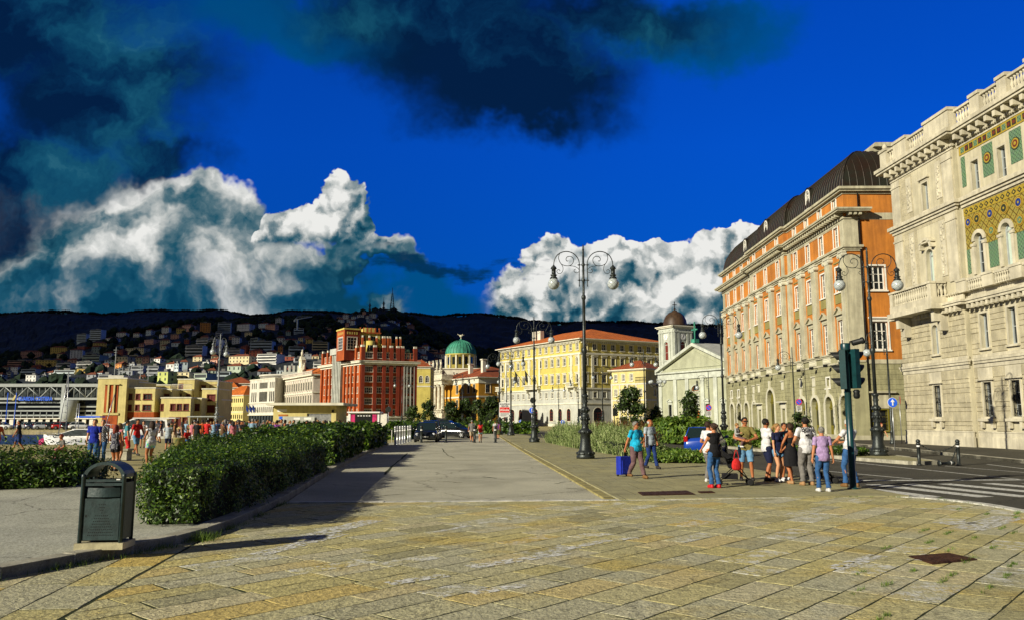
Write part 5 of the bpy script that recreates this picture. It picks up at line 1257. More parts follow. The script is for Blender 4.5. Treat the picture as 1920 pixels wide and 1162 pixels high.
cb_ = thing('pale_rooftop_building', 'curved pale building with tall roof chimneys behind the grey office block', 'building', (*P2(520, 275), 0))
m = MB(); m.lathe([(10.5, 0), (10.5, 16.6), (10.9, 16.65), (10.9, 17.2)], 32, (2, 8, 0)); w_ = m.build('wall', ['white_wall'], cb_)
for k in range(14):
    aa = R(200 + k * 10); m = MB(); m.M = Matrix.Translation((2, 8, 0)) @ Matrix.Rotation(aa + R(90), 4, 'Z'); m.box(-.5, -10.58, 14.2, .5, -10.4, 15.7); m.build('window', ['glass'], cb_)
m = MB()
for k in range(5): m.box(1.0 + k * 1.5, 2, 17, 1.8 + k * 1.5, 3.4, 20.4); 
m.box(.4, 1.8, 17, 8.6, 3.6, 18.2); m.build('chimney', ['grey_stucco'], cb_)

# --- cream house row with orange roofs
Q = rect2(P2(455, 254), P2(413, 262), (P2(455, 254)[0] + 5, 262)); f0 = Frame(Q[0], Q[1])
bldg('cream_house', 'cream four storey house with small dark windows and orange roofs behind the crowd', Q, 9.6, [[(z, 1.3, .6, 11, 'bare', 1, 2, False, 'iron') for z in (7.2, 4.6, 2.1)], [(z, 1.5, 1.0, 1, 'plain', 2, 2, False, 'iron') for z in (7.2, 4.6, 2.1)]], [(0, 9.6, 'cream_wall')], [(9.3, 9.58, .3), (4.1, 4.3, .1)], (3.2, .4), 'roof_tile')
bldg('cream_house', 'small orange roofed house block just left of the cream row, under the brown roof', rect(P2(418, 270), P2(443, 270), 8), 12.6, [[(10.4, 1.2, .7, 3, 'bare', 1, 1, False, 'iron')]], [(0, 12.6, 'white_wall')], (), (1.8, .4), 'roof_tile')
bldg('white_house', 'wide white house with a long brown tiled roof behind the cream row', rect(P2(404, 285), P2(470, 285), 14), 14.6, [[(11.5, 1.5, 1.0, 5, 'bare', 1, 1, False, 'iron')]], [(0, 14.6, 'white_wall')], (), (2.6, .6), 'roof_tile_dark')

# --- yellow harbour office of stepped blocks
HD = 160
hb = thing('harbour_office', 'pale yellow harbour office of stepped flat roofed blocks with brick red panels', 'building', (*P2(236, HD), 0))
def blk(px0, px1, Y, dep, z0, z1, ops=(), zones=None, par=True):
    fr = Frame(P2(px0, Y), P2(px1, Y)); k = Y / 1500.0
    o_ = [((a - px0) * k, b, c, d, False) for a, b, c, d in ops]
    for (za, zb, mt) in (zones or [(z0, z1, 'cream_wall')]):
        m = MB(); wallgrid(m, 0, fr.L, za, zb, o_, .2); m.poly([(fr.L, 0, za), (fr.L, dep, za), (fr.L, dep, zb), (fr.L, 0, zb)]); m.poly([(0, 0, za), (0, dep, za), (0, dep, zb), (0, 0, zb)]); m.poly([(0, dep, za), (fr.L, dep, za), (fr.L, dep, zb), (0, dep, zb)])
        fr.put(hb, 'wall', m, [mt])
    m = MB(); m.box(-.12, -.12, z1 - .12, fr.L + .12, dep + .05, z1 + .12); fr.put(hb, 'roof', m, ['pale_trim'])
    for a in o_: window(hb, fr, a[0], a[1], a[2], a[3], False, 2, 2, .2, 'plain', 'maroon', 'glass_grey' if random.random() < .25 else 'maroon', 'maroon', fw=.1)
    return fr
W3 = lambda y: [(a, y, w, 1.05) for a, w in ((241, .7), (255.5, .7), (273.5, 1.5))]
ft = blk(179, 233.5, 158, 9, 0, 9.9)
m = MB(); m.box(1.5, -.08, 3.2, 4.1, -.001, 8.6, 0)
for x in (2.1, 3.25): m.box(x, -.3, 3.2, x + .32, -.081, 8.6, 1)
m.box(1.2, -.2, 2.7, 4.5, 0, 3.1, 1); m.box(1.3, -.06, .1, 4.3, 0, 2.6, 0); m.box(2.1, -.1, .1, 2.9, -.061, 1.5, 2); m.box(1.3, -.35, 8.62, 4.4, 0, 8.8, 1)
ft.put(hb, 'brick_red_panel', m, ['brick_orange', 'cream_wall', 'maroon'])
m = MB(); m.box(-.1, 4, 9.9, 3.0, 7, 10.7); ft.put(hb, 'rooftop_box', m, ['white_wall'])
blk(233.6, 256, 163, 8, 0, 9.4, [(243, 7.2, 1.5, 1.2)])
blk(236, 288, 159, 6, 0, 8.05, W3(5.75) + W3(3.6) + [(239.5, .6, .7, 1.5), (274, .5, 1.9, 1.7)], [(0, 3.3, 'brick_orange'), (3.3, 8.05, 'cream_wall')])
blk(288.2, 319, 163, 6, 0, 7.9, [(294, 5.7, .9, 1.1), (310, 5.9, .8, 1.0), (292, 3.5, .9, 1.1), (292, .4, 1.0, 2.2)])
blk(256, 316, 172, 6, 0, 9.2)
blk(306, 356, 158, 6, 0, 6.1, [(322.5, 3.6, .85, 1.2), (334.5, 3.6, .85, 1.2), (347, 3.6, .85, 1.2), (321.5, .6, .85, 1.6), (334, .6, .85, 1.6), (346, .6, .85, 1.6)])
blk(300, 306.2, 159, 5, 0, 6.1, [(303, 3.6, .55, 1.2)])
blk(356.2, 376, 160, 5, 0, 6.0, [(363, 3.6, .7, 1.2), (369.5, 3.6, .5, 1.2), (362, .6, .7, 1.2), (369, .6, .5, 1.2)])
blk(318, 356, 167, 8, 6, 8.0, [(333, 6.2, .9, .9), (350, 6.2, .6, .8)])
blk(329.6, 361, 168, 9, 0, 10.2, [(335.5, 7.9, .7, 1.3)]); blk(361.2, 405, 171, 9, 0, 10.0, [(367, 8.0, .8, 1.1), (378, 8.0, .9, 1.0), (398, 8.0, 1.6, 1.1)])
blk(376.2, 404, 163, 7, 0, 8.0, [(393.5, 5.6, 1.5, 1.2), (393.5, 3.3, 1.5, 1.3), (391, 1.0, 1.6, .9)]); blk(404.2, 413, 166, 6, 0, 5.9, [(408, 3.4, .6, 1.2)])
fr = Frame(P2(350, 155), P2(410, 155)); m = MB(); m.box(0, 0, 2.3, 6, 3, 2.5)
for x in (.3, 2, 4, 5.7): m.box(x - .06, .2, 0, x + .06, .32, 2.3)
fr.put(hb, 'entrance_canopy', m, ['grey_frame'])
fr = Frame(P2(318, 165), P2(361, 165)); m = MB()
for k in range(22): m.tube([(k * .2, 0, 8.1), (k * .2, 0, 9.0)], .025, 4)
m.tube([(0, 0, 9), (4.3, 0, 9)], .03, 4); fr.put(hb, 'terrace_rail', m, ['white_frame'])
for px, h, Y in ((209, 16.5, 163), (217, 12.6, 164), (224, 12.8, 164), (236, 13.6, 166), (258, 13.5, 172), (273, 13.2, 174)):
    m = MB(); x = (P2(px, Y)[0] - hb.location.x); y = Y - hb.location.y; m.tube([(x, y, 9), (x, y, h)], [.09, .05], 5)
    for k in range(3): m.tube([(x - .5 + .1 * k, y, h - .6 - .5 * k), (x + .5 - .1 * k, y, h - .6 - .5 * k)], .03, 4)
    m.build('antenna', ['grey_frame'], hb)

# --- steel and glass station under a truss, with blue lettering
SD = 168
st = thing('truss_building', 'long grey glass coast guard station hung under a white steel roof truss', 'building', (*P2(-20, SD), 0))
fr = Frame(P2(-60, SD), P2(184, SD)); L = fr.L; k = SD / 1500; X = lambda px: (px + 60) * k
m = MB(); m.box(0, .5, 6.4, L, 10, 9.2); fr.put(st, 'upper_wall', m, ['glass_grey'])
tr = MB(); tr.box(0, -.4, 8.6, L, 10, 9.25); tr.box(0, -.3, 5.9, L, 10, 6.35)
for px in range(-60, 190, 43):
    for a, b in ((px, px + 21.5), (px + 43, px + 21.5)): tr.tube([(X(a) + .3, -.2, 6.4), (X(b), -.2, 8.6)][::1], .11, 5)
    for q_ in (0, 10.7, 21.5, 32.2): tr.tube([(X(px + q_), -.05, 6.3), (X(px + q_), -.05, 8.7)], .07, 5)
fr.put(st, 'roof_truss', tr, ['grey_frame'])
m = MB(); m.box(0, 1, 0, L, 9, 5.9); fr.put(st, 'lower_wall', m, ['glass'])
m = MB()
for z in (5.2, 4.35, 3.5, 2.55): m.box(0 if z != 4.35 else X(30), .2, z, L - (8 if z == 5.2 else 0), 1, z + .3)
for px in range(-60, 180, 12): m.box(X(px) - .05, .15, 2.0, X(px) + .05, .3, 3.4)
fr.put(st, 'balcony_band', m, ['grey_frame'])
m = MB(); m.box(0, -1, 1.95, L, 1, 2.15)
for i in range(18): m.box(L * i / 18 + .1, -.8, 0, L * i / 18 + .9, -.7, 1.95)
fr.put(st, 'ground_arcade', m, ['white_frame'])
m = MB(); m.lathe([(1.6, 0), (1.7, 5.8)], 16, (X(128), -.2, 0)); m.box(X(112), -.5, 0, X(118), .5, 9.0); fr.put(st, 'stair_drum', m, ['grey_frame'])
def text(body, size, mat_, parent, loc, rz=0.0, ext=.03, name='lettering', tilt=True, align='LEFT', bold=0.0):
    cu = bpy.data.curves.new('tmp', 'FONT'); cu.body = body; cu.size = size; cu.extrude = ext; cu.align_x = align; cu.offset = bold
    cu.resolution_u = 2
    to = bpy.data.objects.new('tmp', cu); COL.objects.link(to); dg = bpy.context.evaluated_depsgraph_get()
    me = bpy.data.meshes.new_from_object(to.evaluated_get(dg)); bpy.data.objects.remove(to)
    me.materials.clear(); me.materials.append(MAT[mat_]); me.name = name
    o = bpy.data.objects.new(name, me); COL.objects.link(o); o.location = loc; o.rotation_euler = (R(90) if tilt else 0, 0, rz)
    if parent: o.parent = parent
    return o
mk('sign_blue', (0.02, 0.12, 0.75), 0.5, 0, bump=0)
mk('sign_red', (0.6, 0.02, 0.015), 0.5, 0, bump=0)
mk('sign_white', (0.78, 0.78, 0.75), 0.5, 0.1, 3, 0)
mk('black_letter', (0.02, 0.02, 0.02), 0.5, 0, bump=0)
p = P2(31, SD - .6); text('GUARDIA COSTIERA', 1.12, 'sign_blue', st, Vector((p[0], p[1], 5.75)) - st.location, 0, .04, bold=.03).scale = (.68, 1, 1)
m = MB(); m.xprism([(X(21), 5.8), (X(25), 5.8), (X(29), 6.9), (X(26), 6.9)], -.5, -.4); fr.put(st, 'emblem', m, ['cream_wall'])

def farther(root, k, kz):
    root.location = root.location * k; root.scale = (k, k, kz)
farther(yb, 1.3, 1.27); farther(sy, 1.24, 1.205); farther(dp, 1.36, 1.32)
# ---------------------------------------------------------------- hills, hillside town, unseen cloud bank added for shade
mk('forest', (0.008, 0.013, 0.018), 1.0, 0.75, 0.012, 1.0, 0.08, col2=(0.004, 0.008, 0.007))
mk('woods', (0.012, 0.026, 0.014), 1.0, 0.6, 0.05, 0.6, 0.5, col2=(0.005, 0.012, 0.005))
mk('shade_cloud_grey', (0.35, 0.37, 0.4), 1.0, 0, bump=0)
def interp(tab, x):
    if x <= tab[0][0]: return tab[0][1]
    for (a, b), (c, d) in zip(tab, tab[1:]):
        if x <= c: t_ = (x - a) / (c - a); t_ = t_ * t_ * (3 - 2 * t_) * .5 + t_ * .5; return b + (d - b) * t_
    return tab[-1][1]
H1 = [(-400, 690), (0, 668), (60, 664), (120, 648), (160, 634), (200, 626), (260, 622), (320, 610), (380, 602), (440, 606), (500, 600), (560, 598), (620, 598), (680, 588), (730, 586), (770, 600), (820, 628), (880, 655), (960, 668), (1100, 690), (1400, 700), (2300, 700)]
H2 = [(-400, 600), (0, 590), (60, 586), (100, 585), (150, 587), (190, 591), (225, 590), (260, 585), (310, 584), (360, 585), (400, 583), (430, 586), (470, 594), (500, 592), (540, 585), (600, 586), (650, 590), (690, 588), (740, 587), (780, 591), (820, 594), (870, 591), (900, 589), (940, 594), (1000, 602), (1050, 607), (1100, 604), (1160, 604), (1220, 607), (1300, 610), (1380, 612), (1600, 625), (2000, 650), (2400, 670)]
D0, D1, D2 = 290.0, 1500.0, 3600.0
def terr_py(px, D):
    if D <= D1:
        t_ = max(0, (D - D0) / (D1 - D0)); return 782 + (interp(H1, px) - 782) * (t_ ** .62)
    t_ = (D - D1) / (D2 - D1)
    h1 = interp(H1, px); h2 = interp(H2, px); base = min(h1 + 12, 786)
    return base + (h2 - base) * max(0, min(1, t_ * 1.25 - .25)) if t_ > .2 else h1 + (base - h1) * (t_ / .2)
def terr(px, D):
    return at(px, terr_py(px, D), D)
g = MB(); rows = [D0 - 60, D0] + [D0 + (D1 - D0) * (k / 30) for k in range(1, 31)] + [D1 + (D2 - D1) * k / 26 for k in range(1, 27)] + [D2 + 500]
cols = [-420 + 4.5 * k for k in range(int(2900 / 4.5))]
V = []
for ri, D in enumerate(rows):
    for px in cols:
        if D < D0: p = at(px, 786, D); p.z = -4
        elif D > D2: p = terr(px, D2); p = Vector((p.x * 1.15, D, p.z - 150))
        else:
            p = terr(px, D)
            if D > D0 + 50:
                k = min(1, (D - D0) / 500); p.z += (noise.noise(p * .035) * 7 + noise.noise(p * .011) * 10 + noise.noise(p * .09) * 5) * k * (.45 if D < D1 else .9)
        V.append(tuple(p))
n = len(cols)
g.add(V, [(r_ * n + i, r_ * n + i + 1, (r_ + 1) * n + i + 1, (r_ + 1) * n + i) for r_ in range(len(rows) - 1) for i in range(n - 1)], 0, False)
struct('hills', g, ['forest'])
# unseen cloud bank outside the view, added to cast shade on the hills
cl = MB(); NX, NY = 46, 34
cx0_, cx1_, cy0_, cy1_ = -5400, -250, -1480, 2500
top = []; bot = []
for j in range(NY + 1):
    for i in range(NX + 1):
        u, v = i / NX, j / NY; e = min(u, 1 - u, v, 1 - v) * 8; e = min(1, e)
        x = cx0_ + (cx1_ - cx0_) * u; y = cy0_ + (cy1_ - cy0_) * v; q_ = Vector((x * .0016, y * .0016, 0))
        x += noise.noise(q_ * 1.7) * 110 + (0); y += noise.noise(q_ * 1.7 + Vector((5, 5, 5))) * 110
        b_ = abs(noise.noise(q_ * 2.2)) * 300 + abs(noise.noise(q_ * 6)) * 120
        top.append((x, y, 1620 + (120 + b_) * math.sqrt(e))); bot.append((x, y, 1620 - (30 + abs(noise.noise(q_ * 5 + Vector((9, 1, 3)))) * 110) * math.sqrt(e)))
N1 = NX + 1; off = len(top); F = []
for j in range(NY):
    for i in range(NX): a = j * N1 + i; F.append((a, a + 1, a + N1 + 1, a + N1)); F.append((off + a, off + a + N1, off + a + N1 + 1, off + a + 1))
cl.add(top + bot, F, 0, True)
q = NT(MAT['shade_cloud_grey'].node_tree); o_ = [n for n in q.n if n.type == 'OUTPUT_MATERIAL'][0]; d_ = o_.inputs[0].links[0].from_socket
x_ = q.new('ShaderNodeMixShader'); x_.inputs[0].default_value = .2; t_ = q.new('ShaderNodeBsdfTransparent'); q.l.new(d_, x_.inputs[1]); q.l.new(t_.outputs[0], x_.inputs[2]); q.l.new(x_.outputs[0], o_.inputs[0])
struct('shade_cloud', cl, ['shade_cloud_grey'])

# houses
HC = {'white': (0.62, 0.62, 0.58), 'bluish white': (0.5, 0.58, 0.6), 'cream': (0.58, 0.5, 0.3), 'yellow': (0.58, 0.42, 0.12), 'pink': (0.55, 0.3, 0.22), 'orange': (0.5, 0.22, 0.06), 'grey': (0.32, 0.34, 0.36), 'green grey': (0.38, 0.45, 0.36), 'lime': (0.45, 0.5, 0.16), 'red brown': (0.3, 0.08, 0.05)}
for k, c in HC.items(): mk('house_' + k, tuple(min(.85, x * 1.2) for x in c), 0.9, 0.2, 0.2, 0)
mk('house_roof', (0.22, 0.07, 0.035), 0.9, 0.4, 0.3, 0); mk('house_dark', (0.02, 0.025, 0.03), 0.6, 0, bump=0); mk('flat_roof', (0.2, 0.2, 0.19), 0.9, 0.3, 0.3, 0)
HOUSES = [(158, 641, 20, 15, 'bluish white', 'b'), (183, 640, 26, 22, 'bluish white', 'b'), (188, 651, 24, 8, 'yellow', 'h'), (145, 671, 22, 15, 'white', 'h'), (112, 660, 30, 9, 'yellow', 'h'), (60, 668, 36, 9, 'pink', 'h'),
 (90, 689, 38, 14, 'yellow', 'f'), (43, 688, 48, 12, 'pink', 'b'), (34, 701, 20, 13, 'white', 'h'), (62, 704, 36, 12, 'bluish white', 'b'), (65, 716, 22, 13, 'white', 'f'), (127, 693, 34, 12, 'white', 'b'), (166, 690, 32, 12, 'white', 'b'),
 (179, 677, 40, 11, 'green grey', 'b'), (161, 700, 26, 9, 'yellow', 'f'), (128, 706, 42, 12, 'bluish white', 'b'), (120, 715, 30, 8, 'bluish white', 'f'), (180, 660, 14, 10, 'green grey', 'h'), (235, 682, 24, 13, 'cream', 'f'), (262, 681, 12, 11, 'cream', 'h'), (275, 680, 12, 11, 'pink', 'h'), (229, 691, 18, 9, 'orange', 'h'),
 (258, 661, 40, 8, 'cream', 'f'), (286, 646, 26, 9, 'pink', 'f'), (311, 645, 18, 7, 'cream', 'h'), (230, 633, 18, 9, 'white', 'h'), (212, 643, 22, 9, 'white', 'h'), (258, 632, 12, 7, 'white', 'h'), (282, 626, 12, 7, 'bluish white', 'h'), (306, 633, 10, 6, 'white', 'h'), (312, 622, 14, 8, 'white', 'h'),
 (299, 684, 15, 12, 'white', 'h'), (323, 691, 18, 9, 'white', 'h'), (345, 686, 14, 8, 'bluish white', 'h'), (262, 694, 24, 8, 'grey', 'b'), (292, 700, 22, 14, 'grey', 'b'), (368, 666, 34, 18, 'white', 'b'), (385, 649, 26, 14, 'white', 'b'), (362, 660, 20, 12, 'white', 'b'),
 (385, 622, 19, 17, 'orange', 'f'), (354, 618, 22, 8, 'pink', 'h'), (340, 623, 16, 7, 'yellow', 'h'), (367, 628, 12, 7, 'white', 'h'), (334, 693, 10, 12, 'bluish white', 'f'), (313, 716, 24, 19, 'lime', 'f'), (350, 712, 30, 14, 'cream', 'f'), (385, 712, 30, 12, 'green grey', 'b'), (368, 700, 20, 10, 'white', 'h'), (240, 705, 26, 10, 'grey', 'f'), (203, 712, 26, 10, 'grey', 'b'),
 (421, 622, 24, 17, 'bluish white', 'b'), (461, 617, 30, 9, 'white', 'h'), (497, 615, 20, 8, 'bluish white', 'h'), (510, 617, 22, 8, 'pink', 'h'), (524, 614, 13, 17, 'grey', 'f'), (444, 644, 15, 11, 'white', 'f'), (403, 650, 26, 14, 'white', 'b'), (438, 667, 34, 13, 'white', 'b'), (455, 681, 44, 13, 'cream', 'h'),
 (493, 656, 44, 16, 'bluish white', 'b'), (483, 668, 26, 10, 'red brown', 'h'), (508, 680, 42, 16, 'white', 'b'), (526, 663, 9, 14, 'orange', 'h'), (546, 648, 30, 10, 'green grey', 'h'), (556, 663, 28, 13, 'bluish white', 'b'), (601, 656, 30, 15, 'cream', 'b'), (581, 645, 14, 9, 'yellow', 'h'), (402, 674, 12, 7, 'cream', 'h'),
 (445, 696, 28, 10, 'green grey', 'h'), (478, 694, 18, 12, 'white', 'h'), (420, 706, 24, 10, 'bluish white', 'b'), (495, 706, 24, 10, 'grey', 'h'), (562, 680, 22, 9, 'grey', 'b'), (592, 674, 14, 7, 'cream', 'h'), (565, 643, 10, 10, 'cream', 'h'), (600, 690, 24, 12, 'white', 'b')]
rnd = random.Random(21)
for (px, py) in ((636, 600), (640, 604), (655, 604), (652, 611), (664, 598), (683, 590), (676, 595), (700, 595), (693, 602), (706, 603), (697, 607), (735, 606), (745, 611), (757, 614), (770, 616), (768, 626), (684, 614), (715, 598), (752, 607), (722, 612), (661, 607), (765, 611), (648, 596), (690, 596)):
    HOUSES.append((px, py, rnd.choice((7, 9, 11, 13)), rnd.choice((4, 5, 6)), rnd.choice(('white', 'bluish white', 'white', 'pink')), rnd.choice('hhf')))
for (px, py) in ((788, 660), (799, 655), (812, 662), (795, 672), (826, 670), (842, 668), (818, 680), (788, 684), (806, 690), (834, 660), (850, 676)):
    HOUSES.append((px, py, rnd.choice((10, 13, 17, 20)), rnd.choice((5, 6, 8)), rnd.choice(('white', 'bluish white', 'grey', 'white', 'pink')), rnd.choice('hhfb')))
for k in range(230):
    px = rnd.uniform(-20, 620); h1 = interp(H1, px); py = rnd.uniform(h1 + 22, 712)
    if min(abs(px - h[0]) / (h[2] * .5 + 7) + abs(py - h[1]) / 9 for h in HOUSES) > 1.12:
        HOUSES.append((px, py, rnd.choice((9, 12, 15, 18)), rnd.choice((6, 7, 9)), rnd.choice(('white', 'bluish white', 'cream', 'grey', 'pink', 'white', 'green grey', 'red brown')), rnd.choice('hhfb')))
def Dfor(px, py):
    h1 = interp(H1, px); t_ = max(0.0, min(1.0, (782 - py) / (782 - h1))) ** (1 / .62); return D0 + (D1 - D0) * t_
ORD = ['', 'second ', 'third ', 'fourth ', 'fifth ', 'sixth ', 'seventh ', 'eighth ', 'ninth ', 'tenth ', 'eleventh ', 'twelfth ']
keys = {}
def hkey(h):
    px, py = h[0], h[1]
    zone = 'above the steel truss station' if px < 180 else 'above the yellow harbour office' if px < 408 else 'above the grey office block' if px < 522 else 'above the clock gable palazzo' if px < 604 else 'above the red building' if px < 780 else 'between red building and green dome'
    tier = 'at the hill foot' if py > 696 else 'on the lower slope' if py > 668 else 'on the middle slope' if py > 640 else 'near the hilltop'
    kind = {'h': 'pitched roof house', 'f': 'flat roofed house', 'b': 'balconied apartment block'}[h[5]]
    return (h[4], kind, tier, zone)
for h in sorted(HOUSES): keys.setdefault(hkey(h), []).append(h)
for key, lst in keys.items():
    for i, (px, py, w, h, colr, kind) in enumerate(lst):
        D = Dfor(px, py); p = terr(px, D); k = D / 1500
        W = w * k * .95; Hh = h * k; dep = min(W, 14) * rnd.uniform(.8, 1.1); nf = max(1, min(6, round(Hh / 3.1)))
        lab = '%s %s %s %s' % key
        if len(lst) > 1: lab = ('%sfrom left of the %ss %s %s' % (ORD[min(i, 11)] if i else 'first ', key[0] + ' ' + key[1], key[2], key[3]))
        words = lab.split()
        root = thing('hillside_house' if kind != 'b' else 'apartment_block', ' '.join(words[:16]), 'house' if kind != 'b' else 'apartment block', p - Vector((0, 0, 1.5)), rnd.uniform(-.5, .35), 'houses on the hillside')
        m = MB(); Hh += 1.5; m.box(-W / 2, -dep / 2, -3, W / 2, dep / 2, Hh)
        fh = (Hh - 1.5) / nf; nw = max(2, int(W / 3.2))
        for f_ in range(nf):
            z = 1.5 + f_ * fh
            if kind == 'b':
                m.box(-W / 2 + .5, -dep / 2 - .06, z + fh * .35, W / 2 - .5, -dep / 2 - .01, z + fh * .85, 1); m.box(-W / 2 - .2, -dep / 2 - 1.2, z - .1, W / 2 + .2, -dep / 2 - .07, z + fh * .32, 0)
            else:
                for i_ in range(nw):
                    x = -W / 2 + W * (i_ + .5) / nw; m.box(x - .55, -dep / 2 - .05, z + fh * .3, x + .55, -dep / 2 - .01, z + fh * .8, 1)
                m.box(W / 2 + .01, -1, z + fh * .3, W / 2 + .05, 1, z + fh * .8, 1)
        m.build('wall', ['house_' + colr, 'house_dark'], root)
        if kind == 'h':
            m = MB(); o_ = .5; r_ = min(2.6, dep * .28)
            m.add([(-W / 2 - o_, -dep / 2 - o_, Hh), (W / 2 + o_, -dep / 2 - o_, Hh), (W / 2 + o_, dep / 2 + o_, Hh), (-W / 2 - o_, dep / 2 + o_, Hh), (-W * .25, 0, Hh + r_), (W * .25, 0, Hh + r_)], [(0, 1, 5, 4), (1, 2, 5), (2, 3, 4, 5), (3, 0, 4), (3, 2, 1, 0)]); m.box(W * .1, -.3, Hh + r_ * .4, W * .1 + .7, .3, Hh + r_ + .8)
            m.build('roof', ['house_roof'], root)
        else:
            m = MB(); m.box(-W / 2 - .3, -dep / 2 - .3, Hh + .01, W / 2 + .3, dep / 2 + .3, Hh + .4); m.box(-W * .2, -1.5, Hh + .41, W * .1, 1.5, Hh + 2.2); m.build('roof', ['flat_roof'], root)
# woods between the houses
def crown(mb, c, r, h, rnd, m=0, n=7):
    ph = rnd.uniform(0, 6)
    prof = [(.35, -.5), (.85, -.25), (1, .05), (.72, .36), (.25, .52)]
    vs = []
    for a, z in prof:
        for k in range(n): an = ph + 2 * math.pi * k / n; rr = r * a * rnd.uniform(.7, 1.2); vs.append((c[0] + rr * math.cos(an), c[1] + rr * math.sin(an), c[2] + h * z * rnd.uniform(.85, 1.1)))
    vs.append((c[0], c[1], c[2] + h * .62)); fs = []
    for j in range(len(prof) - 1):
        for k in range(n): fs.append((j * n + k, j * n + (k + 1) % n, (j + 1) * n + (k + 1) % n, (j + 1) * n + k))
    for k in range(n): fs.append(((len(prof) - 1) * n + k, (len(prof) - 1) * n + (k + 1) % n, len(prof) * n))
    mb.add(vs, fs, m, False)
wd = MB(); rnd = random.Random(5)
for k in range(4200):
    px = rnd.uniform(-60, 1250); D = D0 + 30 + (D1 + 60 - D0) * rnd.random() ** .8; p = terr(px, D)
    q_ = terr_py(px, D); r = rnd.uniform(2.5, 5.5) * (1 + D / 2500)
    if any(abs(px - h[0]) < h[2] * .5 + 1500 * r / D and h[1] - h[3] * .8 < q_ < h[1] + 3 + 1500 * r / D for h in HOUSES) and rnd.random() < .93: continue
    crown(wd, (p.x, p.y, p.z + r * .5), r, r * rnd.uniform(1.2, 2.0), rnd)
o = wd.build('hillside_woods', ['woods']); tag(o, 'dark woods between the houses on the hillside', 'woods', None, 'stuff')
tag(wd and o, None, None)
rg = MB()
for k in range(1500):
    px = rnd.uniform(-60, 1450); p = terr(px, D2 - 10); r = rnd.uniform(5, 12); crown(rg, (p.x, p.y, p.z + 3 + noise.noise(p * .02) * 6), r, r * 1.3, rnd, 0, 6)
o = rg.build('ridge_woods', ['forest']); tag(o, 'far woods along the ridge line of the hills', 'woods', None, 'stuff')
# masts on the hilltop, crane
mk('mast', (0.05, 0.05, 0.055), 0.7, 0, bump=0)
for px, y0, y1, w, lab in ((693, 590, 562, 3.2, 'short dark radio mast with drums, left of the three on the hilltop'), (719, 588, 558, 3.6, 'dark cylindrical radio mast in the middle of the hilltop trio'), (735, 588, 540, 6, 'tall lattice radio tower with crossbars on the hilltop, the tallest mast')):
    D = 1480; b = at(px, y0 + 6, D); t_ = at(px, y1, D); h = t_.z - b.z; root = thing('radio_mast', lab, 'radio mast', b, 0, 'masts on the hilltop'); m = MB()
    if w == 6:
        for a in (-1, 1):
            for c_ in (-1, 1): m.tube([(a * 5, c_ * 5, 0), (a * .8, c_ * .8, h * .8)], .45, 4)
        for i in range(9): z = h * .8 * i / 9; s_ = 5 - 4.2 * i / 9; m.box(-s_, -s_ - .3, z, s_, -s_, z + .6); m.tube([(-s_, -s_, z), (s_ * .9, -s_ * .9, z + h * .088)], .25, 4)
        m.tube([(0, 0, h * .8), (0, 0, h)], .5, 5)
    else:
        m.lathe([(1.1, 0), (1.1, h * .35), (2.2, h * .36), (2.2, h * .5), (1.0, h * .51), (1.6, h * .6), (1.6, h * .75), (.5, h * .78), (.3, h)], 8)
        for z in (.2, .3, .45, .65): m.box(-3, -.4, h * z, 3, .4, h * z + .8)
    m.build('mast', ['mast'], root)
D = 1200; b = at(557, 618, D); root = thing('tower_crane', 'pale blue tower crane with a long jib on the wooded hillside', 'crane', b); m = MB()
m.box(-1, -1, 0, 1, 1, 17); m.build('mast', ['house_bluish white'], root); m = MB(); m.tube([(-5, 0, 15), (0, 0, 16), (22, 0, 20)], .7, 4); m.tube([(0, 0, 20), (22, 0, 20.3)], .2, 4); m.tube([(-5, 0, 15), (0, 0, 20)], .3, 4); m.box(-5.5, -1, 12.5, -3, 1, 15); m.build('jib', ['house_bluish white'], root)
# ---------------------------------------------------------------- street furniture
mk('cast_iron', (0.045, 0.052, 0.05), 0.38, 0.4, 6, 0.3, 30, metal=0.55)
mk('cast_iron_pale', (0.22, 0.24, 0.24), 0.5, 0.4, 3, 0.3, 30, metal=0.3)
def _globe(q, P, c):
    mp = q.mapping(P, rot=(0, R(45), 0), scale=(7, 7, 7)); sp = q.new('ShaderNodeSeparateXYZ'); q.put(sp, 0, mp)
    a = q.m('ABSOLUTE', q.m('SUBTRACT', q.m('FRACT', sp.outputs[0]), 0.5)); b = q.m('ABSOLUTE', q.m('SUBTRACT', q.m('FRACT', sp.outputs[2]), 0.5))
    return q.mix(q.rng(q.m('MAXIMUM', a, b), 0.45, 0.48, smooth=False), c, (0.09, 0.1, 0.1))
mk('globe_glass', (0.42, 0.46, 0.46), 0.12, 0, bump=0, spec=0.7, extra=_globe)
mk('signal_green', (0.006, 0.04, 0.045), 0.35, 0.3, 4, 0.05, spec=0.5)
mk('signal_black', (0.01, 0.012, 0.012), 0.5, 0.2, 4, 0)
mk('bin_green', (0.022, 0.045, 0.047), 0.42, 0.45, 5, 0.15, 25, spec=0.5, fine=0.1)
mk('bin_dark', (0.004, 0.005, 0.005), 0.8, 0, bump=0)
mk('bin_plinth', (0.45, 0.41, 0.26), 0.9, 0.3, 4, 0.4)
mk('steel', (0.45, 0.46, 0.46), 0.35, 0.3, 5, 0.1, metal=0.6)
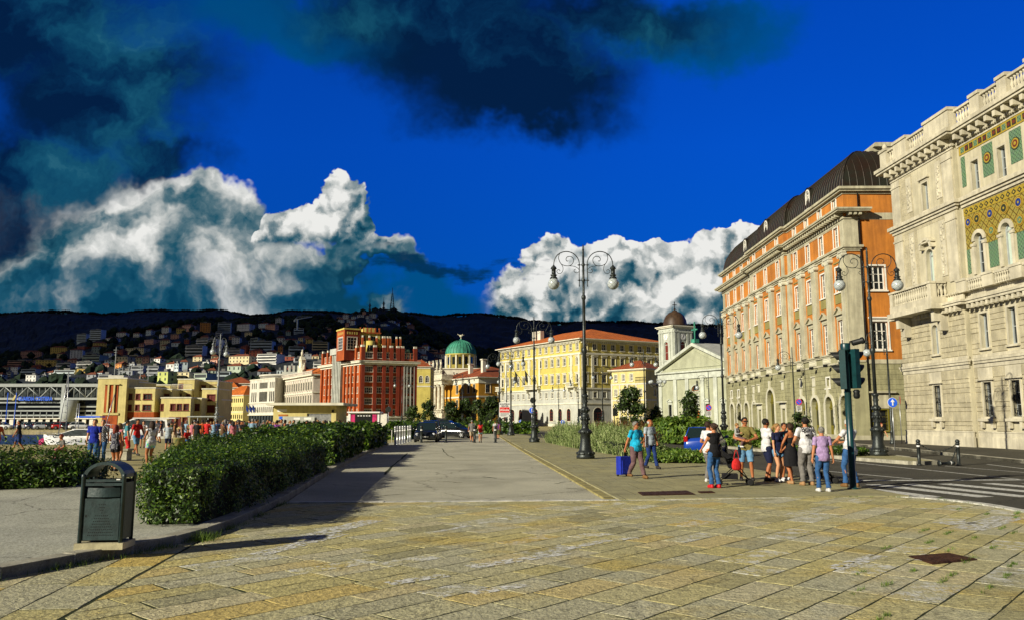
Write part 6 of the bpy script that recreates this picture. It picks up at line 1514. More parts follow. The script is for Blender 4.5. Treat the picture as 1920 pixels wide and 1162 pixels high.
def smooth(pts, k=4):
    P = [Vector(p) for p in pts]; out = []
    for i in range(len(P) - 1):
        p0, p1, p2, p3 = P[max(0, i - 1)], P[i], P[i + 1], P[min(len(P) - 1, i + 2)]
        for j in range(k):
            t_ = j / k; out.append(0.5 * ((2 * p1) + (p2 - p0) * t_ + (2 * p0 - 5 * p1 + 4 * p2 - p3) * t_ * t_ + (3 * p1 - p0 - 3 * p2 + p3) * t_ ** 3))
    out.append(P[-1]); return out
def LX(x, y):   # lamp-head drawing coordinates to metres
    return Vector(((x - 565) * .00392, 0, 9.62 - (y - 165) * .00378))
def arm_meshes(sg, pale=False):
    mt = 'cast_iron_pale' if pale else 'cast_iron'; f = lambda lst: [Vector((sg * LX(*p).x, 0, LX(*p).z)) for p in lst]
    a = MB(); a.tube(smooth(f([(615, 610), (615, 480), (613, 380), (614, 300), (640, 235), (690, 185), (760, 163), (830, 177), (885, 220), (915, 285), (922, 350)])), .024, 6)
    for y in (335, 530): a.tube(f([(565, y), (635, y)]), .02, 5); a.ball(tuple(f([(615, y)])[0]), .045)
    s_ = MB(); s_.tube(smooth(f([(850, 190), (862, 250), (835, 318), (780, 345), (720, 342), (685, 300), (685, 255), (715, 228), (755, 232), (773, 262), (760, 288), (745, 280)])), .017, 5)
    s_.tube(smooth(f([(835, 318), (812, 360), (812, 410), (840, 445), (872, 440), (885, 415), (868, 395), (848, 402), (850, 415)])), .014, 5)
    s_.tube(smooth(f([(760, 347), (690, 350), (640, 370), (616, 400), (622, 425), (650, 436), (676, 420), (672, 395), (655, 390)])), .014, 5)
    l = MB(); c = f([(922, 350)])[0]
    l.lathe([(.02, .06), (.05, .03), (.05, 0), (.12, -.04), (.13, -.1), (.16, -.13), (.1, -.15), (.1, -.4), (.17, -.43), (.13, -.47), (.11, -.5), (.17, -.56), (.19, -.6)][::-1], 12, tuple(c))
    g = MB(); g.ball(tuple(c + Vector((0, 0, -.85))), .275, 0, 18, 12)
    return a.mesh('arm', mt), s_.mesh('scroll', mt), l.mesh('lantern', mt), g.mesh('globe', 'globe_glass')
PED = [(.42, 0), (.42, .12), (.38, .16), (.40, .2), (.40, .28), (.33, .33), (.30, .38), (.255, .6), (.235, .85), (.225, 1.08), (.27, 1.12), (.29, 1.17), (.31, 1.24), (.27, 1.3), (.18, 1.33), (.16, 1.4), (.145, 1.5), (.17, 1.72), (.19, 1.84), (.20, 1.93), (.18, 2.01), (.125, 2.05), (.15, 2.1), (.195, 2.17), (.195, 2.26), (.15, 2.32), (.11, 2.36), (.11, 2.5), (.12, 2.6), (.11, 2.75), (.16, 2.82), (.16, 2.88), (.09, 2.93)]
def make_lamp(pale=False):
    mt = 'cast_iron_pale' if pale else 'cast_iron'
    t = thing('street_lamp', 'x', 'street lamp')
    m = MB(); m.lathe(PED, 20)
    for k in range(10):
        a = k * math.pi / 5
        for z, r, s_ in ((1.8, .19, .05), (2.2, .19, .045), (1.6, .16, .035), (2.6, .115, .03), (.24, .39, .05), (1.2, .3, .04)): m.ball((r * math.cos(a), r * math.sin(a), z), s_, 0, 6, 4, (1, 1, 1.5))
    m.build('pedestal', [mt], t)
    m = MB(); m.lathe([(.082, 2.93), (.08, 4.8), (.12, 4.86), (.13, 4.95), (.12, 5.04), (.08, 5.1), (.068, 7.3), (.1, 7.35), (.11, 7.42), (.1, 7.49), (.06, 7.55), (.055, 8.15), (.08, 8.2), (.08, 8.28), (.055, 8.33), (.052, 8.9), (.08, 8.94), (.08, 9.02), (.05, 9.06), (.05, 9.75), (.03, 9.78), (.045, 9.84), (.01, 9.98)], 12); m.build('post', [mt], t)
    for sg in (-1, 1):
        a, s_, l, g = arm_meshes(sg, pale); ao = link('arm', a, t); link('scroll', s_, ao); lo = link('lantern', l, t); link('globe', g, lo)
    return t
lamp0 = make_lamp()
LAMPS = [(3.37, 37.21, 0, 'tall double globe lamp standing nearest the centre, beside the silvery grass bed'),
 (1.76, 63.85, 0, 'double globe lamp on the pavement edge with a round blue sign behind its pedestal'),
 (-.12, 91.4, 0, 'double globe lamp just right of the white and red banner'),
 (-1.5, 96, 0, 'double globe lamp just left of the white and red banner'),
 (-.9, 135, .3, 'small distant double globe lamp directly behind the banner'),
 (17.26, 38.2, 0, 'tall double globe lamp on the traffic island in front of the stone palace'),
 (16.0, 61.0, 0, 'double globe lamp where the orange palazzo meets the church front'),
 (15.5, 94, 0, 'double globe lamp rising in front of the small yellow house'),
 (13.6, 121, .15, 'distant double globe lamp in front of the shaded yellow palazzo side'),
 (12.0, 146, .2, 'distant double globe lamp left of the tall central lamp at the balcony corner'),
 (-8.8, 143, .6, 'far thin double globe lamp in front of the domed palace, right of its columns'),
 (-20.5, 150, .4, 'far thin double globe lamp in front of the domed palace, left of its columns'),
 (10.2, 176, .3, 'smallest distant double globe lamp before the yellow palazzo arches')]
for i, (x, y, a, lab) in enumerate(LAMPS):
    z = .03 if i in (0, 1, 2, 3) else .12 if i in (5, 6, 7) else 0
    if i == 0: lamp0.location = (x, y, z); lamp0.rotation_euler[2] = a; lamp0['label'] = lab; lamp0['group'] = 'double globe street lamps'
    else: dup(lamp0, (x, y, z), a, lab, 'double globe street lamps')
pl_lamp = make_lamp(True); pl_lamp.location = (-30.0, 82, 0); pl_lamp.rotation_euler[2] = R(84); pl_lamp.scale = (1.06, 1.06, 1.06)
pl_lamp['label'] = 'pale grey street lamp seen edge on among the crowd on the pier'
def single_lamp(x, y, h, label, side=-1, rz=0.0, z=0.12):
    t = thing('street_lamp', label, 'street lamp', (x, y, z), rz); k = h / 9.98
    m = MB(); m.lathe([(.2, 0), (.2, .1), (.14, .2), (.12, .8), (.15, .85), (.08, .95), (.06, h - 2), (.09, h - 1.95), (.05, h - 1.9), (.04, h), (.01, h + .15)], 10); m.build('post', ['cast_iron'], t)
    a, s_, l, g = arm_meshes(side)
    ao = link('arm', a, t, (0, 0, h - 9.95)); link('scroll', s_, ao); lo = link('lantern', l, t, (0, 0, h - 9.95)); link('globe', g, lo)
    return t
single_lamp(27.0, 77, 8.5, 'single globe lamp carrying a no parking sign in front of the orange palazzo')
single_lamp(24.0, 98, 7.4, 'single globe lamp in front of the church facade')
single_lamp(26.3, 56, 8.2, 'thin single globe lamp directly behind the island lamp with a blue arrow sign')
cd_ = thing('street_lamp', 'five globe candelabra lamp between the small yellow house and the church', 'street lamp', (20.8, 115, 0))
m = MB(); m.lathe([(.25, 0), (.25, .2), (.12, .4), (.09, 6.5), (.16, 6.6), (.06, 6.8), (.05, 8.4)], 10); m.build('post', ['cast_iron'], cd_)
for k in range(5):
    a = k * 2 * math.pi / 5; q_ = (math.cos(a), math.sin(a)); m = MB(); m.tube(smooth([(0, 0, 6.7), (q_[0] * .8, q_[1] * .8, 6.5), (q_[0] * 1.1, q_[1] * 1.1, 7.0), (q_[0] * 1.1, q_[1] * 1.1, 7.5)]), .04, 5); ao = m.build('arm', ['cast_iron'], cd_)
    m = MB(); m.ball((q_[0] * 1.1, q_[1] * 1.1, 7.15), .26); m.build('globe', ['globe_glass'], ao)

# signs
def disc_sign(x, y, z, r, label, kind, base=0.12, h=None, pole=True, tiltz=0.0, plate=False):
    t = thing('road_sign', label, 'road sign', (x, y, base), tiltz)
    if pole: m = MB(); m.tube([(0, .06, 0), (0, .06, (h or z + r) - base)], .03, 6); m.build('post', ['steel'], t)
    m = MB(); zz = z - base; c = lambda rr, y0, mi: m.xprism([(rr * math.cos(k * math.pi / 12), zz + rr * math.sin(k * math.pi / 12)) for k in range(24)], y0, y0 + .012, mi)
    if kind == 'arrow':
        c(r, 0, 1); c(r * .93, -.013, 0); m.xprism([(-.06 * r * 2, zz - r * .6), (.06 * r * 2, zz - r * .6), (.06 * r * 2, zz + r * .1), (-.06 * r * 2, zz + r * .1)], -.03, -.014, 1); m.xprism([(-r * .42, zz + r * .1), (r * .42, zz + r * .1), (0, zz + r * .68)], -.03, -.014, 1)
    elif kind == 'nopark':
        c(r, 0, 2); c(r * .78, -.013, 0); m.xprism([(-r * .62, zz + r * .46), (-r * .46, zz + r * .62), (r * .62, zz - r * .46), (r * .46, zz - r * .62)], -.03, -.014, 2)
    elif kind == 'noentry': c(r, 0, 2); m.box(-r * .7, -.02, zz - r * .17, r * .7, -.001, zz + r * .17, 1)
    elif kind == 'back': c(r, 0, 3)
    elif kind == 'walk':
        c(r, 0, 1); c(r * .94, -.013, 0); m.ball((0, -.03, zz + r * .5), r * .15, 1, 6, 4); m.tube([(0, -.03, zz + r * .35), (0, -.03, zz - r * .1), (r * .25, -.03, zz - r * .6)], r * .07, 4, 1); m.tube([(0, -.03, zz - r * .1), (-r * .25, -.03, zz - r * .6)], r * .07, 4, 1); m.tube([(-r * .3, -.03, zz), (0, -.03, zz + r * .3), (r * .3, -.03, zz + .0)], r * .06, 4, 1)
    elif kind == 'red_ring': c(r, 0, 2); c(r * .7, -.013, 1)
    m.build('sign_face', ['sign_blue', 'sign_white', 'sign_red', 'cast_iron'], t)
    if plate:
        m = MB(); m.box(-r * .8, 0, zz - r * 2.9, r * .8, .015, zz - r * 1.15, 0)
        for k in range(4): m.box(-r * .6, -.01, zz - r * (1.4 + .35 * k) - .03, r * (.5 if k % 2 else .6), -.001, zz - r * (1.4 + .35 * k) + .03, 1)
        m.build('plate', ['sign_white', 'black_letter'], t)
    return t
disc_sign(20.7, 43.8, 2.72, .27, 'round blue sign with a white up arrow beside the island lamp pedestal', 'arrow', h=2.9)
disc_sign(27.15, 76.2, 3.45, .3, 'round red and blue no parking sign over a white plate', 'nopark', plate=True, h=3.6)
disc_sign(27.3, 56.6, 3.15, .3, 'red edged round sign seen at an angle at the palace corner', 'red_ring', tiltz=1.15)
disc_sign(1.62, 65.6, 2.55, .24, 'round blue footpath sign behind the second promenade lamp', 'walk', base=.03, h=3.6)
disc_sign(1.7, 65.4, 3.35, .24, 'dark round back of a sign above the blue footpath sign', 'back', base=.03, pole=False)
disc_sign(1.3, 118, 1.5, .3, 'small round blue sign at the far pavement left of the wooden door', 'arrow', base=0, h=1.8)
disc_sign(7.4, 118, 1.45, .32, 'small round blue sign at the far pavement right of the wooden door', 'arrow', base=0, h=1.8)
disc_sign(19.9, 81.5, 3.0, .3, 'distant no parking sign on a post in front of the church', 'nopark', plate=True, h=3.3)
disc_sign(-14.4, 94, 3.0, .33, 'grey back of a round sign near the parked cars', 'back', base=0, h=3.4)
# banner
bn_ = thing('banner_sign', 'white and red advertising banner hung between two lamp posts', 'banner', (-.85, 93, 2.1))
m = MB(); m.box(-.62, -.03, 0, .62, .03, 1.66, 0); m.box(-.56, -.045, .52, .56, -.031, 1.12, 1); m.build('panel', ['sign_white', 'sign_red'], bn_)
text('SHOPPING', .24, 'black_letter', bn_, (0, -.04, 1.4), 0, .004, align='CENTER', bold=.006); text('CENTER', .24, 'black_letter', bn_, (0, -.04, 1.17), 0, .004, align='CENTER', bold=.006)
text('ilGiulia', .36, 'sign_white', bn_, (0, -.05, .7), 0, .004, align='CENTER', bold=.006)
m = MB()
for z in (.12, .22, .32, .42): m.box(-.5, -.04, z - .02, .5 if z != .22 else .2, -.031, z + .02)
m.build('small_print', ['black_letter'], bn_)

# traffic light at the crossing
def signal(n=3, r=.105):
    pass
tl = thing('traffic_light', 'dark green traffic light pole with two signal heads and a camera at the crossing', 'traffic light', (8.76, 20.97, .03))
m = MB(); m.lathe([(.14, 0), (.14, .03), (.085, .04), (.085, 2.45), (.09, 2.46), (.09, 2.49), (.08, 2.5), (.08, 3.62)], 16); m.build('pole', ['signal_green'], tl)
m = MB(); m.lathe([(.12, 3.56), (.125, 3.6), (.125, 3.72), (.11, 3.75)], 14); m.build('cap', ['signal_green'], tl)
def head(x, y, z0, yaw, label=None):
    """signal head facing its local -Y"""
    h = link('signal_head', None, tl, (x, y, z0), yaw)
    b = MB(); b.box(-.14, 0, 0, .14, .13, 1.02, 0)
    for k in range(1, 3): b.box(-.145, -.005, .34 * k - .008, .145, .135, .34 * k + .008, 0)
    return b, h
for x, y, z0, yaw, cam_ in ((-.19, -.05, 2.55, R(-115), 0), (.24, -.02, 2.57, R(112), 1)):
    b = MB(); b.box(-.15, 0, 0, .15, .15, 1.02, 0)
    for k in range(1, 3): b.box(-.155, -.006, .34 * k - .008, .155, .155, .34 * k + .008, 0)
    ho = b.build('signal_head', ['signal_green'], tl, (x, y, z0), yaw)
    for k, c in enumerate(('signal_lamp_green', 'signal_lamp_amber', 'signal_lamp_red')):
        if c not in MAT: mk(c, {'green': (0.01, .08, .03), 'amber': (.12, .07, .005), 'red': (.12, .01, .01)}[c.split('_')[-1]], .2, 0, bump=0)
        l_ = MB(); l_.xprism([(.105 * math.cos(a * math.pi / 8), .17 + .34 * k + .105 * math.sin(a * math.pi / 8)) for a in range(16)], -.012, -.001); l_.build('lens', [c], ho)
        v = MB()
        for a in range(-2, 10):
            a0, a1 = a * math.pi / 8, (a + 1) * math.pi / 8; r_ = .12
            v.add([(r_ * math.cos(a0), 0, .17 + .34 * k + r_ * math.sin(a0)), (r_ * math.cos(a1), 0, .17 + .34 * k + r_ * math.sin(a1)), (r_ * math.cos(a1), -.2 * (.5 + .5 * math.sin(a1)) - .04, .17 + .34 * k + r_ * math.sin(a1)), (r_ * math.cos(a0), -.2 * (.5 + .5 * math.sin(a0)) - .04, .17 + .34 * k + r_ * math.sin(a0))], [(0, 1, 2, 3)])
        v.build('visor', ['signal_black'], ho)
m = MB()
for z in (2.62, 3.5): m.box(-.2, -.02, z, .26, .02, z + .05)
m.build('bracket', ['signal_black'], tl)
m = MB(); m.tube([(.1, 0, 3.6), (.16, 0, 3.78), (.22, 0, 3.82)], .025, 6); m.lathe([(.03, -.16), (.07, -.14), (.07, .1), (.05, .14)], 12, (0, 0, 0)); 
m2 = MB(); m2.M = Matrix.Translation((.33, 0, 3.79)) @ Matrix.Rotation(R(75), 4, 'Y'); m2.lathe([(.05, -.15), (.075, -.13), (.075, .1), (.09, .11), (.09, .16)], 12)
a_ = MB(); a_.tube([(.08, 0, 3.6), (.14, 0, 3.8), (.24, 0, 3.82)], .022, 6); a_.v += m2.v; base = len(a_.v) - len(m2.v)
a_.f += [[i + base for i in f] for f in m2.f]; a_.mi += m2.mi; a_.sm += m2.sm; a_.build('camera', ['signal_black'], tl)
m = MB(); m.lathe([(.03, .0), (.07, .02), (.085, .08), (.075, .15), (.09, .2), (.05, .24)], 12, (.22, -.02, 2.3)); m.build('sounder', ['signal_black'], tl)
for x, y, lab in ((9.9, 119, 'distant traffic light left of the tall central lamp post'), (14.2, 112, 'distant traffic light among the shrubs right of the central lamp'), (19.5, 88, 'distant dark traffic light in front of the church door')):
    t = thing('traffic_light', lab, 'traffic light', (x, y, 0), 0, 'distant traffic lights'); m = MB(); m.tube([(0, 0, 0), (0, 0, 3.4)], .07, 6); m.build('pole', ['signal_green'], t); m = MB(); m.box(-.2, -.2, 2.3, .2, -.05, 3.4); m.box(.25, -.1, 2.3, .45, .2, 3.4)
    for k in range(3): m.lathe([(.15, -.1), (.15, .1)], 8, (.35, -.2, 2.5 + .33 * k))
    m.build('signal_head', ['signal_black'], t)

# bollards with chain, one fallen
def bollard(x, y, h, label, r=.055, mt='cast_iron', z=0.0, group='bollards', rot=None):
    t = thing('bollard', label, 'bollard', (x, y, z), 0, group); m = MB()
    m.lathe([(r * 1.7, 0), (r * 1.7, .03), (r, .05), (r, h * .8), (r * 1.35, h * .81), (r * 1.35, h * .84), (r, h * .86), (r, h * .9)], 12); m.build('post', [mt], t)
    m = MB(); m.ball((0, 0, h - r * 1.3), r * 1.35, 0, 12, 8); m.build('knob', [mt], t)
    m = MB(); m.lathe([(r * 1.03, h * .7), (r * 1.03, h * .76)], 12); m.build('band', ['sign_white'], t)
    if rot: t.rotation_euler = rot
    return t
bollard(16.24, 32.42, 1.02, 'dark bollard with a knob at the island tip, left of the chained pair', .065); bollard(17.75, 32.3, 1.02, 'dark bollard with a knob at the island tip, right of the chained pair', .065)
bollard(16.75, 31.9, .7, 'broken dark bollard lying on the road beside the chained pair', .07, rot=(0, R(88), R(10)), z=.09)
m = MB(); pts = [(16.24 + 1.51 * k / 14, 32.42 - .12 * k / 14, .88 - .33 * (1 - ((k - 7) / 7) ** 2)) for k in range(15)]
for i, (a, b) in enumerate(zip(pts, pts[1:])): m.tube([a, b], .017 + .006 * (i % 2), 5)
pts = [(17.75 - .55 * k / 10, 32.3 - .2 * k / 10, .85 - .77 * k / 10 - .15 * math.sin(k * .314)) for k in range(11)]
for i, (a, b) in enumerate(zip(pts, pts[1:])): m.tube([a, b], .017 + .006 * (i % 2), 5)
o = m.build('chain', ['cast_iron']); tag(o, 'iron chain slung between the two island bollards', 'chain')
for x, lab in ((-7.14, 'dark bollard on the promenade in front of the black car'), (-5.21, 'dark bollard on the promenade right of the black car'), (-2.95, 'dark bollard on the promenade beside the man in grey'), (-1.3, 'dark bollard on the promenade nearest the banner lamps')):
    bollard(x, 63.85, 1.35, lab, .09)
for i, (px, Y) in enumerate(((742, 57.5), (746, 58.8), (751, 60.2), (756, 61.8), (760, 63.2), (766, 65.5), (770, 67.5))):
    p = at(px, 786, Y); bollard(p.x, p.y, 1.35, '%s steel bollard in the row beside the far hedge end' % ('nearest', 'second nearest', 'third nearest', 'middle', 'third farthest', 'second farthest', 'farthest')[i], .085, 'steel')

# litter bin
bn = thing('litter_bin', 'dark green metal litter bin with an arched hood on a pale stone plinth', 'litter bin', (-5.36, 10.86, .125), R(5)); bn.scale = (.92, .92, .98); w, d = .29, .2
m = MB(); m.box(-w - .04, -d - .04, 0, w + .04, d + .04, .085); m.build('plinth', ['bin_plinth'], bn)
for sx in (-1, 1):
    for sy in (-1, 1):
        m = MB(); m.lathe([(.028, .085), (.028, .93), (.034, .94), (.03, .975), (.01, .985)], 10, (sx * w * .96, sy * d * .96, 0)); m.build('post', ['bin_green'], bn)
m = MB(); m.box(-w * .9, -d * .85, .11, w * .9, d * .9, .66); m.box(-w * .92, d * .5, .66, w * .92, d * .9, .9); m.build('body', ['bin_dark'], bn)
for sx in (-1, 1): m = MB(); m.box(sx * w * .96 - .01, -d * .85, .12, sx * w * .96 + .01, d * .9, .86); m.build('side_panel', ['bin_green'], bn)
m = MB(); m.box(-w * .84, -d * .98, .12, w * .84, -d * .86, .66); dr = m.build('door', ['bin_green'], bn)
m = MB()
for k in range(12):
    n = max(1, 2 + k - 3 if k > 3 else 4 - k); zz = .58 - k * .036
    for i in range(n + (4 if k > 3 else 0)):
        tt = n + (4 if k > 3 else 0); x = (i - (tt - 1) / 2) * .026 + .0; m.box(x - .008, -d * .984, zz - .005, x + .008, -d * .981, zz + .005)
m.box(-w * .76, -d * .99, .42, -w * .7, -d * .981, .45); m.build('perforation', ['bin_dark'], dr)
m = MB()   # bulging chute
pts = [(x_, -d * (.9 + .28 * math.cos(x_ / (w * .8) * math.pi / 2))) for x_ in [w * .8 * (k / 6 - 1) for k in range(13)]]
for (x0, y0), (x1, y1) in zip(pts, pts[1:]): m.add([(x0, y0, .68), (x1, y1, .68), (x1 * .97, y1 * .98, .8), (x0 * .97, y0 * .98, .8)], [(0, 1, 2, 3)], 0, True); m.add([(x0, y0, .68), (x1, y1, .68), (x1, -d * .8, .66), (x0, -d * .8, .66)], [(0, 1, 2, 3)])
m.build('chute', ['bin_green'], bn)
for z in (.825, .875): m = MB(); m.box(-w * .93, -d, z, w * .93, -d * .9, z + .035); m.build('slat', ['bin_green'], bn)
m = MB(); m.box(w * .6, -d * 1.02, .90, w * .78, -d * 1.0, .915); m.build('sticker', ['sign_white'], bn)
m = MB(); K = 14
for r0, r1 in ((w * 1.0, w * .82),):
    for k in range(K):
        a0, a1 = math.pi * k / K, math.pi * (k + 1) / K; c0, s0, c1, s1 = math.cos(a0), math.sin(a0), math.cos(a1), math.sin(a1); z = .93; e = .72
        o0, o1 = (r0 * c0, z + r0 * s0 * e), (r0 * c1, z + r0 * s1 * e); i0, i1 = (r1 * c0, z + r1 * s0 * e), (r1 * c1, z + r1 * s1 * e)
        m.add([(o0[0], -d, o0[1]), (o1[0], -d, o1[1]), (o1[0], d, o1[1]), (o0[0], d, o0[1]), (i0[0], -d, i0[1]), (i1[0], -d, i1[1]), (i1[0], d, i1[1]), (i0[0], d, i0[1])], [(0, 1, 2, 3), (4, 7, 6, 5), (0, 4, 5, 1), (3, 2, 6, 7)], 0, False)
m.build('hood', ['bin_green'], bn)

# low building with a flat roof, booth, railing
kb_ = thing('low_pavilion', 'low cream pavilion with a flat overhanging roof and a grey roller shutter', 'pavilion', (*P2(512, 78), 0)); fr = Frame(P2(512, 78), P2(630, 78)); L = fr.L
m = MB(); wallgrid(m, 0, L, 0, 3.15, [(L * .73, .3, 2.35, 2.1, False)], .2); m.poly([(L, 0, 0), (L, 5, 0), (L, 5, 3.15), (L, 0, 3.15)]); m.poly([(0, 0, 0), (0, 5, 0), (0, 5, 3.15), (0, 0, 3.15)]); m.poly([(0, 5, 0), (L, 5, 0), (L, 5, 3.15), (0, 5, 3.15)]); fr.put(kb_, 'wall', m, ['cream_wall'])
m = MB(); m.box(-.45, -1.1, 3.16, L + .9, 6, 3.4); fr.put(kb_, 'roof', m, ['pale_trim'])
m = MB()
for k in range(18): m.boss(L * .73 - 1.17, L * .73 + 1.17, .3 + k * .116, .3 + (k + 1) * .116, .15, .02, .015)
fr.put(kb_, 'roller_shutter', m, ['steel'])
m = MB(); m.box(.5, -.02, .3, 4.0, -.001, 2.1, 0); m.box(2.0, -.03, 1.8, 2.6, -.021, 2.0, 1); m.box(3.0, -.03, 1.8, 3.7, -.021, 2.0, 1); m.box(.5, -.04, 2.15, 1.4, -.021, 2.3, 2); m.box(.6, -.03, 1.85, .9, -.021, 2.1, 3); m.box(.4, -.03, 2.55, 1.3, -.001, 2.8, 1); m.box(L * .93, -.04, 2.5, L * .93 + .2, -.001, 2.75, 4)
fr.put(kb_, 'notice_panel', m, ['grey_stucco', 'sign_white', 'wood_door', 'sign_blue', 'black_letter'])
kk = thing('snack_trailer', 'white snack trailer with a pink front counter', 'trailer', (*P2(653, 96), 0)); fr = Frame(P2(653, 96), P2(711, 96)); L = fr.L
m = MB(); m.box(0, 0, .4, L, 2.2, 2.6, 0); m.box(-.1, -.3, 2.6, L + .1, 2.3, 2.75, 0); fr.put(kk, 'body', m, ['sign_white'])
mk('pink_panel', (0.6, 0.03, 0.16), .5, .5, 2, 0); m = MB(); m.box(.25, -.03, .9, L - .25, -.001, 2.45, 1); m.box(.3, -.05, .9, .8, -.031, 2.4, 0); m.box(L - .8, -.05, .9, L - .3, -.031, 2.4, 0); fr.put(kk, 'counter', m, ['pink_panel', 'bin_dark'])
for k in range(5): m = MB(); m.box(1.1 + k * .33, -.06, 2.2, 1.3 + k * .33, -.031, 2.3); fr.put(kk, 'menu_board', m, ['sign_white'])
m = MB(); m.box(L + .15, 0, 0, L + .9, 1.5, 2.5); fr.put(kk, 'side_cabinet', m, ['white_frame'])
m = MB()
for k in range(34):
    x = -26 + k * .5; m.tube([(x, 64 + .0, 0), (x, 64, 1.0)], .025, 4)
m.tube([(-26, 64, 1.0), (-9.5, 64, 1.0)], .03, 4); m.tube([(-26, 64, .55), (-9.5, 64, .55)], .02, 4)
o = m.build('railing', ['white_frame']); tag(o, 'thin white railing behind the crowd in front of the low pavilion', 'railing')
t = thing('litter_bin', 'round grey litter bin standing among the people on the pier', 'litter bin', (-15.6, 38, 0)); m = MB(); m.lathe([(.22, 0), (.26, .9), (.28, .92), (.28, .96)], 12); m.build('body', ['sage_panel'], t)
for x, y, lab in ((-13.2, 34, 'pale stone block seat behind the hedge'), (-17.8, 36.5, 'long low pale stone seat on the pier, beside the crouching person')):
    m = MB(); m.box(-.6, -.25, 0, .6, .25, .42); m.box(-.66, -.3, .421, .66, .3, .5); o = m.build('stone_bench', ['kerb_stone'], None, (x, y, 0)); tag(o, lab, 'stone seat')
# ---------------------------------------------------------------- hedges, trees, shrubs, grass
def mkleaf(name, stops, rough=0.5, trans=0.25):
    m = bpy.data.materials.new(name); m.use_nodes = True; q = NT(m.node_tree); m.node_tree.nodes.clear()
    out = q.new('ShaderNodeOutputMaterial'); b = q.new('ShaderNodeBsdfPrincipled'); g = q.new('ShaderNodeNewGeometry')
    c = q.ramp(g.outputs['Random Per Island'], stops)
    P = q.new('ShaderNodeTexCoord').outputs['Object']
    c = q.vm('SCALE', c, q.rng(q.noise(P, 1.1, 3, 0.6), 0.3, 0.7, 0.6, 1.25, False))
    q.l.new(c, b.inputs['Base Color']); b.inputs['Roughness'].default_value = rough; b.inputs['Specular IOR Level'].default_value = 0.35
    tr = q.new('ShaderNodeBsdfTranslucent'); q.l.new(q.vm('MULTIPLY', c, (1.0, 1.1, 0.5)), tr.inputs[0])
    mx = q.new('ShaderNodeMixShader'); mx.inputs[0].default_value = trans; q.l.new(b.outputs[0], mx.inputs[1]); q.l.new(tr.outputs[0], mx.inputs[2]); q.l.new(mx.outputs[0], out.inputs[0]); MAT[name] = m
mkleaf('hedge_leaf', [(0, (0.014, 0.034, 0.006)), (0.45, (0.035, 0.078, 0.010)), (0.78, (0.08, 0.16, 0.018)), (1, (0.24, 0.34, 0.04))], .42)
mkleaf('tree_leaf', [(0, (0.015, 0.035, 0.008)), (0.5, (0.04, 0.075, 0.014)), (1, (0.09, 0.14, 0.03))], .42)
mkleaf('silver_leaf', [(0, (0.09, 0.15, 0.035)), (0.5, (0.20, 0.27, 0.08)), (1, (0.42, 0.46, 0.22))], .7, .2)
mkleaf('ground_leaf', [(0, (0.05, 0.11, 0.012)), (0.5, (0.10, 0.18, 0.02)), (1, (0.2, 0.28, 0.04))], .5)
mkleaf('red_leaf', [(0, (0.05, 0.03, 0.01)), (0.5, (0.16, 0.05, 0.015)), (1, (0.12, 0.11, 0.02))], .6)
mk('leaf_core', (0.008, 0.014, 0.004), 1, 0.4, 3, 0); mk('bark', (0.09, 0.06, 0.035), 0.95, 0.4, 4, 0.6)  # the core colour is for dark masses added inside foliage to block light
def leaf(mb, p, s, rnd, nrm=None, asp=.42, m=0):
    if nrm is None: nrm = Vector((rnd.gauss(0, 1), rnd.gauss(0, 1), rnd.gauss(0, 1)))
    else: nrm = nrm + Vector((rnd.gauss(0, .55), rnd.gauss(0, .55), rnd.gauss(0, .55)))
    a = nrm.cross(Vector((rnd.gauss(0, 1), rnd.gauss(0, 1), rnd.gauss(0, 1))))
    if a.length < 1e-3: return
    a.normalize(); n_ = nrm.normalized(); b = n_.cross(a) * (s * asp); a = a * s
    mb.add([tuple(p - a), tuple(p + b * .9 - a * .1), tuple(p + a), tuple(p - b * .9 - a * .1)], [(0, 1, 2, 3)], m)
def inpoly(x, y, P):
    c = False; j = len(P) - 1
    for i in range(len(P)):
        if (P[i][1] > y) != (P[j][1] > y) and x < (P[j][0] - P[i][0]) * (y - P[i][1]) / (P[j][1] - P[i][1]) + P[i][0]: c = not c
        j = i
    return c
def pdist(x, y, P):
    d = 1e9
    for i in range(len(P)):
        a, b = P[i], P[(i + 1) % len(P)]; vx, vy = b[0] - a[0], b[1] - a[1]; t_ = max(0, min(1, ((x - a[0]) * vx + (y - a[1]) * vy) / (vx * vx + vy * vy))); d = min(d, math.hypot(x - a[0] - vx * t_, y - a[1] - vy * t_))
    return d
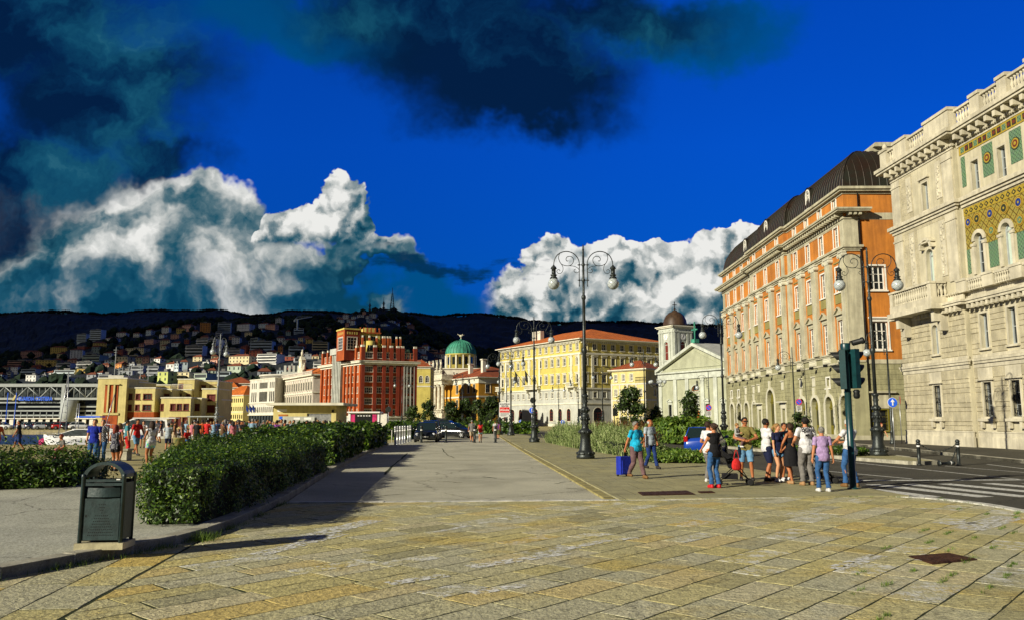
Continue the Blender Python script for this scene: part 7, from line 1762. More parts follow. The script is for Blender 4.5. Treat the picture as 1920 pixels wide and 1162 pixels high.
def hedge(name, label, P, H, z0, dens, ls, mat_='hedge_leaf', seed=1, rag=.14, cat='hedge', near=None, sprig=.0):
    rnd = random.Random(seed); root = thing(name, label, cat, (sum(p[0] for p in P) / len(P), sum(p[1] for p in P) / len(P), z0))
    ox, oy, _ = root.location; mb = MB(); xs = [p[0] for p in P]; ys = [p[1] for p in P]
    def hgt(x, y):
        n_ = noise.noise(Vector((x * .55, y * .55, seed))) * .3 + noise.noise(Vector((x * 1.7, y * 1.7, seed + 3))) * .2; d = pdist(x, y, P)
        return H * (1 + n_) * min(1, .82 + d * .5)
    area = (max(xs) - min(xs)) * (max(ys) - min(ys)); N = int(area * dens)
    for _k in range(N):
        x = rnd.uniform(min(xs), max(xs)); y = rnd.uniform(min(ys), max(ys))
        if not inpoly(x, y, P): continue
        s_ = ls * (1 if y < 20 else 1 + (y - 20) * .03) * rnd.uniform(.7, 1.3); h = hgt(x, y)
        z = h - abs(rnd.gauss(0, .09)) + rnd.random() ** 6 * rag
        leaf(mb, Vector((x - ox, y - oy, z)), s_, rnd, Vector((0, 0, 1)))
    for i in range(len(P)):
        a, b = P[i], P[(i + 1) % len(P)]; L = math.hypot(b[0] - a[0], b[1] - a[1]); nx, ny = (b[1] - a[1]) / L, -(b[0] - a[0]) / L
        for _k in range(int(L * H * dens * 1.15)):
            t_ = rnd.random(); x = a[0] + (b[0] - a[0]) * t_; y = a[1] + (b[1] - a[1]) * t_; zf = rnd.random()
            off = -abs(rnd.gauss(0, .08)) + rnd.random() ** 7 * rag + noise.noise(Vector((x * 1.3, y * 1.3, zf * 1.6 + seed))) * .34
            s_ = ls * (1 if y < 20 else 1 + (y - 20) * .03) * rnd.uniform(.7, 1.3)
            leaf(mb, Vector((x + nx * off - ox, y + ny * off - oy, .05 + zf * hgt(x, y))), s_, rnd, Vector((nx, ny, .35)))
    mb.build('foliage', [mat_], root)
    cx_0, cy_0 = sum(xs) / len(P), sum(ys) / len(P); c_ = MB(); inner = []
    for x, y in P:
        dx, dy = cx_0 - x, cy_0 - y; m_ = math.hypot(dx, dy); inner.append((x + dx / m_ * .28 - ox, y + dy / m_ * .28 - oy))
    c_.prism(inner, 0, H * .8); c_.build('shade_core', ['leaf_core'], root)  # solid dark core added to block light inside the hedge
    return root
hedge('hedge', 'long thick green hedge beside the litter bin, the nearest of the hedge row', [(-5.0, 13.0), (-5.0, 15), (-5.2, 17.8), (-5.6, 21.5), (-6.1, 26.8), (-9.8, 27.2), (-9.3, 23), (-7.9, 18.5), (-6.6, 14.8), (-5.85, 12.95)], 1.04, .12, 900, .034, seed=3)
hedge('hedge', 'middle green hedge of the row, after the first gap', [(-6.55, 29.6), (-7.2, 36), (-7.6, 41), (-12, 41), (-11, 35), (-10.3, 29.8)], 1.18, .12, 230, .07, seed=4)
hedge('hedge', 'farthest hedge of the row, ending beside the steel bollards', [(-7.85, 44), (-8.3, 50), (-8.75, 56.5), (-13.2, 56.5), (-13, 50), (-12.6, 44)], 1.22, .12, 110, .095, seed=5)
hedge('hedge', 'ragged low shrubs at the left edge behind the grey path', [(-10.9, 20.4), (-11.2, 22.6), (-13, 22.3), (-17.5, 19.6), (-17.3, 17.6), (-14.2, 18.6), (-12.2, 19.6)], .78, .1, 420, .05, seed=6, rag=.42)
hedge('hedge', 'low green hedge running behind the parked black cars', [(-19, 104), (3, 104), (3, 107), (-19, 107)], 1.1, 0, 40, .16, seed=7)
hedge('hedge', 'small leafy hedge beside the steel bollards', [(-11.5, 74), (-9.4, 74), (-9.8, 90), (-12.5, 90)], 1.3, 0, 50, .14, seed=8)
hedge('low_shrub', 'spreading bright green ground cover bed beside the striped shirt man', [(5.75, 33.2), (8.1, 33.0), (8.3, 35.5), (8.2, 42), (6.6, 46), (5.6, 42)], .34, .03, 330, .055, 'ground_leaf', seed=9, cat='shrub bed')
hedge('shrub', 'large rounded green shrub on the traffic island', [(11.9, 59), (14.6, 58.5), (15.2, 62), (14.8, 68), (11.5, 69)], 1.5, .12, 110, .1, 'ground_leaf', seed=10, cat='shrub', rag=.3)
hedge('shrub', 'green shrubs on the traffic island behind the waiting group', [(14.3, 49), (16.9, 49), (17.2, 57), (13.8, 57)], .8, .12, 120, .09, 'ground_leaf', seed=12, cat='shrub')
hedge('low_shrub', 'low dark juniper patch at the foot of the island lamp', [(15.7, 37.3), (17.0, 38.6), (16.7, 43.5), (14.9, 43.2)], .3, .12, 260, .06, 'hedge_leaf', seed=13, cat='shrub bed')
def tuftbed(name, label, P, H, n, seed, mat_='silver_leaf'):
    rnd = random.Random(seed); root = thing(name, label, 'shrub bed', (sum(p[0] for p in P) / len(P), sum(p[1] for p in P) / len(P), .02)); ox, oy, _ = root.location; mb = MB(); k = 0
    xs = [p[0] for p in P]; ys = [p[1] for p in P]
    while k < n:
        x = rnd.uniform(min(xs), max(xs)); y = rnd.uniform(min(ys), max(ys))
        if not inpoly(x, y, P): continue
        k += 1; hh = H * (.72 + .5 * noise.noise(Vector((x * .7, y * .7, seed))) + rnd.uniform(-.1, .25)); d = pdist(x, y, P); hh *= min(1, .45 + d * .6)
        lean = Vector((rnd.gauss(0, .22), rnd.gauss(0, .22), 1)); b = Vector((x - ox, y - oy, 0)); side = Vector((rnd.gauss(0, 1), rnd.gauss(0, 1), 0)).normalized() * .016
        t_ = b + lean * hh; mb.add([tuple(b - side), tuple(b + side), tuple(t_ + side * .6), tuple(t_ - side * .6)], [(0, 1, 2, 3)])
        for j in range(6): leaf(mb, b + lean * hh * rnd.uniform(.25, 1.0) + Vector((rnd.gauss(0, .05), rnd.gauss(0, .05), 0)), .062, rnd, None, .3)
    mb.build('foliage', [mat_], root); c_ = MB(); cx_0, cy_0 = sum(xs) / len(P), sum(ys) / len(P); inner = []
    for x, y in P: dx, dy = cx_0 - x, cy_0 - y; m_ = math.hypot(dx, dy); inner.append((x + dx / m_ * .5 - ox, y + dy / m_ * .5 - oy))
    c_.prism(inner, 0, H * .42); c_.build('bed_shade_core', ['leaf_core'], root); return root  # dark prism added under the blades to stop light passing through
tuftbed('grass_bed', 'tall silvery green grass bed behind the tall central lamp', [(5.55, 37.5), (6.9, 37), (7.6, 42), (7.0, 48), (5.6, 58), (3.4, 65), (2.6, 64), (3.5, 54), (4.6, 45)], 1.5, 9500, 3)
tuftbed('flower_bed', 'reddish brown flowering bed behind the silvery grass', [(5.5, 66), (12.5, 62), (13, 68), (6.5, 74)], 1.7, 1500, 5, 'red_leaf')
def tree(name, label, x, y, h, r, trunk, seed, n=1500, ls=.13, mat_='tree_leaf', cone=.5, group=None, z=0.0):
    rnd = random.Random(seed); root = thing(name, label, 'tree', (x, y, z), 0, group); t_ = MB()
    t_.tube(smooth([(0, 0, -.1), (rnd.uniform(-.05, .05), 0, trunk), (rnd.uniform(-.1, .1), .05, h * .5), (0, 0, h * .85)]), [.11 - .09 * k / 12 for k in range(13)], 7)
    clumps = []
    for k in range(26):
        f = rnd.random() ** .8; zz = trunk + (h - trunk) * f; rr = r * (1 - cone * f) * math.sqrt(max(.05, 1 - (2 * f - .75) ** 2 * .35)); a = rnd.uniform(0, 6.28); q_ = rr * rnd.uniform(.25, .9); clumps.append(Vector((q_ * math.cos(a), q_ * math.sin(a), zz)))
    for c in clumps[:10]: t_.tube([(0, 0, max(trunk * .8, c.z - .7)), tuple(c)], [.04, .012], 5)
    t_.build('trunk', ['bark'], root); mb = MB()
    for c in clumps:
        cr_ = r * rnd.uniform(.26, .42)
        for k in range(n // 26):
            d = Vector((rnd.gauss(0, 1), rnd.gauss(0, 1), rnd.gauss(0, 1))).normalized(); leaf(mb, c + d * cr_ * rnd.uniform(.55, 1.12), ls * rnd.uniform(.7, 1.3), rnd, d)
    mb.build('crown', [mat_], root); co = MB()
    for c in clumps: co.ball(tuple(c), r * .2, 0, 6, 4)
    co.build('crown_shade_core', ['leaf_core'], root); return root  # dark balls added in the leaf clumps to block light
TR = [(773, 132, 3.4, 1.35, 'small round tree left of the parked black car'), (803, 132, 4.6, 1.3, 'tall narrow small tree before the ochre palace left wing'), (847, 130, 4.1, 1.7, 'round dark tree in front of the portico columns'), (874, 131, 4.5, 1.5, 'dark tree right of the portico columns, left of three'), (896, 130, 4.6, 1.5, 'dark tree right of the portico columns, middle of three'), (921, 129, 5.0, 1.9, 'dark tree right of the portico columns, nearest the banner')]
for i, (px, Y, h, r, lab) in enumerate(TR): p = at(px, 786, Y); tree('evergreen_tree', lab, p.x, p.y, h * 1.08, r * 1.3, .9, 40 + i, 1300, .2, group='small evergreen trees')
tree('evergreen_tree', 'bushy dark tree in front of the small yellow house', 10.9, 74, 4.2, 1.75, .8, 51, 2400, .15, group='small evergreen trees', z=.1)
tree('evergreen_tree', 'pointed dark tree in front of the church', 16.0, 72, 3.9, 1.5, .8, 52, 2000, .15, group='small evergreen trees', z=.1, cone=.75)
tree('evergreen_tree', 'low dark tree between the small yellow house and the church', 13.6, 76, 2.6, 1.3, .5, 53, 1100, .15, group='small evergreen trees', z=.1)
tree('oleander', 'dark spiky oleander bush behind the woman in the black dress', 16.0, 45, 2.0, .75, .3, 54, 900, .1, group=None, z=.1, cone=.1)
# tufts of grass in the paving joints and along the kerb
gm = MB(); rnd = random.Random(77)
def tuft(x, y, n=14, h=.07, s=.06, z=0):
    for k in range(n):
        b = Vector((x + rnd.gauss(0, s), y + rnd.gauss(0, s), z)); l_ = Vector((rnd.gauss(0, .5), rnd.gauss(0, .5), 1)).normalized() * h * rnd.uniform(.5, 1.3); sd = Vector((rnd.gauss(0, 1), rnd.gauss(0, 1), 0)).normalized() * .004
        gm.add([tuple(b - sd), tuple(b + sd), tuple(b + l_)], [(0, 1, 2)])
e = (math.sin(R(41.5)), math.cos(R(41.5)))
for px, py in ((1300 + x / 3.097, 920 + y / 3.097) for x, y in ((1110, 335), (1340, 230), (1500, 340), (1480, 245), (1640, 270), (1280, 462), (1110, 550), (1430, 535), (1820, 490), (1740, 330), (1865, 240), (1800, 213), (1870, 155), (1500, 490), (1100, 735), (970, 475), (1380, 295), (1540, 105), (1700, 135), (1880, 130), (1860, 425), (1440, 45), (960, 580), (1600, 400), (1720, 560))):
    p = gnd(px, py)
    for k in range(rnd.randint(3, 7)): q_ = rnd.gauss(0, .13); tuft(p.x + e[0] * q_, p.y + e[1] * q_, 10, .045, .018)
for (x, y), (x2, y2) in zip(KC[1:9], KC[2:10]):
    for k in range(9):
        t_ = rnd.random(); tuft(x + (x2 - x) * t_ + .05, y + (y2 - y) * t_ - .02, rnd.randint(4, 26), .09, .07)
tuft(-4.62, 12.3, 120, .16, .1); tuft(-4.66, 12.6, 60, .12, .1); tuft(-6.1, 8.9, 60, .1, .12); tuft(-4.9, 11.6, 50, .1, .07)
for (x, y), (x2, y2) in zip(EDGE, EDGE[1:]):
    for k in range(6): t_ = rnd.random(); tuft(x + (x2 - x) * t_, y + (y2 - y) * t_ - .03, rnd.randint(3, 14), .04, .04)
o = gm.build('grass', ['ground_leaf']); tag(o, 'tufts of grass growing in the paving joints and along the kerb', 'grass', None, 'stuff')
# ---------------------------------------------------------------- cars and boats
mk('car_black', (0.008, 0.01, 0.014), 0.18, 0, bump=0, spec=0.8); mk('car_navy', (0.008, 0.014, 0.05), 0.2, 0, bump=0, spec=0.8)
mk('car_blue', (0.01, 0.05, 0.33), 0.22, 0, bump=0, spec=0.8); mk('car_red', (0.35, 0.01, 0.01), 0.25, 0, bump=0, spec=0.8)
mk('car_white', (0.65, 0.66, 0.66), 0.25, 0, bump=0, spec=0.8); mk('car_grey', (0.25, 0.27, 0.3), 0.25, 0, bump=0, spec=0.8)
mk('tyre', (0.012, 0.012, 0.012), 0.85, 0, bump=0); mk('headlight', (0.5, 0.52, 0.55), 0.1, 0, bump=0, spec=1); mk('tail_light', (0.3, 0.005, 0.005), 0.2, 0, bump=0)
mk('car_glass', (0.01, 0.02, 0.022), 0.05, 0, bump=0, spec=0.9)
def car(label, loc, rz, paint, L=4.2, W=1.76, H=1.5, kind='suv', group=None, face=True):
    """front points to local -Y"""
    t = thing('parked_car', label, 'car', loc, rz, group); f = -L / 2; hb = .95 if kind == 'suv' else .85
    # stations along y: (y, half width, z bottom, z belt, half width at belt)
    S = [(f, .62, .35, .62, .58), (f + .12, .80, .25, .74, .76), (f + .5, .87, .22, hb - .1, .82), (f + 1.05, .88, .22, hb, .83), (f + 1.9, .88, .22, hb + .03, .83), (f + L - 1.0, .88, .22, hb + .06, .83), (f + L - .25, .86, .24, hb + .05, .80), (f + L - .05, .78, .3, hb - .05, .74), (f + L, .72, .38, .7, .68)]
    k = W / 1.76; b = MB(); R_ = []
    for y, w, z0, z1, wb in S:
        zc = (z0 + z1) / 2; R_.append([(-wb * .9 * k, y, z1 + .02), (-wb * k, y, z1 - .03), (-w * k, y, zc), (-w * k * .97, y, z0 + .08), (-w * k * .88, y, z0), (w * k * .88, y, z0), (w * k * .97, y, z0 + .08), (w * k, y, zc), (wb * k, y, z1 - .03), (wb * .9 * k, y, z1 + .02), (0, y, z1 + .06)])
    n = len(R_[0]); vs = [p for r in R_ for p in r]
    b.add(vs, [(j * n + i, j * n + (i + 1) % n, (j + 1) * n + (i + 1) % n, (j + 1) * n + i) for j in range(len(R_) - 1) for i in range(n)] + [tuple(range(n))[::-1], tuple(range((len(R_) - 1) * n, len(R_) * n))], 0, True)
    # roof
    y0, y1, y2, y3 = f + 1.05, f + 1.85, f + L - (.75 if kind != 'hatch' else .6), f + L - .18; wt = .62 * k; wb = .78 * k
    g = MB(); A = [(-wb, y0, hb), (wb, y0, hb), (wb, y3, hb + .04), (-wb, y3, hb + .04)]; T_ = [(-wt, y1, H - .05), (wt, y1, H - .05), (wt, y2, H - .04), (-wt, y2, H - .04)]
    g.add(A + T_, [(0, 1, 5, 4), (1, 2, 6, 5), (2, 3, 7, 6), (3, 0, 4, 7)])
    b.add([(-wt, y1, H - .05), (wt, y1, H - .05), (wt, y2, H - .04), (-wt, y2, H - .04), (-wt * .8, y1 + .2, H), (wt * .8, y1 + .2, H), (wt * .8, y2 - .15, H), (-wt * .8, y2 - .15, H)], [(4, 5, 6, 7), (0, 1, 5, 4), (1, 2, 6, 5), (2, 3, 7, 6), (3, 0, 4, 7)], 0, True)
    for sx in (-1, 1):
        b.tube([(sx * wb, y0, hb), (sx * wt, y1, H - .04), (sx * wt, y2, H - .04), (sx * wb, y3, hb + .04)], .035, 5); b.tube([(sx * wb * 1.0, (y0 + y3) / 2 + .1, hb), (sx * wt, (y1 + y2) / 2 + .1, H - .04)], .03, 5)
    b.build('body', [paint], t); g.build('windows', ['car_glass'], t)
    for sx in (-1, 1):
        for yy in (f + .82, f + L - .8):
            w_ = MB(); w_.M = Matrix.Translation((sx * .80 * k, yy, .33)) @ Matrix.Rotation(R(90), 4, 'Y'); w_.lathe([(.2, -.1), (.33, -.1), (.335, 0), (.33, .1), (.2, .1)], 18); wo = w_.build('wheel', ['tyre'], t)
            w_ = MB(); w_.M = Matrix.Translation((sx * .80 * k, yy, .33)) @ Matrix.Rotation(R(90), 4, 'Y'); w_.lathe([(.2, -.08), (.2, .08)], 14)
            for q_ in range(5): a = q_ * 1.2566; w_.M = Matrix.Translation((sx * .80 * k, yy, .33)) @ Matrix.Rotation(R(90), 4, 'Y') @ Matrix.Rotation(a, 4, 'Z'); w_.box(-.03, .04, -.115, .03, .2, .115)
            w_.build('rim', ['steel'], wo)
        h = MB(); h.M = Matrix.Translation((sx * .6 * k, f + .1, .66)) @ Matrix.Rotation(-sx * .5, 4, 'Z'); h.ball((0, 0, 0), .13, 0, 8, 6, (1.35, .6, .75)); h.build('headlight', ['headlight'], t)
        h = MB(); h.box(sx * .72 * k - .1, f + L - .1, .75, sx * .72 * k + .08, f + L - .0, 1.0); h.build('tail_light', ['tail_light'], t)
        h = MB(); h.tube([(sx * .8 * k, y0 + .3, hb + .02), (sx * .95 * k, y0 + .28, hb + .08)], .03, 5); h.ball((sx * .98 * k, y0 + .28, hb + .1), .1, 0, 8, 6, (1, .6, .8)); h.build('mirror', [paint], t)
    h = MB(); h.box(-.42, f - .012, .36, .42, f + .1, .5); h.box(-.6, f + .02, .52, .6, f + .12, .6); h.build('grille', ['bin_dark'], t)
    h = MB(); h.box(-.26, f - .03, .4, .26, f - .013, .5); h.build('number_plate', ['sign_white'], t)
    return t
car('black family car parked nose on at the end of the promenade', (-6.95, 66.3, 0), R(2), 'car_black', 4.2, 1.85, 1.62)
car('navy blue van like car directly behind the nose on black car', (-7.3, 73, 0), R(3), 'car_navy', 4.4, 1.8, 1.75)
car('black estate car standing sideways right of the nose on black car', (-5.9, 80, 0), R(65), 'car_black', 4.6, 1.8, 1.5)
car('black car with a roof box half hidden behind the estate car', (-7.0, 86, 0), R(75), 'car_black', 4.6, 1.8, 1.75)
car('bright blue hatchback on the street behind the standing woman in black', (9.7, 40.5, 0), R(158), 'car_blue', 3.9, 1.68, 1.44, 'hatch')
for i, (px, c, n) in enumerate(((5, 'white', 'white car parked on the far quay at the left edge'), (56, 'grey', 'pale grey car parked on the far quay behind the walking man'), (72, 'navy', 'dark blue car parked on the far quay, right of the pale grey one'), (88, 'grey', 'silver blue car parked at the middle of the far quay row'), (111, 'black', 'black car parked on the far quay, left of the red one'), (122, 'red', 'red car parked on the far quay'), (140, 'black', 'black car parked on the far quay, right of the red one'), (153, 'white', 'white car parked on the far quay nearest the yellow harbour office'))):
    p = at(px, 786, 150); car(n, (p.x, p.y, 0), R(90 + i * 3), 'car_' + c, 4.1, 1.7, 1.42, 'hatch', 'cars parked on the far quay')
# motor yacht
def boat(label, loc, rz, L=9.0, W=2.8):
    t = thing('motor_boat', label, 'boat', loc, rz); h = MB(); S = []   # bow at -X
    for k in range(11):
        u = k / 10; x = -L / 2 + L * u; w = W / 2 * min(1, (u * 2.2) ** .6) * (1 if u < .9 else .95); zt = 1.75 - .5 * u ** .6; S.append([(x, -w, zt), (x, -w * .97, zt - .25), (x + .25 * (1 - u), -w * .7, .1), (x + .5 * (1 - u), 0, -.4), (x + .25 * (1 - u), w * .7, .1), (x, w * .97, zt - .25), (x, w, zt), (x, w * .8, zt + .05), (x, 0, zt + .12), (x, -w * .8, zt + .05)])
    n = 10; h.add([p for r in S for p in r], [(j * n + i, j * n + (i + 1) % n, (j + 1) * n + (i + 1) % n, (j + 1) * n + i) for j in range(10) for i in range(n)] + [tuple(range(n))[::-1], tuple(range(10 * n, 11 * n))], 0, False); h.build('hull', ['sign_white'], t)
    c = MB(); c.add([(-2.6, -.9, 1.5), (-2.6, .9, 1.5), (2.9, 1.1, 1.3), (2.9, -1.1, 1.3), (-.6, -.75, 2.6), (-.6, .75, 2.6), (2.6, .9, 2.55), (2.6, -.9, 2.55)], [(0, 1, 5, 4), (4, 5, 6, 7), (1, 2, 6, 5), (2, 3, 7, 6), (3, 0, 4, 7)]); c.box(-.5, -.95, 2.61, 3.4, .95, 2.72); c.build('cabin', ['sign_white'], t)
    g = MB(); g.add([(-2.35, -.98, 1.62), (-.55, -.84, 2.5), (2.3, -1.0, 2.45), (2.4, -1.12, 1.75)], [(0, 1, 2, 3)]); g.add([(-2.5, -.8, 1.6), (-2.5, .8, 1.6), (-.7, .68, 2.52), (-.7, -.68, 2.52)], [(0, 1, 2, 3)]); g.M = Matrix.Translation((-.06, -.03, .02)); g.build('windscreen', ['mosaic_green' if False else 'glass_grey'], t)
    p_ = MB()
    for k in range(4): p_.ball((-2.6 + 1.3 * k, -1.3 + (.22 if k == 0 else 0), 1.05), .13, 0, 10, 6, (1.6, .4, .5))
    p_.build('porthole', ['black_letter'], t); r_ = MB()
    for k in range(7): r_.tube([(-4.2 + .6 * k, -.5 - .12 * k, 1.8 - .05 * k), (-4.2 + .6 * k, -.5 - .12 * k, 2.2 - .05 * k)], .02, 4)
    r_.tube([(-4.3, -.3, 2.2), (-.6, -1.25, 1.9)], .02, 4); r_.build('rail', ['steel'], t)
    return t
p = at(137, 786, 80); boat('white motor boat with a raked windscreen moored at the pier', (p.x + 1.0, 80, -.78), 0, 7.6, 2.4).scale[2] = .62
p = at(255, 786, 78); boat('second white boat mostly hidden behind the crowd on the pier', (p.x, 79, -.72), R(10), 8, 2.6)
m = MB(); m.ball((0, 0, .35), .55, 0, 12, 8, (1, 1, .8)); m.tube([(0, 0, .7), (0, 0, 1.0)], .06, 6); o = m.build('buoy', ['pink_panel'], None, (at(87, 786, 82).x, 82, -.8)); tag(o, 'round red buoy floating at the bow of the white motor boat', 'buoy')
t = thing('gangway_mast', 'slender steel gangway mast with ladders beside the moored boat', 'mast', (at(118, 786, 100).x, 100, -.7)); m = MB()
for a, b in (((-.5, 0, 0), (.3, 0, 8.5)), ((.5, 0, 0), (.3, 0, 8.5)), ((1.5, 0, 0), (1.7, 0, 4.5)), ((2.0, 0, 0), (1.9, 0, 4.5))): m.tube([a, b], .05, 5)
for k in range(10): m.tube([(-.5 + .08 * k, 0, k * .85), (.5 - .02 * k, 0, k * .85)], .03, 4)
for k in range(8): m.tube([(1.5, 0, k * .55), (2.0, 0, k * .55)], .03, 4)
m.build('mast', ['steel'], t)
for px, Y, tip, lab in ((203, 120, 738, 'thin boat mast leaning right in front of the harbour office tower'), (300, 112, 792, 'short slanting boat spar left of the low yellow wing')):
    b = at(px - 8, 786, Y); e_ = at(px + 12, tip, Y); m = MB(); m.tube([(b.x, Y, -.5), (e_.x, Y, e_.z)], .06, 5); o = m.build('boat_mast', ['steel']); tag(o, lab, 'mast')
for px in (11, 27): 
    b = at(px, 786, 150); t = thing('flagpole', ('left' if px == 11 else 'right') + ' one of two blue flagpoles before the truss station', 'flagpole', (b.x, 150, 0)); m = MB(); m.tube([(0, 0, 0), (0, 0, 6.8)], .07, 6); m.build('pole', ['sign_blue'], t)
m = MB(); m.box(-2.2, -1.0, 2.2, 2.2, 1.0, 2.45); o = m.build('jetty_canopy', ['sign_blue'], None, (at(170, 786, 150).x, 150, 0)); tag(o, 'blue awning left of the harbour office tower', 'awning')
# ---------------------------------------------------------------- people
import numpy as np
def cloth(name, col, var=.3, rough=.9, extra=None): mk('cloth_' + name, col, rough, var, 9, .5, 16, extra=extra)
for nm, c in dict(cyan=(0.01, .38, .62), shirt_grey=(.36, .42, .48), white=(.62, .62, .64), khaki=(.20, .17, .05), navy=(.008, .012, .045), denim=(.03, .10, .26), denim_light=(.12, .26, .42), blue=(.01, .025, .33), black=(.008, .008, .01), lavender=(.36, .25, .46), grey=(.17, .16, .15), mauve=(.14, .08, .085), red=(.55, .02, .02), orange=(.55, .1, .02), teal=(.05, .2, .24), brown=(.12, .06, .03), beige=(.42, .34, .22), olive=(.1, .11, .04), purple=(.2, .05, .25), pink=(.5, .16, .2), light_blue=(.22, .36, .5), dark_blue=(.01, .03, .14)).items(): cloth(nm, c)
def _stripes(q, P, c):
    w = q.new('ShaderNodeTexWave', bands_direction='Z'); q.put(w, 0, P); q.put(w, 1, 7.0); return q.mix(q.rng(w.outputs[0], .45, .55, smooth=False), (.02, .02, .02), (.6, .6, .58))
cloth('stripe', (.5, .5, .5), 0, extra=_stripes)
def _dots(q, P, c): return q.mix(q.rng(q.voro(P, 22, 'F1', rand=.0), .32, .36, smooth=False), (.5, .5, .52), (.03, .03, .05))
cloth('dots', (.2, .2, .25), 0, extra=_dots)
def _check(q, P, c):
    k = q.new('ShaderNodeTexChecker'); q.put(k, 0, P); q.put(k, 1, (.5, .5, .52)); q.put(k, 2, (.03, .04, .07)); q.put(k, 3, 24.0); return k.outputs[0]
cloth('check', (.3, .3, .3), 0, extra=_check)
def _flor(q, P, c): return q.mix(.8, c, q.voro(P, 14, 'F1', 'Color'), 'OVERLAY')
cloth('floral', (.3, .42, .55), 0, extra=_flor)
mk('skin', (.46, .19, .085), .55, .15, 6, .1, spec=.35); mk('skin_pale', (.55, .27, .14), .55, .15, 6, .1, spec=.35); mk('skin_tan', (.38, .135, .05), .55, .15, 6, .1, spec=.35)
for nm, c in dict(black=(.012, .009, .007), brown=(.04, .02, .01), blond=(.32, .18, .06), grey=(.22, .21, .19), white=(.5, .49, .45), red=(.25, .04, .02)).items(): mk('hair_' + nm, c, .6, .5, 25, .6, 60)
mk('shoe_dark', (.02, .018, .018), .6, .2, 5, 0); mk('shoe_white', (.6, .6, .6), .6, .2, 5, 0); mk('shoe_red', (.5, .01, .015), .5, .2, 5, 0); mk('shoe_tan', (.35, .2, .09), .6, .2, 5, 0); mk('shoe_brown', (.16, .08, .025), .6, .2, 5, 0)
mk('lip', (.35, .09, .06), .5, 0, bump=0); mk('eye', (.02, .015, .012), .2, 0, bump=0)
V3 = Vector
def ik(a, c, l1, l2, hint):
    d = c - a; L = min(d.length, (l1 + l2) * .999); d = d.normalized(); x = (l1 * l1 - l2 * l2 + L * L) / (2 * L); h = math.sqrt(max(0, l1 * l1 - x * x)); n = hint - d * hint.dot(d); n.normalize(); return a + d * x + n * h, a + d * L
PBASE = dict(lf=(-.10, -.02), rf=(.10, .02), lh=(-.27, -.03, .80), rh=(.27, -.03, .80), lean=0.0, turn=0.0, head=0.0, nod=0.0, lel=(-.5, .8, -.2), rel=(.5, .8, -.2), lk=(0, -1, 0), rk=(0, -1, 0), pel=(0, 0, 0), ftoe=(0, 0), lz=0., rz=0.)
def skeleton(pose, build):
    P = dict(PBASE); P.update(pose); hip = V3((P['pel'][0], P['pel'][1], .93 + P['pel'][2])); up = V3((P.get('side', 0), -math.sin(P['lean']), math.cos(P['lean']))).normalized()
    ct, st_ = math.cos(P['turn']), math.sin(P['turn']); rt = V3((ct, st_, 0)); sk = {}
    sk['pelvis'] = hip; sk['waist'] = hip + up * .15; sk['chest'] = hip + up * .36; sk['neck'] = hip + up * .54; hd = V3((0, -math.sin(P['lean'] * .4 + P['nod']), math.cos(P['nod']))).normalized()
    sk['head'] = sk['neck'] + hd * .155; sk['hd'] = hd; sw = build.get('sw', .185); hw = build.get('hw', .095)
    sh = sk['neck'] - up * .055
    for s_, sg in (('l', -1), ('r', 1)):
        S = sh + rt * sg * sw; Hj = hip + V3((sg * hw, 0, -.02)); f = P[s_ + 'f']; ank = V3((f[0], f[1], .085 + P[s_ + 'z']))
        kn, ank = ik(Hj, ank, .425, .425, V3(P[s_ + 'k'])); hnd = V3(P[s_ + 'h']); hnd = V3((hnd.x + P['pel'][0], hnd.y + P['pel'][1], hnd.z + P['pel'][2] * (0 if P.get('absh') else 1)))
        el, wr = ik(S, hnd, .285, .255, V3(P[s_ + 'el'])); sk[s_ + 'sh'] = S; sk[s_ + 'el'] = el; sk[s_ + 'wr'] = wr; sk[s_ + 'hip'] = Hj; sk[s_ + 'kn'] = kn; sk[s_ + 'an'] = ank
        ta = P.get(s_ + 'toe', 0.0) + P['ftoe'][0 if s_ == 'l' else 1]; sk[s_ + 'toe'] = ank + V3((math.sin(ta) * .15, -math.cos(ta) * .15, -.055))
    return sk, P, rt, up
def tri_tube(mb, pts, rads, n=10, sq=1.0): mb.tube(smooth(pts, 3), [rads[min(len(rads) - 1, int(i / 3))] + (rads[min(len(rads) - 1, int(i / 3) + 1)] - rads[min(len(rads) - 1, int(i / 3))]) * ((i % 3) / 3) for i in range((len(pts) - 1) * 3 + 1)], n)
def remesh(mb, vox, sm=4):
    me = mb.mesh('tmp', ['skin']); o = bpy.data.objects.new('tmp', me); COL.objects.link(o)
    r = o.modifiers.new('r', 'REMESH'); r.mode = 'VOXEL'; r.voxel_size = vox; s_ = o.modifiers.new('s', 'SMOOTH'); s_.factor = .5; s_.iterations = sm
    dg = bpy.context.evaluated_depsgraph_get(); ev = o.evaluated_get(dg); m2 = ev.to_mesh(); nv = len(m2.vertices)
    co = np.empty(nv * 3); m2.vertices.foreach_get('co', co); co = co.reshape(-1, 3); no = np.empty(nv * 3); m2.vertices.foreach_get('normal', no); no = no.reshape(-1, 3)
    fs = [tuple(p.vertices) for p in m2.polygons]; ev.to_mesh_clear(); bpy.data.objects.remove(o); bpy.data.meshes.remove(me); return co, no, fs
SEGS = [('pelvis', 'waist', .15, 'hips'), ('waist', 'chest', .15, 'torso'), ('chest', 'neck', .15, 'torso'), ('neck', 'head', .06, 'head'), ('head', 'head', .11, 'head')] + [(s_ + a, s_ + b, r_, k) for s_ in 'lr' for a, b, r_, k in (('sh', 'el', .05, 'arm'), ('el', 'wr', .04, 'fore'), ('wr', 'wr', .06, 'hand'), ('hip', 'kn', .08, 'thigh'), ('kn', 'an', .055, 'shin'), ('an', 'toe', .05, 'foot'))]
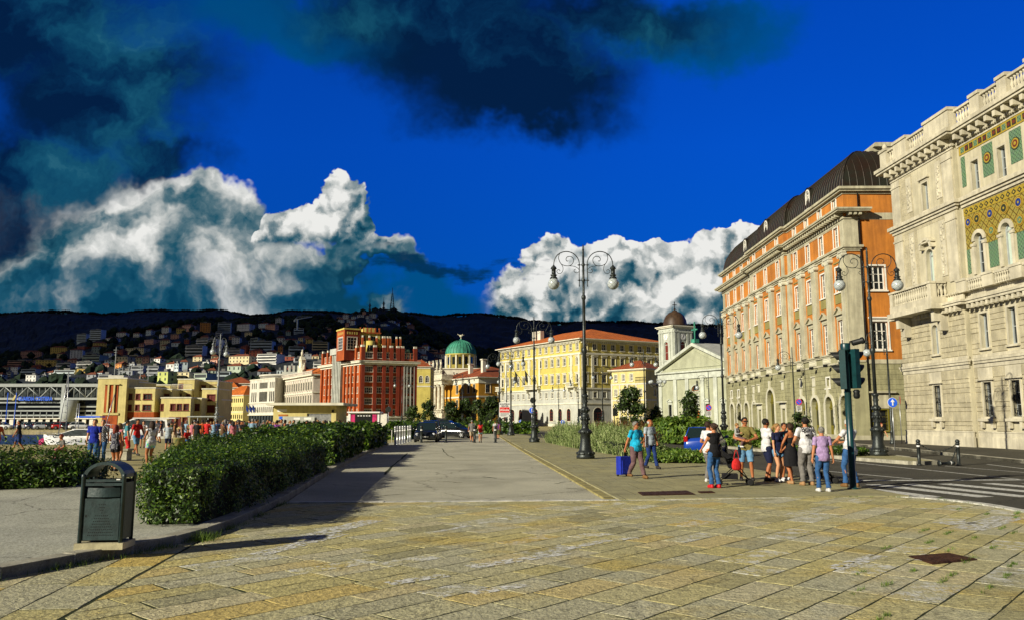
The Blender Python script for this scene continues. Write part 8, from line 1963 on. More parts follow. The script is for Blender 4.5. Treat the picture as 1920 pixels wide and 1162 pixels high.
def person(label, loc, rz, h=1.75, pose={}, build={}, skin='skin', top=None, bottom=None, shoes='shoe_dark', hair='hair_brown', hairstyle='short', vox=.016, extras=None, group=None, name='person'):
    """figure facing local -Y; top=(material, sleeve 0..2, hem) bottom=(kind, material)"""
    k = h / 1.75; fat = build.get('fat', 1.0); fem = build.get('fem', 0); sk, P, rt, up = skeleton(pose, dict(sw=.165 if fem else .185, **{a: b for a, b in build.items() if a in ('sw', 'hw')}))
    root = thing(name, label, 'person', loc, rz, group); root.scale = (k, k, k)
    fw = V3((rt.y, -rt.x, 0)); b = MB()
    def ell(c, rx, ry, rz_, m=b, ang=None):
        b2 = MB(); b2.M = Matrix.Translation(c) @ Matrix((rt.to_tuple(), (-fw).to_tuple(), up.to_tuple())).transposed().to_4x4(); b2.ball((0, 0, 0), 1.0, 0, 16, 10, (rx, ry, rz_)); o_ = len(b.v); b.v += b2.v; b.f += [[i + o_ for i in f] for f in b2.f]; b.mi += b2.mi; b.sm += b2.sm
    ell(sk['pelvis'], .165 * (1.06 if fem else 1) * (.6 + .4 * fat), .115 * fat, .14); ell(sk['waist'], (.125 if fem else .145) * fat, .1 * fat, .15); ell(sk['chest'] + up * .02, .16, .112 * (.7 + .3 * fat), .17); ell(sk['chest'] + up * .12, .175, .095, .09)
    if fat > 1.08: ell(sk['waist'] + fw * .035 - up * .02, .13 * fat, .11 * fat, .13)
    if fem:
        for sg in (-1, 1): ell(sk['chest'] + rt * sg * .075 + fw * .085 + up * .0, .062, .055, .06)
    b.tube([sk['chest'] + up * .1, sk['neck'], sk['head'] - sk['hd'] * .05], [.075, .058 if not fem else .05, .055], 12)
    for s_, sg in (('l', -1), ('r', 1)):
        am = .85 if fem else 1.0
        b.ball(tuple(sk[s_ + 'sh']), .062 * am, 0, 10, 8); b.tube([sk['chest'] + up * .13 + rt * sg * .06, sk[s_ + 'sh']], [.07, .058 * am], 10)
        mid = (sk[s_ + 'sh'] + sk[s_ + 'el']) / 2; b.tube([sk[s_ + 'sh'], mid, sk[s_ + 'el']], [.055 * am, .05 * am, .041 * am], 10); b.ball(tuple(sk[s_ + 'el']), .041 * am, 0, 8, 6)
        d = sk[s_ + 'wr'] - sk[s_ + 'el']; b.tube([sk[s_ + 'el'], sk[s_ + 'el'] + d * .3, sk[s_ + 'wr']], [.04 * am, .043 * am, .027 * am], 10)
        d.normalize(); pm = sk[s_ + 'wr'] + d * .05; b.tube([sk[s_ + 'wr'], sk[s_ + 'wr'] + d * .03, sk[s_ + 'wr'] + d * .09], [.026, .034, .03], 8)
        b.tube([sk[s_ + 'hip'] + V3((0, 0, .03)), sk[s_ + 'hip'] * .62 + sk[s_ + 'kn'] * .38, sk[s_ + 'kn']], [.092 * (.7 + .3 * fat), .083 * (.8 + .2 * fat), .055], 12); b.ball(tuple(sk[s_ + 'kn']), .055, 0, 10, 7)
        c_ = sk[s_ + 'kn'] * .68 + sk[s_ + 'an'] * .32 + V3((0, .012, 0)); b.tube([sk[s_ + 'kn'], c_, sk[s_ + 'an']], [.053, .055, .035], 12)
        fd = (sk[s_ + 'toe'] - sk[s_ + 'an']); fd.z = 0; fd.normalize(); hl = sk[s_ + 'an'] - fd * .045 + V3((0, 0, -.045)); b.tube([sk[s_ + 'an'], sk[s_ + 'an'] + V3((0, 0, -.05))], [.036, .038], 8); b.tube([hl, hl + fd * .1 + V3((0, 0, .01)), hl + fd * .2 + V3((0, 0, -.008))], [.036, .042, .032], 10)
    # head
    ha = P['head'] + P['turn']; hf = V3((math.sin(ha), -math.cos(ha), -math.sin(P['nod']) * .9)).normalized(); hu = sk['hd']; hr = hu.cross(hf).normalized() * -1; hf = hu.cross(hr).normalized() * 1
    if hf.dot(V3((math.sin(ha), -math.cos(ha), 0))) < 0: hf = -hf
    HC_ = sk['head'] + hf * .008; HM = Matrix((hr.to_tuple(), hf.to_tuple(), hu.to_tuple())).transposed().to_4x4(); HM = Matrix.Translation(HC_) @ HM
    def hp(x, y, z): return HM @ V3((x, y, z))
    def hell(c, r, n=12):
        b2 = MB(); b2.M = HM @ Matrix.Translation(c); b2.ball((0, 0, 0), 1.0, 0, n, 8, r); o_ = len(b.v); b.v += b2.v; b.f += [[i + o_ for i in f] for f in b2.f]; b.mi += b2.mi; b.sm += b2.sm
    hell((0, -.012, .03), (.076, .096, .088), 16); hell((0, .022, -.035), (.062, .07, .075)); hell((0, .05, -.085), (.034, .032, .026)); hell((0, .078, .012), (.05, .018, .02))
    hell((0, .102, -.022), (.014, .018, .02)); hell((0, .092, .0), (.011, .014, .03)); hell((0, .078, -.062), (.026, .017, .012))
    for sg in (-1, 1): hell((sg * .078, -.008, -.008), (.012, .02, .032)); hell((sg * .042, .062, -.03), (.022, .02, .022))
    co, no, fs = remesh(b, vox * .8, 5 if vox < .02 else 3)
    # classify
    fc = np.array([co[list(f)].mean(axis=0) for f in fs]); best = np.full(len(fs), 1e9); lab = np.zeros(len(fs), int); tt = np.zeros(len(fs))
    for i, (a, c, r_, kk) in enumerate(SEGS):
        A = np.array(sk[a]) if a != 'pelvis' else np.array(sk[a] - up * .08); C = np.array(sk[c]); d = C - A; L2 = max(1e-9, d.dot(d)); t_ = np.clip(((fc - A) @ d) / L2, 0, 1) if L2 > 1e-8 else np.zeros(len(fc)); dist = np.linalg.norm(fc - A - t_[:, None] * d, axis=1) - r_
        u = dist < best; best[u] = dist[u]; lab[u] = i; tt[u] = t_[u]
    kind = np.array([s_[3] for s_ in SEGS])[lab]
    me_v = [tuple(p) for p in co]; bm_ = MB(); bm_.v = me_v; bm_.f = [list(f) for f in fs]; bm_.mi = [0] * len(fs); bm_.sm = [True] * len(fs)
    # fingers
    for s_, sg in (('l', -1), ('r', 1)):
        d = (sk[s_ + 'wr'] - sk[s_ + 'el']).normalized(); side = d.cross(V3((sg, 0, 0)) if abs(d.x) < .8 else V3((0, 0, 1))).normalized(); inn = d.cross(side).normalized(); curl = P.get(s_ + 'curl', .5)
        if inn.x * sg > 0: inn = -inn
        base = sk[s_ + 'wr'] + d * .085
        for j, (ln, o_) in enumerate(((.066, -.026), (.076, -.009), (.072, .009), (.056, .025))):
            p0 = base + side * o_ - d * .012; p1 = p0 + d * ln * .5 + inn * ln * .12 * (1 + curl); p2 = p1 + (d * (1 - curl) + inn * (.3 + curl)).normalized() * ln * .36; p3 = p2 + (d * (.8 - curl * 1.3) + inn * (.4 + curl)).normalized() * ln * .26; bm_.tube([p0, p1, p2, p3], [.009, .0085, .008, .0055], 6)
        th = sk[s_ + 'wr'] + d * .035 - side * .028; bm_.tube([th, th + d * .03 - side * .018 + inn * .01, th + d * .058 - side * .014 + inn * .026], [.011, .01, .007], 6)
    body = bm_.build('body', [skin], root)
    def extract(nm, mask, off, mat_, parent=body, wr=.006, seed=0):
        idx = np.nonzero(mask)[0]
        if len(idx) == 0: return None
        used = {}; vs = []; ff = []; cent = {}
        for i in idx:
            f2 = []
            for v in fs[i]:
                if v not in used:
                    used[v] = len(vs); p = co[v]; w_ = noise.noise(Vector((p[0] * 9 + seed, p[1] * 9, p[2] * 7))) * wr + noise.noise(Vector((p[0] * 22, p[1] * 22 + seed, p[2] * 16))) * wr * .6
                    o_ = off(p) if callable(off) else off; vs.append(tuple(p + no[v] * (o_ + w_)))
                f2.append(used[v])
            ff.append(f2)
        m_ = MB(); m_.v = vs; m_.f = ff; m_.mi = [0] * len(ff); m_.sm = [True] * len(ff); o = m_.mesh(nm, [mat_]); return link(nm, o, parent)
    fz = fc[:, 2]
    if top:
        mt, sl = top[0], top[1]; strap = len(top) > 2 and top[2] == 'strap'; zl = sk['pelvis'].z - (.04 if bottom and bottom[0] != 'dress' else 0); fz_up = (fc - np.array(sk['pelvis'])) @ np.array(up)
        msk = (kind == 'torso') | ((kind == 'hips') & (fz_up > -.09 if (len(top) < 3 or top[2] == 'long') else fz_up > .04)) | ((kind == 'head') & (((fc - np.array(sk['neck'])) @ np.array(up)) < .015))
        msk &= ((fc - np.array(sk['neck'])) @ np.array(up)) < (.012 - np.clip(np.linalg.norm((fc - np.array(sk['neck']))[:, :2], axis=1) - .06, 0, 1) * .3)
        if strap: msk &= ((fc - np.array(sk['neck'])) @ np.array(up)) < -.13
        if sl: msk |= (kind == 'arm') & (tt < (.62 if sl == 1 else 1.1)); 
        if sl == 2: msk |= (kind == 'fore') & (tt < .9)
        if sl == 0 and not strap: msk |= (kind == 'arm') & (tt < .08)
        extract('shirt', msk, lambda p: .012 + .02 * min(1, max(0, (sk['chest'].z - p[2]) / .3)), mt, seed=hash(label) % 50, wr=.011)
        if strap:
            m_ = MB()
            for sg in (-1, 1): m_.tube(smooth([sk['chest'] + rt * sg * .07 + fw * .12 + up * .02, sk['neck'] + rt * sg * .085 + up * -.015, sk['chest'] + rt * sg * .06 - fw * .115 + up * .04]), .007, 5)
            m_.build('strap', [mt], body)
    if bottom:
        kd, mt = bottom[0], bottom[1]; fz_up = (fc - np.array(sk['pelvis'])) @ np.array(up)
        if kd in ('jeans', 'trousers'): msk = ((kind == 'hips') & (fz_up < .09)) | (kind == 'thigh') | ((kind == 'shin') & (tt < .95)); extract('trousers', msk, lambda p: .010 + (.013 if kd == 'trousers' or p[2] < .25 else 0) + (.012 if p[2] < .16 else 0), mt, wr=.013, seed=3)
        if kd == 'shorts': ln = bottom[2] if len(bottom) > 2 else .9; msk = ((kind == 'hips') & (fz_up < .09)) | ((kind == 'thigh') & (tt < ln)); extract('shorts', msk, lambda p: .016 + max(0, .8 - p[2]) * .05, mt, wr=.01, seed=4)
        if kd in ('skirt', 'dress'):
            ln = bottom[2] if len(bottom) > 2 else .45; m_ = MB(); n = 28; top_ = sk['waist'] + up * .02; rows_ = []; zbot = max(.1, sk['pelvis'].z - ln)
            for j in range(9):
                t_ = j / 8; z = top_.z + (zbot - top_.z) * t_; cx_ = sk['pelvis'].x; cy_ = sk['pelvis'].y; rx = (.135 + .07 * min(1, t_ * 2.4) + .03 * t_) * fat; ry = (.11 + .05 * min(1, t_ * 2.4) + .03 * t_) * fat
                for q_ in range(n): a = 2 * math.pi * q_ / n; f_ = 1 + .06 * t_ * math.sin(a * 5 + 1) + .03 * t_ * math.sin(a * 9); m_.v.append((cx_ + rx * f_ * math.cos(a), cy_ + ry * f_ * math.sin(a), z + .008 * math.sin(a * 7)))
            for j in range(8):
                for q_ in range(n): m_.f.append([j * n + q_, j * n + (q_ + 1) % n, (j + 1) * n + (q_ + 1) % n, (j + 1) * n + q_]); m_.mi.append(0); m_.sm.append(True)
            m_.build('skirt', [mt], body)
    extract('shoes', (kind == 'foot') | ((kind == 'shin') & (tt > .97)), lambda p: .010 + (.005 if p[2] < .04 else 0), shoes, wr=.0)
    # hair from the head surface plus extra locks
    if hair:
        inv = HM.inverted(); L_ = np.array([tuple(inv @ V3(p)) for p in fc]); x, y, z = L_[:, 0], L_[:, 1], L_[:, 2]; hd_ = kind == 'head'
        if hairstyle == 'bald': msk = hd_ & (z > -.05) & (z < .045) & (y < .015)
        else: msk = hd_ & (((y < .012) & (z > -.065)) | ((y < .05) & (z > .035)) | (z > .075)) & ~((np.abs(x) > .06) & (z < -.0) & (y > -.03))
        th = dict(short=.012, bald=.005, buzz=.005, curly=.028, long=.02, bun=.014, pony=.014).get(hairstyle, .012)
        ho = extract('hair', msk, lambda p: th, hair, wr=.012 if hairstyle in ('curly', 'long', 'short') else .003, seed=9)
        if hairstyle in ('long', 'pony', 'bun', 'curly') and ho:
            m_ = MB(); r2 = random.Random(len(label))
            if hairstyle == 'bun': m_.M = HM; m_.ball((0, -.12, .045), .045, 0, 10, 8)
            elif hairstyle == 'pony': m_.tube(smooth([hp(0, -.1, .03), hp(0, -.155, -.0), hp(0, -.145, -.1), hp(0, -.12, -.2)]), [.03] * 4 + [.034] * 4 + [.015] * 5, 8)
            elif hairstyle == 'long':
                for q_ in range(26):
                    a = R(-200 + 220 * q_ / 25); X_, Y_ = .078 * math.cos(a), .088 * math.sin(a) - .012
                    if Y_ > .03: continue
                    m_.tube(smooth([hp(X_ * .8, Y_ * .8, .07), hp(X_ * 1.12, Y_ * 1.12, 0), hp(X_ * 1.15, Y_ * 1.15, -.1), hp(X_ * 1.05 + r2.uniform(-.02, .02), Y_ * 1.2, -.2 - r2.uniform(0, .06))]), [.02] * 9 + [.016, .012, .008, .004], 6)
            else:
                for q_ in range(34): a = r2.uniform(0, 6.28); e_ = r2.uniform(-.3, 1.4); m_.ball(tuple(hp(.085 * math.cos(a) * math.cos(e_), -.015 - abs(.095 * math.sin(a) * math.cos(e_)) * (1 if e_ < .9 else .4), .02 + .095 * math.sin(e_))), .024, 0, 6, 5)
            m_.build('lock', [hair], ho)
    m_ = MB(); m_.M = HM
    for sg in (-1, 1): m_.ball((sg * .03, .088, .008), .010, 0, 8, 6, (1.2, .6, .8))
    m_.build('eye', ['eye'], body)
    m_ = MB(); m_.M = HM; m_.ball((0, .094, -.06), .018, 0, 8, 5, (1.2, .35, .3)); m_.build('mouth', ['lip'], body)
    if build.get('glasses'):
        m_ = MB(); m_.M = HM
        for sg in (-1, 1): m_.box(sg * .034 - .026, .1, -.01, sg * .034 + .026, .108, .026); m_.box(sg * .062 - .002, 0, .01, sg * .062 + .018, .104, .02)
        m_.build('sunglasses', ['bin_dark'], body)
    if build.get('beard'): extract('beard', (kind == 'head') & (np.array([(inv @ V3(p))[2] for p in fc]) < -.03) & (np.array([(inv @ V3(p))[1] for p in fc]) > -.02) & (np.array([(inv @ V3(p))[2] for p in fc]) > -.13), .006, hair, wr=.004)
    return root, sk, HM, body

def G2(px, py): p = gnd(px, py, .03); return (p.x, p.y, .03)
WALK = dict(lf=(-.08, -.26), rf=(.09, .30), rz=.06, lean=.05, lh=(-.25, .12, .84), rh=(.27, -.24, .9))
# --- the two men walking on the pavement
r0, *_ = person('stout man in a bright cyan polo shirt pulling a blue suitcase', G2(1193, 896), R(35), 1.72, dict(lf=(-.08, .24), rf=(.09, -.26), lz=.05, lh=(-.34, .2, .74), rh=(.06, -.27, 1.12), rel=(.9, .3, -.4), lean=.03, head=.2, lcurl=.9), dict(fat=1.22, glasses=1), 'skin_tan', ('cloth_cyan', 1), ('trousers', 'cloth_mauve'), 'shoe_brown', 'hair_grey', 'short')
r1, *_ = person('bald man in a pale blue shirt and jeans walking beside the cyan shirt man', G2(1220, 878), R(32), 1.78, dict(lf=(-.08, .18), rf=(.1, -.24), lz=.03, lh=(-.24, .05, .84), rh=(.22, -.12, .92), head=.3), dict(fat=1.08), 'skin_tan', ('cloth_shirt_grey', 1), ('jeans', 'cloth_dark_blue'), 'shoe_dark', 'hair_white', 'bald')
# --- group waiting at the crossing
person('woman in a black top and jeans with red shoes pushing a stroller', G2(1342, 914), R(205), 1.68, dict(lf=(-.1, .02), rf=(.09, -.04), lh=(-.12, -.38, 1.02), rh=(.16, -.36, 1.02), head=.15), dict(fem=1), 'skin', ('cloth_black', 0), ('jeans', 'cloth_denim'), 'shoe_red', 'hair_brown', 'bun')
person('man in a white shirt and grey trousers hidden behind the woman in black', G2(1331, 903), R(120), 1.72, dict(lh=(-.1, -.28, 1.12), rh=(.2, -.22, 1.1)), {}, 'skin', ('cloth_white', 1), ('trousers', 'cloth_grey'), 'shoe_white', 'hair_brown', 'short')
kh, ksk, *_ = person('bearded man in sunglasses and khaki t-shirt holding a toddler', G2(1400, 900), R(-12), 1.84, dict(lf=(-.14, -.0), rf=(.16, -.12), lh=(-.1, -.25, 1.12), rh=(.12, -.26, 1.12), head=.35, lel=(-1, .2, -.4), rel=(1, .2, -.4), lcurl=.8, rcurl=.8), dict(beard=1, glasses=1), 'skin_tan', ('cloth_khaki', 1), ('shorts', 'cloth_denim_light', .98), 'shoe_dark', 'hair_black', 'short')
person('dark haired man in a white t-shirt and navy shorts waiting at the crossing', G2(1440, 901), R(100), 1.80, dict(lf=(-.09, .1), rf=(.1, -.1), lh=(-.12, -.26, 1.0), rh=(.14, -.26, 1.0), lel=(-1, .6, -.2), rel=(1, .6, -.2)), dict(beard=1), 'skin_tan', ('cloth_white', 1), ('shorts', 'cloth_navy', .92), 'shoe_dark', 'hair_black', 'short')
person('blond woman in a navy t-shirt and denim shorts looking sideways', G2(1461, 902), R(25), 1.66, dict(lf=(-.09, 0), rf=(.1, .05), lh=(-.22, -.1, .82), rh=(.24, -.02, .80), head=.35), dict(fem=1), 'skin_pale', ('cloth_navy', 1), ('shorts', 'cloth_denim_light', .35), 'shoe_white', 'hair_blond', 'pony')
person('man in a grey t-shirt half hidden behind the blond woman', G2(1474, 900), R(10), 1.68, dict(lh=(-.24, -.05, .82)), {}, 'skin_tan', ('cloth_teal', 1), ('shorts', 'cloth_grey', .9), 'shoe_white', 'hair_brown', 'short')
person('woman in a strappy black dress and beige flat shoes seen from behind', G2(1486, 906), R(215), 1.66, dict(lf=(-.05, -.05), rf=(.11, .08), lh=(.02, -.25, .98), rh=(.18, -.2, 1.0), lel=(-1, .4, -.2), rel=(1, .4, -.2), head=-.3), dict(fem=1, fat=1.05), 'skin_tan', ('cloth_black', 0, 'strap'), ('dress', 'cloth_black', .42), 'shoe_tan', 'hair_brown', 'curly')
wm_, wsk, *_ = person('tall man in a white printed polo shirt and grey trousers seen from behind', G2(1515, 909), R(188), 1.84, dict(lf=(-.13, 0), rf=(.13, .02), lh=(-.22, -.25, 1.05), rh=(.24, -.24, 1.05), head=-.1), dict(fat=1.1), 'skin', ('cloth_white', 1), ('trousers', 'cloth_grey'), 'shoe_tan', 'hair_black', 'short')
person('shorter grey haired man in a lavender shirt and blue jeans seen from behind', G2(1546, 921), R(184), 1.60, dict(lf=(-.13, .0), rf=(.12, -.05), lh=(-.29, .02, .80), rh=(.30, -.02, .78)), dict(fat=1.12), 'skin', ('cloth_lavender', 1), ('jeans', 'cloth_denim'), 'shoe_white', 'hair_grey', 'buzz')
person('white haired man in a white shirt and jeans leaning behind the traffic light pole', (9.0, 21.62, .03), R(205), 1.78, dict(lf=(-.14, .05), rf=(.15, -.05), lh=(-.06, -.3, 1.14), rh=(.3, -.26, 1.12), rel=(1, .3, -.6), lel=(-1, .3, -.6)), dict(fat=1.06), 'skin', ('cloth_white', 1), ('jeans', 'cloth_denim'), 'shoe_brown', 'hair_white', 'curly')
# toddler
person('curly blond toddler in a black and white striped shirt carried by the khaki man', Vector(G2(1392, 899)) + Vector((-.17, -.24, .74)), R(50), .92, dict(pel=(0, 0, -.0), lf=(-.1, -.25), rf=(.12, -.22), lz=.42, rz=.40, lh=(-.15, -.25, 1.2), rh=(.15, -.2, 1.2)), dict(fat=1.2), 'skin_pale', ('cloth_stripe', 2), ('trousers', 'cloth_mauve'), 'shoe_white', 'hair_blond', 'curly')
# shirt print on the white polo
text('Birch', .17, 'black_letter', None, (0, 0, 0), 0, .002, 'shirt_print', align='CENTER', bold=.003)
pr_ = bpy.context.scene.collection.objects['shirt_print']; pr_.parent = wm_; pr_.location = (0.0, .152, 1.40); pr_.rotation_euler = (R(86), R(-12), R(180))
m = MB(); m.xprism([(-.22, -.01), (.16, .02), (.16, .035), (-.22, .005)], 0, .004); m.box(-.02, 0, -.1, .1, .004, -.05); pq = m.build('shirt_print', ['black_letter'], wm_, (0, .156, 1.36)); pq.rotation_euler = (0, R(8), 0)
# suitcase, newspaper, bags
s_ = thing('suitcase', 'dark blue wheeled suitcase with its handle pulled up', 'suitcase', G2(1170, 892), R(28)); m = MB(); m.box(-.2, -.13, .06, .2, .13, .62); m.box(-.16, -.16, .1, .16, -.131, .5); m.build('case', ['cloth_blue'], s_)
for x in (-.14, .14): m = MB(); m.tube([(x, .1, .6), (x * .8, .1, 1.0)], .01, 5); m.build('handle_tube', ['iron'], s_)
m = MB(); m.tube([(-.13, .1, 1.0), (.13, .1, 1.0)], .016, 6); m.build('handle', ['iron'], s_)
for x in (-.17, .17): m = MB(); m.M = Matrix.Translation((x, .09, .04)) @ Matrix.Rotation(R(90), 4, 'Y'); m.lathe([(.04, -.02), (.04, .02)], 10); m.build('wheel', ['tyre'], s_)
p = Vector(G2(1193, 896)) + Matrix.Rotation(R(35), 3, 'Z') @ Vector((.12, -.36, 1.12)); s_ = thing('newspaper', 'folded newspaper under the arm of the cyan shirt man', 'newspaper', p, R(60)); m = MB(); m.xprism([(-.13, -.15), (.1, -.2), (.15, .14), (-.09, .19)], -.012, .012); m.xprism([(-.1, -.12), (.08, -.17), (.12, .1), (-.06, .15)], -.02, -.0121); m.build('paper', ['paper' if 'paper' in MAT else 'cloth_check'], s_)
def stroller(label, loc, rz, mt, bag=True):
    t = thing('stroller', label, 'stroller', loc, rz); f = MB()
    for sx in (-.24, .24):
        f.tube([(sx, .42, 1.0), (sx, .25, .75), (sx, -.42, .12)], .014, 6); f.tube([(sx, -.1, .52), (sx, .4, .1)], .014, 6); f.tube([(sx, .25, .75), (sx, -.15, .42)], .012, 5)
    f.tube([(-.24, .42, 1.0), (.24, .42, 1.0)], .018, 6); f.tube([(-.24, .38, .14), (.24, .38, .14)], .012, 5); f.build('frame', ['iron'], t)
    for sx in (-.24, .24):
        for sy in (-.42, .4):
            for dx in (-.035, .035):
                m = MB(); m.M = Matrix.Translation((sx + dx, sy, .085)) @ Matrix.Rotation(R(90), 4, 'Y'); m.lathe([(.045, -.014), (.085, -.014), (.085, .014), (.045, .014)], 14); w_ = m.build('wheel', ['tyre'], t); m = MB(); m.M = Matrix.Translation((sx + dx, sy, .085)) @ Matrix.Rotation(R(90), 4, 'Y'); m.lathe([(.046, -.01), (.046, .01)], 10); m.build('rim', ['steel'], w_)
    m = MB(); m.add([(-.22, .3, .95), (.22, .3, .95), (.22, .12, .45), (-.22, .12, .45), (.22, -.22, .42), (-.22, -.22, .42), (.22, -.36, .2), (-.22, -.36, .2)], [(0, 1, 2, 3), (3, 2, 4, 5), (5, 4, 6, 7)]); m.add([(-.22, .3, .95), (-.22, .12, .45), (-.22, -.22, .42), (-.22, .1, .8)], [(0, 1, 2, 3)]); m.add([(.22, .3, .95), (.22, .12, .45), (.22, -.22, .42), (.22, .1, .8)], [(0, 1, 2, 3)]); m.build('seat', [mt], t)
    m = MB(); K = 8
    for k in range(K): a0, a1 = math.pi * .95 * k / K, math.pi * .95 * (k + 1) / K; m.add([(-.23, .3 - .34 * math.sin(a0) * 1, .78 + .24 * math.cos(a0)), (.23, .3 - .34 * math.sin(a0), .78 + .24 * math.cos(a0)), (.23, .3 - .34 * math.sin(a1), .78 + .24 * math.cos(a1)), (-.23, .3 - .34 * math.sin(a1), .78 + .24 * math.cos(a1))][:4], [(0, 1, 2, 3)], 0, True) if k < 5 else None
    m.build('canopy', [mt], t)
    m = MB(); m.box(-.2, -.1, .16, .2, .3, .3); m.build('basket', ['cloth_black'], t); return t
stroller('black stroller with a red handbag hanging from its handle', Vector(G2(1376, 908)), R(80), 'cloth_black'); stroller('grey stroller behind the men in white and lavender shirts', Vector(G2(1535, 904)), R(75), 'cloth_grey')
hb_ = thing('handbag', 'large shiny red handbag hanging on the black stroller', 'handbag', Vector(G2(1377, 912)) + Vector((.0, -.28, .45)), R(10)); hb_.scale = (.62, .62, .85); m = MB(); m.lathe([(.12, 0), (.2, .05), (.22, .15), (.18, .27), (.1, .34), (.06, .36)], 16, (0, 0, 0), 0, True, True, 1.0, .5); m.build('bag', ['leather_red' if 'leather_red' in MAT else 'cloth_red'], hb_)
m = MB(); m.tube(smooth([(-.12, 0, .32), (-.07, 0, .5), (0, 0, .62), (.08, 0, .5), (.12, 0, .32)]), .014, 6); m.build('handle', ['cloth_red'], hb_)

# --- people further off and the crowd on the pier (prototypes, then copies with other clothes)
PT = {}
def proto(key, **kw): PT[key] = kw
proto('stand', pose=dict(lh=(-.25, -.06, .82), rh=(.25, -.04, .82)), top=('cloth_white', 1), bottom=('trousers', 'cloth_denim'))
proto('fold', pose=dict(lh=(.05, -.27, 1.12), rh=(-.05, -.27, 1.1), lel=(-1, .3, -.6), rel=(1, .3, -.6)), top=('cloth_white', 1), bottom=('shorts', 'cloth_beige', .9))
proto('walk', pose=WALK, top=('cloth_white', 1), bottom=('shorts', 'cloth_beige', .9))
proto('fem', pose=dict(lh=(-.2, -.1, .84), rh=(.14, -.26, 1.1), lf=(-.06, 0), rf=(.09, -.04)), build=dict(fem=1), top=('cloth_white', 0), bottom=('shorts', 'cloth_denim_light', .4), hairstyle='long')
proto('skirt', pose=dict(lh=(-.22, 0, .84), rh=(.22, -.1, .86), lf=(-.06, 0), rf=(.07, 0)), build=dict(fem=1), top=('cloth_white', 0), bottom=('skirt', 'cloth_red', .42), hairstyle='pony')
proto('sit', pose=dict(pel=(0, .0, -.48), lf=(-.12, -.42), rf=(.12, -.4), lh=(-.14, -.3, 1.0), rh=(.14, -.3, 1.02), lean=.25), top=('cloth_white', 1), bottom=('jeans', 'cloth_denim'))
proto('phone', pose=dict(lh=(-.06, -.3, 1.38), rh=(.08, -.3, 1.38), lel=(-1, .1, -1), rel=(1, .1, -1)), top=('cloth_white', 1), bottom=('shorts', 'cloth_navy', .85))
built = {}
def crowd(key, label, loc, rz, h, topm, botm, skin='skin', hair='hair_brown', shoes=None, group=None):
    if key not in built:
        kw = dict(PT[key]); built[key] = (person('x', (0, 0, 0), 0, 1.75, vox=.022, skin='skin', hair='hair_brown', **kw)[0], [0]); r = built[key][0]
    else: r = dup(built[key][0], (0, 0, 0))
    r.location = loc; r.rotation_euler[2] = rz; k = h / 1.75; r.scale = (k, k, k); r['label'] = label
    if group: r['group'] = group
    elif 'group' in r: del r['group']
    def setm(o):
        for c in kids(o):
            b_ = c.name.split('.')[0]; mt = {'body': skin, 'shirt': topm, 'strap': topm, 'trousers': botm, 'shorts': botm, 'skirt': botm, 'hair': hair, 'lock': hair, 'shoes': shoes}.get(b_)
            if mt: c.material_slots[0].link = 'OBJECT'; c.material_slots[0].material = MAT[mt]
            setm(c)
    setm(r); return r
def gp(px, Y, z=0): p = at(px, 786, Y); return (p.x, Y, z)
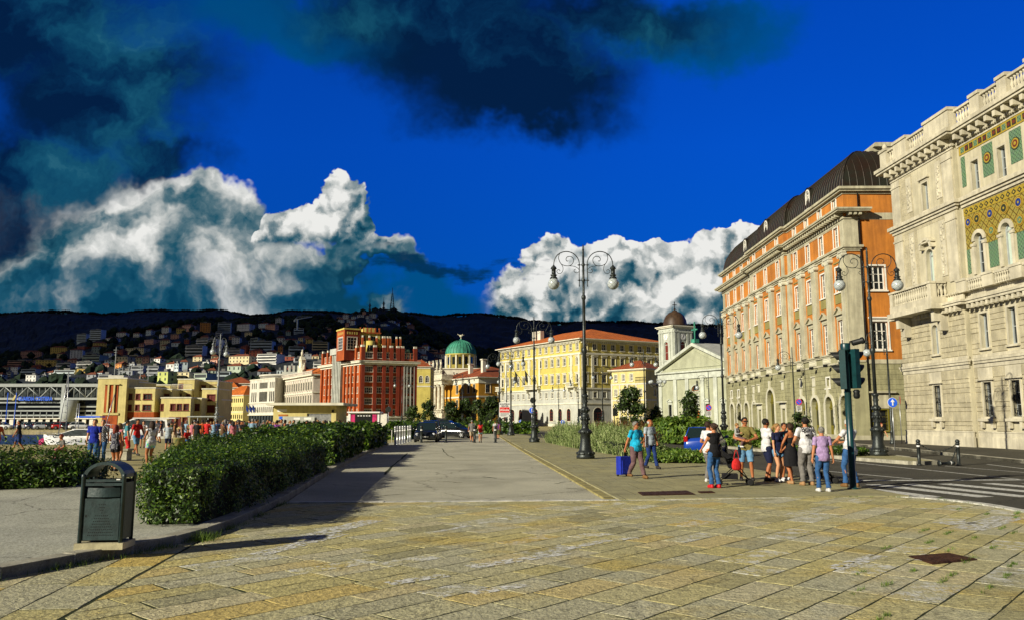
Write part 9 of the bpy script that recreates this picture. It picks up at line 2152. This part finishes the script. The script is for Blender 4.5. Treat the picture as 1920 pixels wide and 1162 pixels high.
CR = [('walk', 'man in a pale grey shirt and shorts walking away on the promenade', (885, 64.5), 185, 1.78, 'cloth_grey', 'cloth_beige', 'hair_grey'),
 ('fem', 'woman in a red top and patterned trousers walking away on the promenade', (901, 64.3), 178, 1.66, 'cloth_red', 'cloth_floral', 'hair_black'),
 ('stand', 'distant person in pale clothes beside the banner lamps', (929, 75), 200, 1.7, 'cloth_white', 'cloth_grey', 'hair_brown'),
 ('skirt', 'distant person in purple beside the banner lamps', (934, 76), 160, 1.62, 'cloth_purple', 'cloth_olive', 'hair_brown'),
 ('stand', 'man in a bright blue polo shirt and jeans walking behind the left shrubs', (179, 32), 10, 1.82, 'cloth_blue', 'cloth_denim', 'hair_black'),
 ('stand', 'man in a checked shirt just behind the blue polo shirt man', (194, 34.5), 20, 1.8, 'cloth_check', 'cloth_denim', 'hair_grey'),
 ('fem', 'red haired woman in a dotted grey sleeveless top seen from behind', (219, 28.5), 172, 1.62, 'cloth_dots', 'cloth_black', 'hair_red'),
 ('fem', 'long haired woman in a floral dress holding a phone beside the hedge', (286, 31), 235, 1.74, 'cloth_white', 'cloth_floral', 'hair_brown'),
 ('walk', 'man in a red t-shirt and pale jeans striding right on the pier', (258, 41), 60, 1.85, 'cloth_red', 'cloth_denim_light', 'hair_black'),
 ('stand', 'man in a grey green shirt turned away beside the red t-shirt man', (240, 40), 120, 1.78, 'cloth_teal', 'cloth_red', 'hair_black'),
 ('walk', 'young man in a black t-shirt and blue shorts walking alone by the water', (38, 45.8), -60, 1.78, 'cloth_black', 'cloth_dark_blue', 'hair_black'),
 ('sit', 'person with a red cap crouching on the low stone seat', (124, 36.5), -40, 1.6, 'cloth_grey', 'cloth_pink', 'hair_red'),
 ('phone', 'boy in a pale grey t-shirt and navy shorts seen from behind on the pier', (317, 45), 190, 1.62, 'cloth_shirt_grey', 'cloth_navy', 'hair_black'),
 ('walk', 'figure in orange cut by the left frame edge', (-3, 38), 80, 1.75, 'cloth_orange', 'cloth_red', 'hair_black'),
 ('fem', 'woman in a pink dress beside the red haired woman', (226, 33), 150, 1.66, 'cloth_pink', 'cloth_pink', 'hair_blond'),
 ('phone', 'person in white behind the red t-shirt man', (270, 52), 20, 1.72, 'cloth_white', 'cloth_denim', 'hair_brown'),
 ('stand', 'person in a yellow green top standing before the harbour office', (322, 60), 200, 1.68, 'cloth_olive', 'cloth_beige', 'hair_brown'),
 ('skirt', 'woman with a beige skirt beside the yellow green top', (329, 58), 100, 1.68, 'cloth_brown', 'cloth_beige', 'hair_black'),
 ('fem', 'woman in grey seen side on left of the seated blue jeans person', (343, 56), 80, 1.66, 'cloth_grey', 'cloth_black', 'hair_black'),
 ('sit', 'seated person in red and blue jeans on the pier', (351, 54), 60, 1.7, 'cloth_red', 'cloth_denim', 'hair_brown'),
 ('fold', 'person in pale clothes left of the black t-shirt and khaki shorts man', (361, 55), 160, 1.7, 'cloth_pink', 'cloth_white', 'hair_brown'),
 ('stand', 'man in a black t-shirt and khaki shorts seen from behind on the pier', (371, 50), 182, 1.74, 'cloth_black', 'cloth_olive', 'hair_black'),
 ('stand', 'man in an orange red shirt left of the pale grey lamp', (380, 56), 190, 1.78, 'cloth_orange', 'cloth_grey', 'hair_brown'),
 ('fold', 'man in a bright red t-shirt and black trousers left of the pale grey lamp', (389, 54), 170, 1.8, 'cloth_red', 'cloth_black', 'hair_black'),
 ('skirt', 'woman in a pale blue dress right beside the pale grey lamp', (402, 58), 200, 1.7, 'cloth_light_blue', 'cloth_light_blue', 'hair_blond'),
 ('phone', 'man in blue denim clothes with the woman in pale blue', (407, 60), 190, 1.76, 'cloth_denim', 'cloth_denim', 'hair_brown'),
 ('stand', 'stout man in a pale blue shirt and checked shorts behind the hedge', (474, 50), 190, 1.86, 'cloth_light_blue', 'cloth_check', 'hair_grey'),
 ('sit', 'seated boy in bright blue with red hair before the pavilion', (521, 46), 190, 1.7, 'cloth_blue', 'cloth_dark_blue', 'hair_red'),
 ('phone', 'person in a grey t-shirt with raised arms before the pavilion', (551, 52), 0, 1.78, 'cloth_shirt_grey', 'cloth_light_blue', 'hair_black'),
 ('stand', 'tall person with a backpack in dark clothes before the pavilion', (535, 53), 160, 1.8, 'cloth_navy', 'cloth_navy', 'hair_black'),
 ('stand', 'person in pale clothes behind the backpack wearer', (528, 55), 10, 1.84, 'cloth_beige', 'cloth_grey', 'hair_brown'),
 ('fem', 'bare shouldered person seen from behind at the roller shutter', (589, 49), 182, 1.72, 'cloth_orange', 'cloth_beige', 'hair_brown'),
 ('phone', 'person in white shouldering a bag left of the roller shutter', (579, 50), 120, 1.68, 'cloth_white', 'cloth_white', 'hair_brown'),
 ('stand', 'dark dressed person at the right side of the roller shutter', (597, 53), 20, 1.66, 'cloth_black', 'cloth_black', 'hair_black'),
 ('fold', 'man in black before the pavilion wall right of the shutter', (610, 50), 200, 1.78, 'cloth_black', 'cloth_olive', 'hair_black'),
 ('skirt', 'person in green and white before the pavilion wall', (613, 48), 170, 1.66, 'cloth_olive', 'cloth_white', 'hair_brown'),
 ('stand', 'person in a white t-shirt below the pavilion roof edge', (638, 52), 140, 1.76, 'cloth_white', 'cloth_grey', 'hair_brown'),
 ('fem', 'long haired person in brown between pavilion and snack trailer', (648, 54), 200, 1.7, 'cloth_brown', 'cloth_brown', 'hair_brown'),
 ('fem', 'person in lilac at the snack trailer', (654, 55), 10, 1.7, 'cloth_lavender', 'cloth_black', 'hair_black'),
 ('walk', 'cyclist like figure in black and jeans behind the island lamp pedestal', (1651, 50), 30, 1.6, 'cloth_black', 'cloth_denim', 'hair_red')]
for key, lab, (px, Y), rz, h, tm, bm2, hr_ in CR:
    crowd(key, lab, gp(px, Y, .03 if 940 < px < 960 else 0), R(rz), h, tm, bm2, random.choice(['skin', 'skin_tan', 'skin_pale']), hr_)
rnd = random.Random(99); cols = ['white', 'red', 'blue', 'black', 'pink', 'purple', 'teal', 'beige', 'light_blue', 'orange', 'olive', 'grey', 'lavender', 'brown', 'navy']; seen = {}
spots = [(419 + i * 5.6 + rnd.uniform(-2, 2), rnd.uniform(50, 62)) for i in range(13)] + [(296 + i * 11 + rnd.uniform(-4, 4), rnd.uniform(60, 76)) for i in range(18)] + [(470 + i * 8 + rnd.uniform(-3, 3), rnd.uniform(56, 70)) for i in range(8)] + [(500 + i * 7.5 + rnd.uniform(-4, 4), rnd.uniform(48, 62)) for i in range(20)] + [(425 + i * 5 + rnd.uniform(-3, 3), rnd.uniform(46, 58)) for i in range(9)]
items = []
for px, Y in sorted(spots):
    key = rnd.choice(['stand', 'fold', 'fem', 'skirt', 'phone', 'walk', 'fem', 'stand', 'sit']); tm, b2 = rnd.choice(cols), rnd.choice(['black', 'denim', 'beige', 'grey', 'navy', 'white', 'denim_light']); items.append((px, Y, key, tm, b2, rnd.choice(['brown', 'black', 'blond', 'grey']), rnd.uniform(0, 360)))
WORD = {'stand': 'standing', 'fold': 'arms folded', 'fem': 'long haired', 'skirt': 'skirt wearing', 'phone': 'phone holding', 'walk': 'walking', 'sit': 'seated'}
for px, Y, key, tm, b2, hr_, a in items:
    zone = 'left of the pale grey lamp' if px < 412 else 'right of the pale grey lamp' if px < 470 else 'before the dark office ground floor' if px < 512 else 'before the low pavilion'
    l0 = '%s person in %s with %s hair %s' % (WORD[key], tm.replace('_', ' '), hr_, zone); seen[l0] = seen.get(l0, 0) + 1
    if seen[l0] > 1: l0 = ORD[min(11, seen[l0] - 1)] + 'from left ' + l0
    crowd(key, ' '.join(l0.split()[:16]), gp(px, Y), R(a), rnd.uniform(1.6, 1.84), 'cloth_' + tm, 'cloth_' + b2, rnd.choice(['skin', 'skin_tan', 'skin_pale']), 'hair_' + hr_, None, 'people crowding the pier')
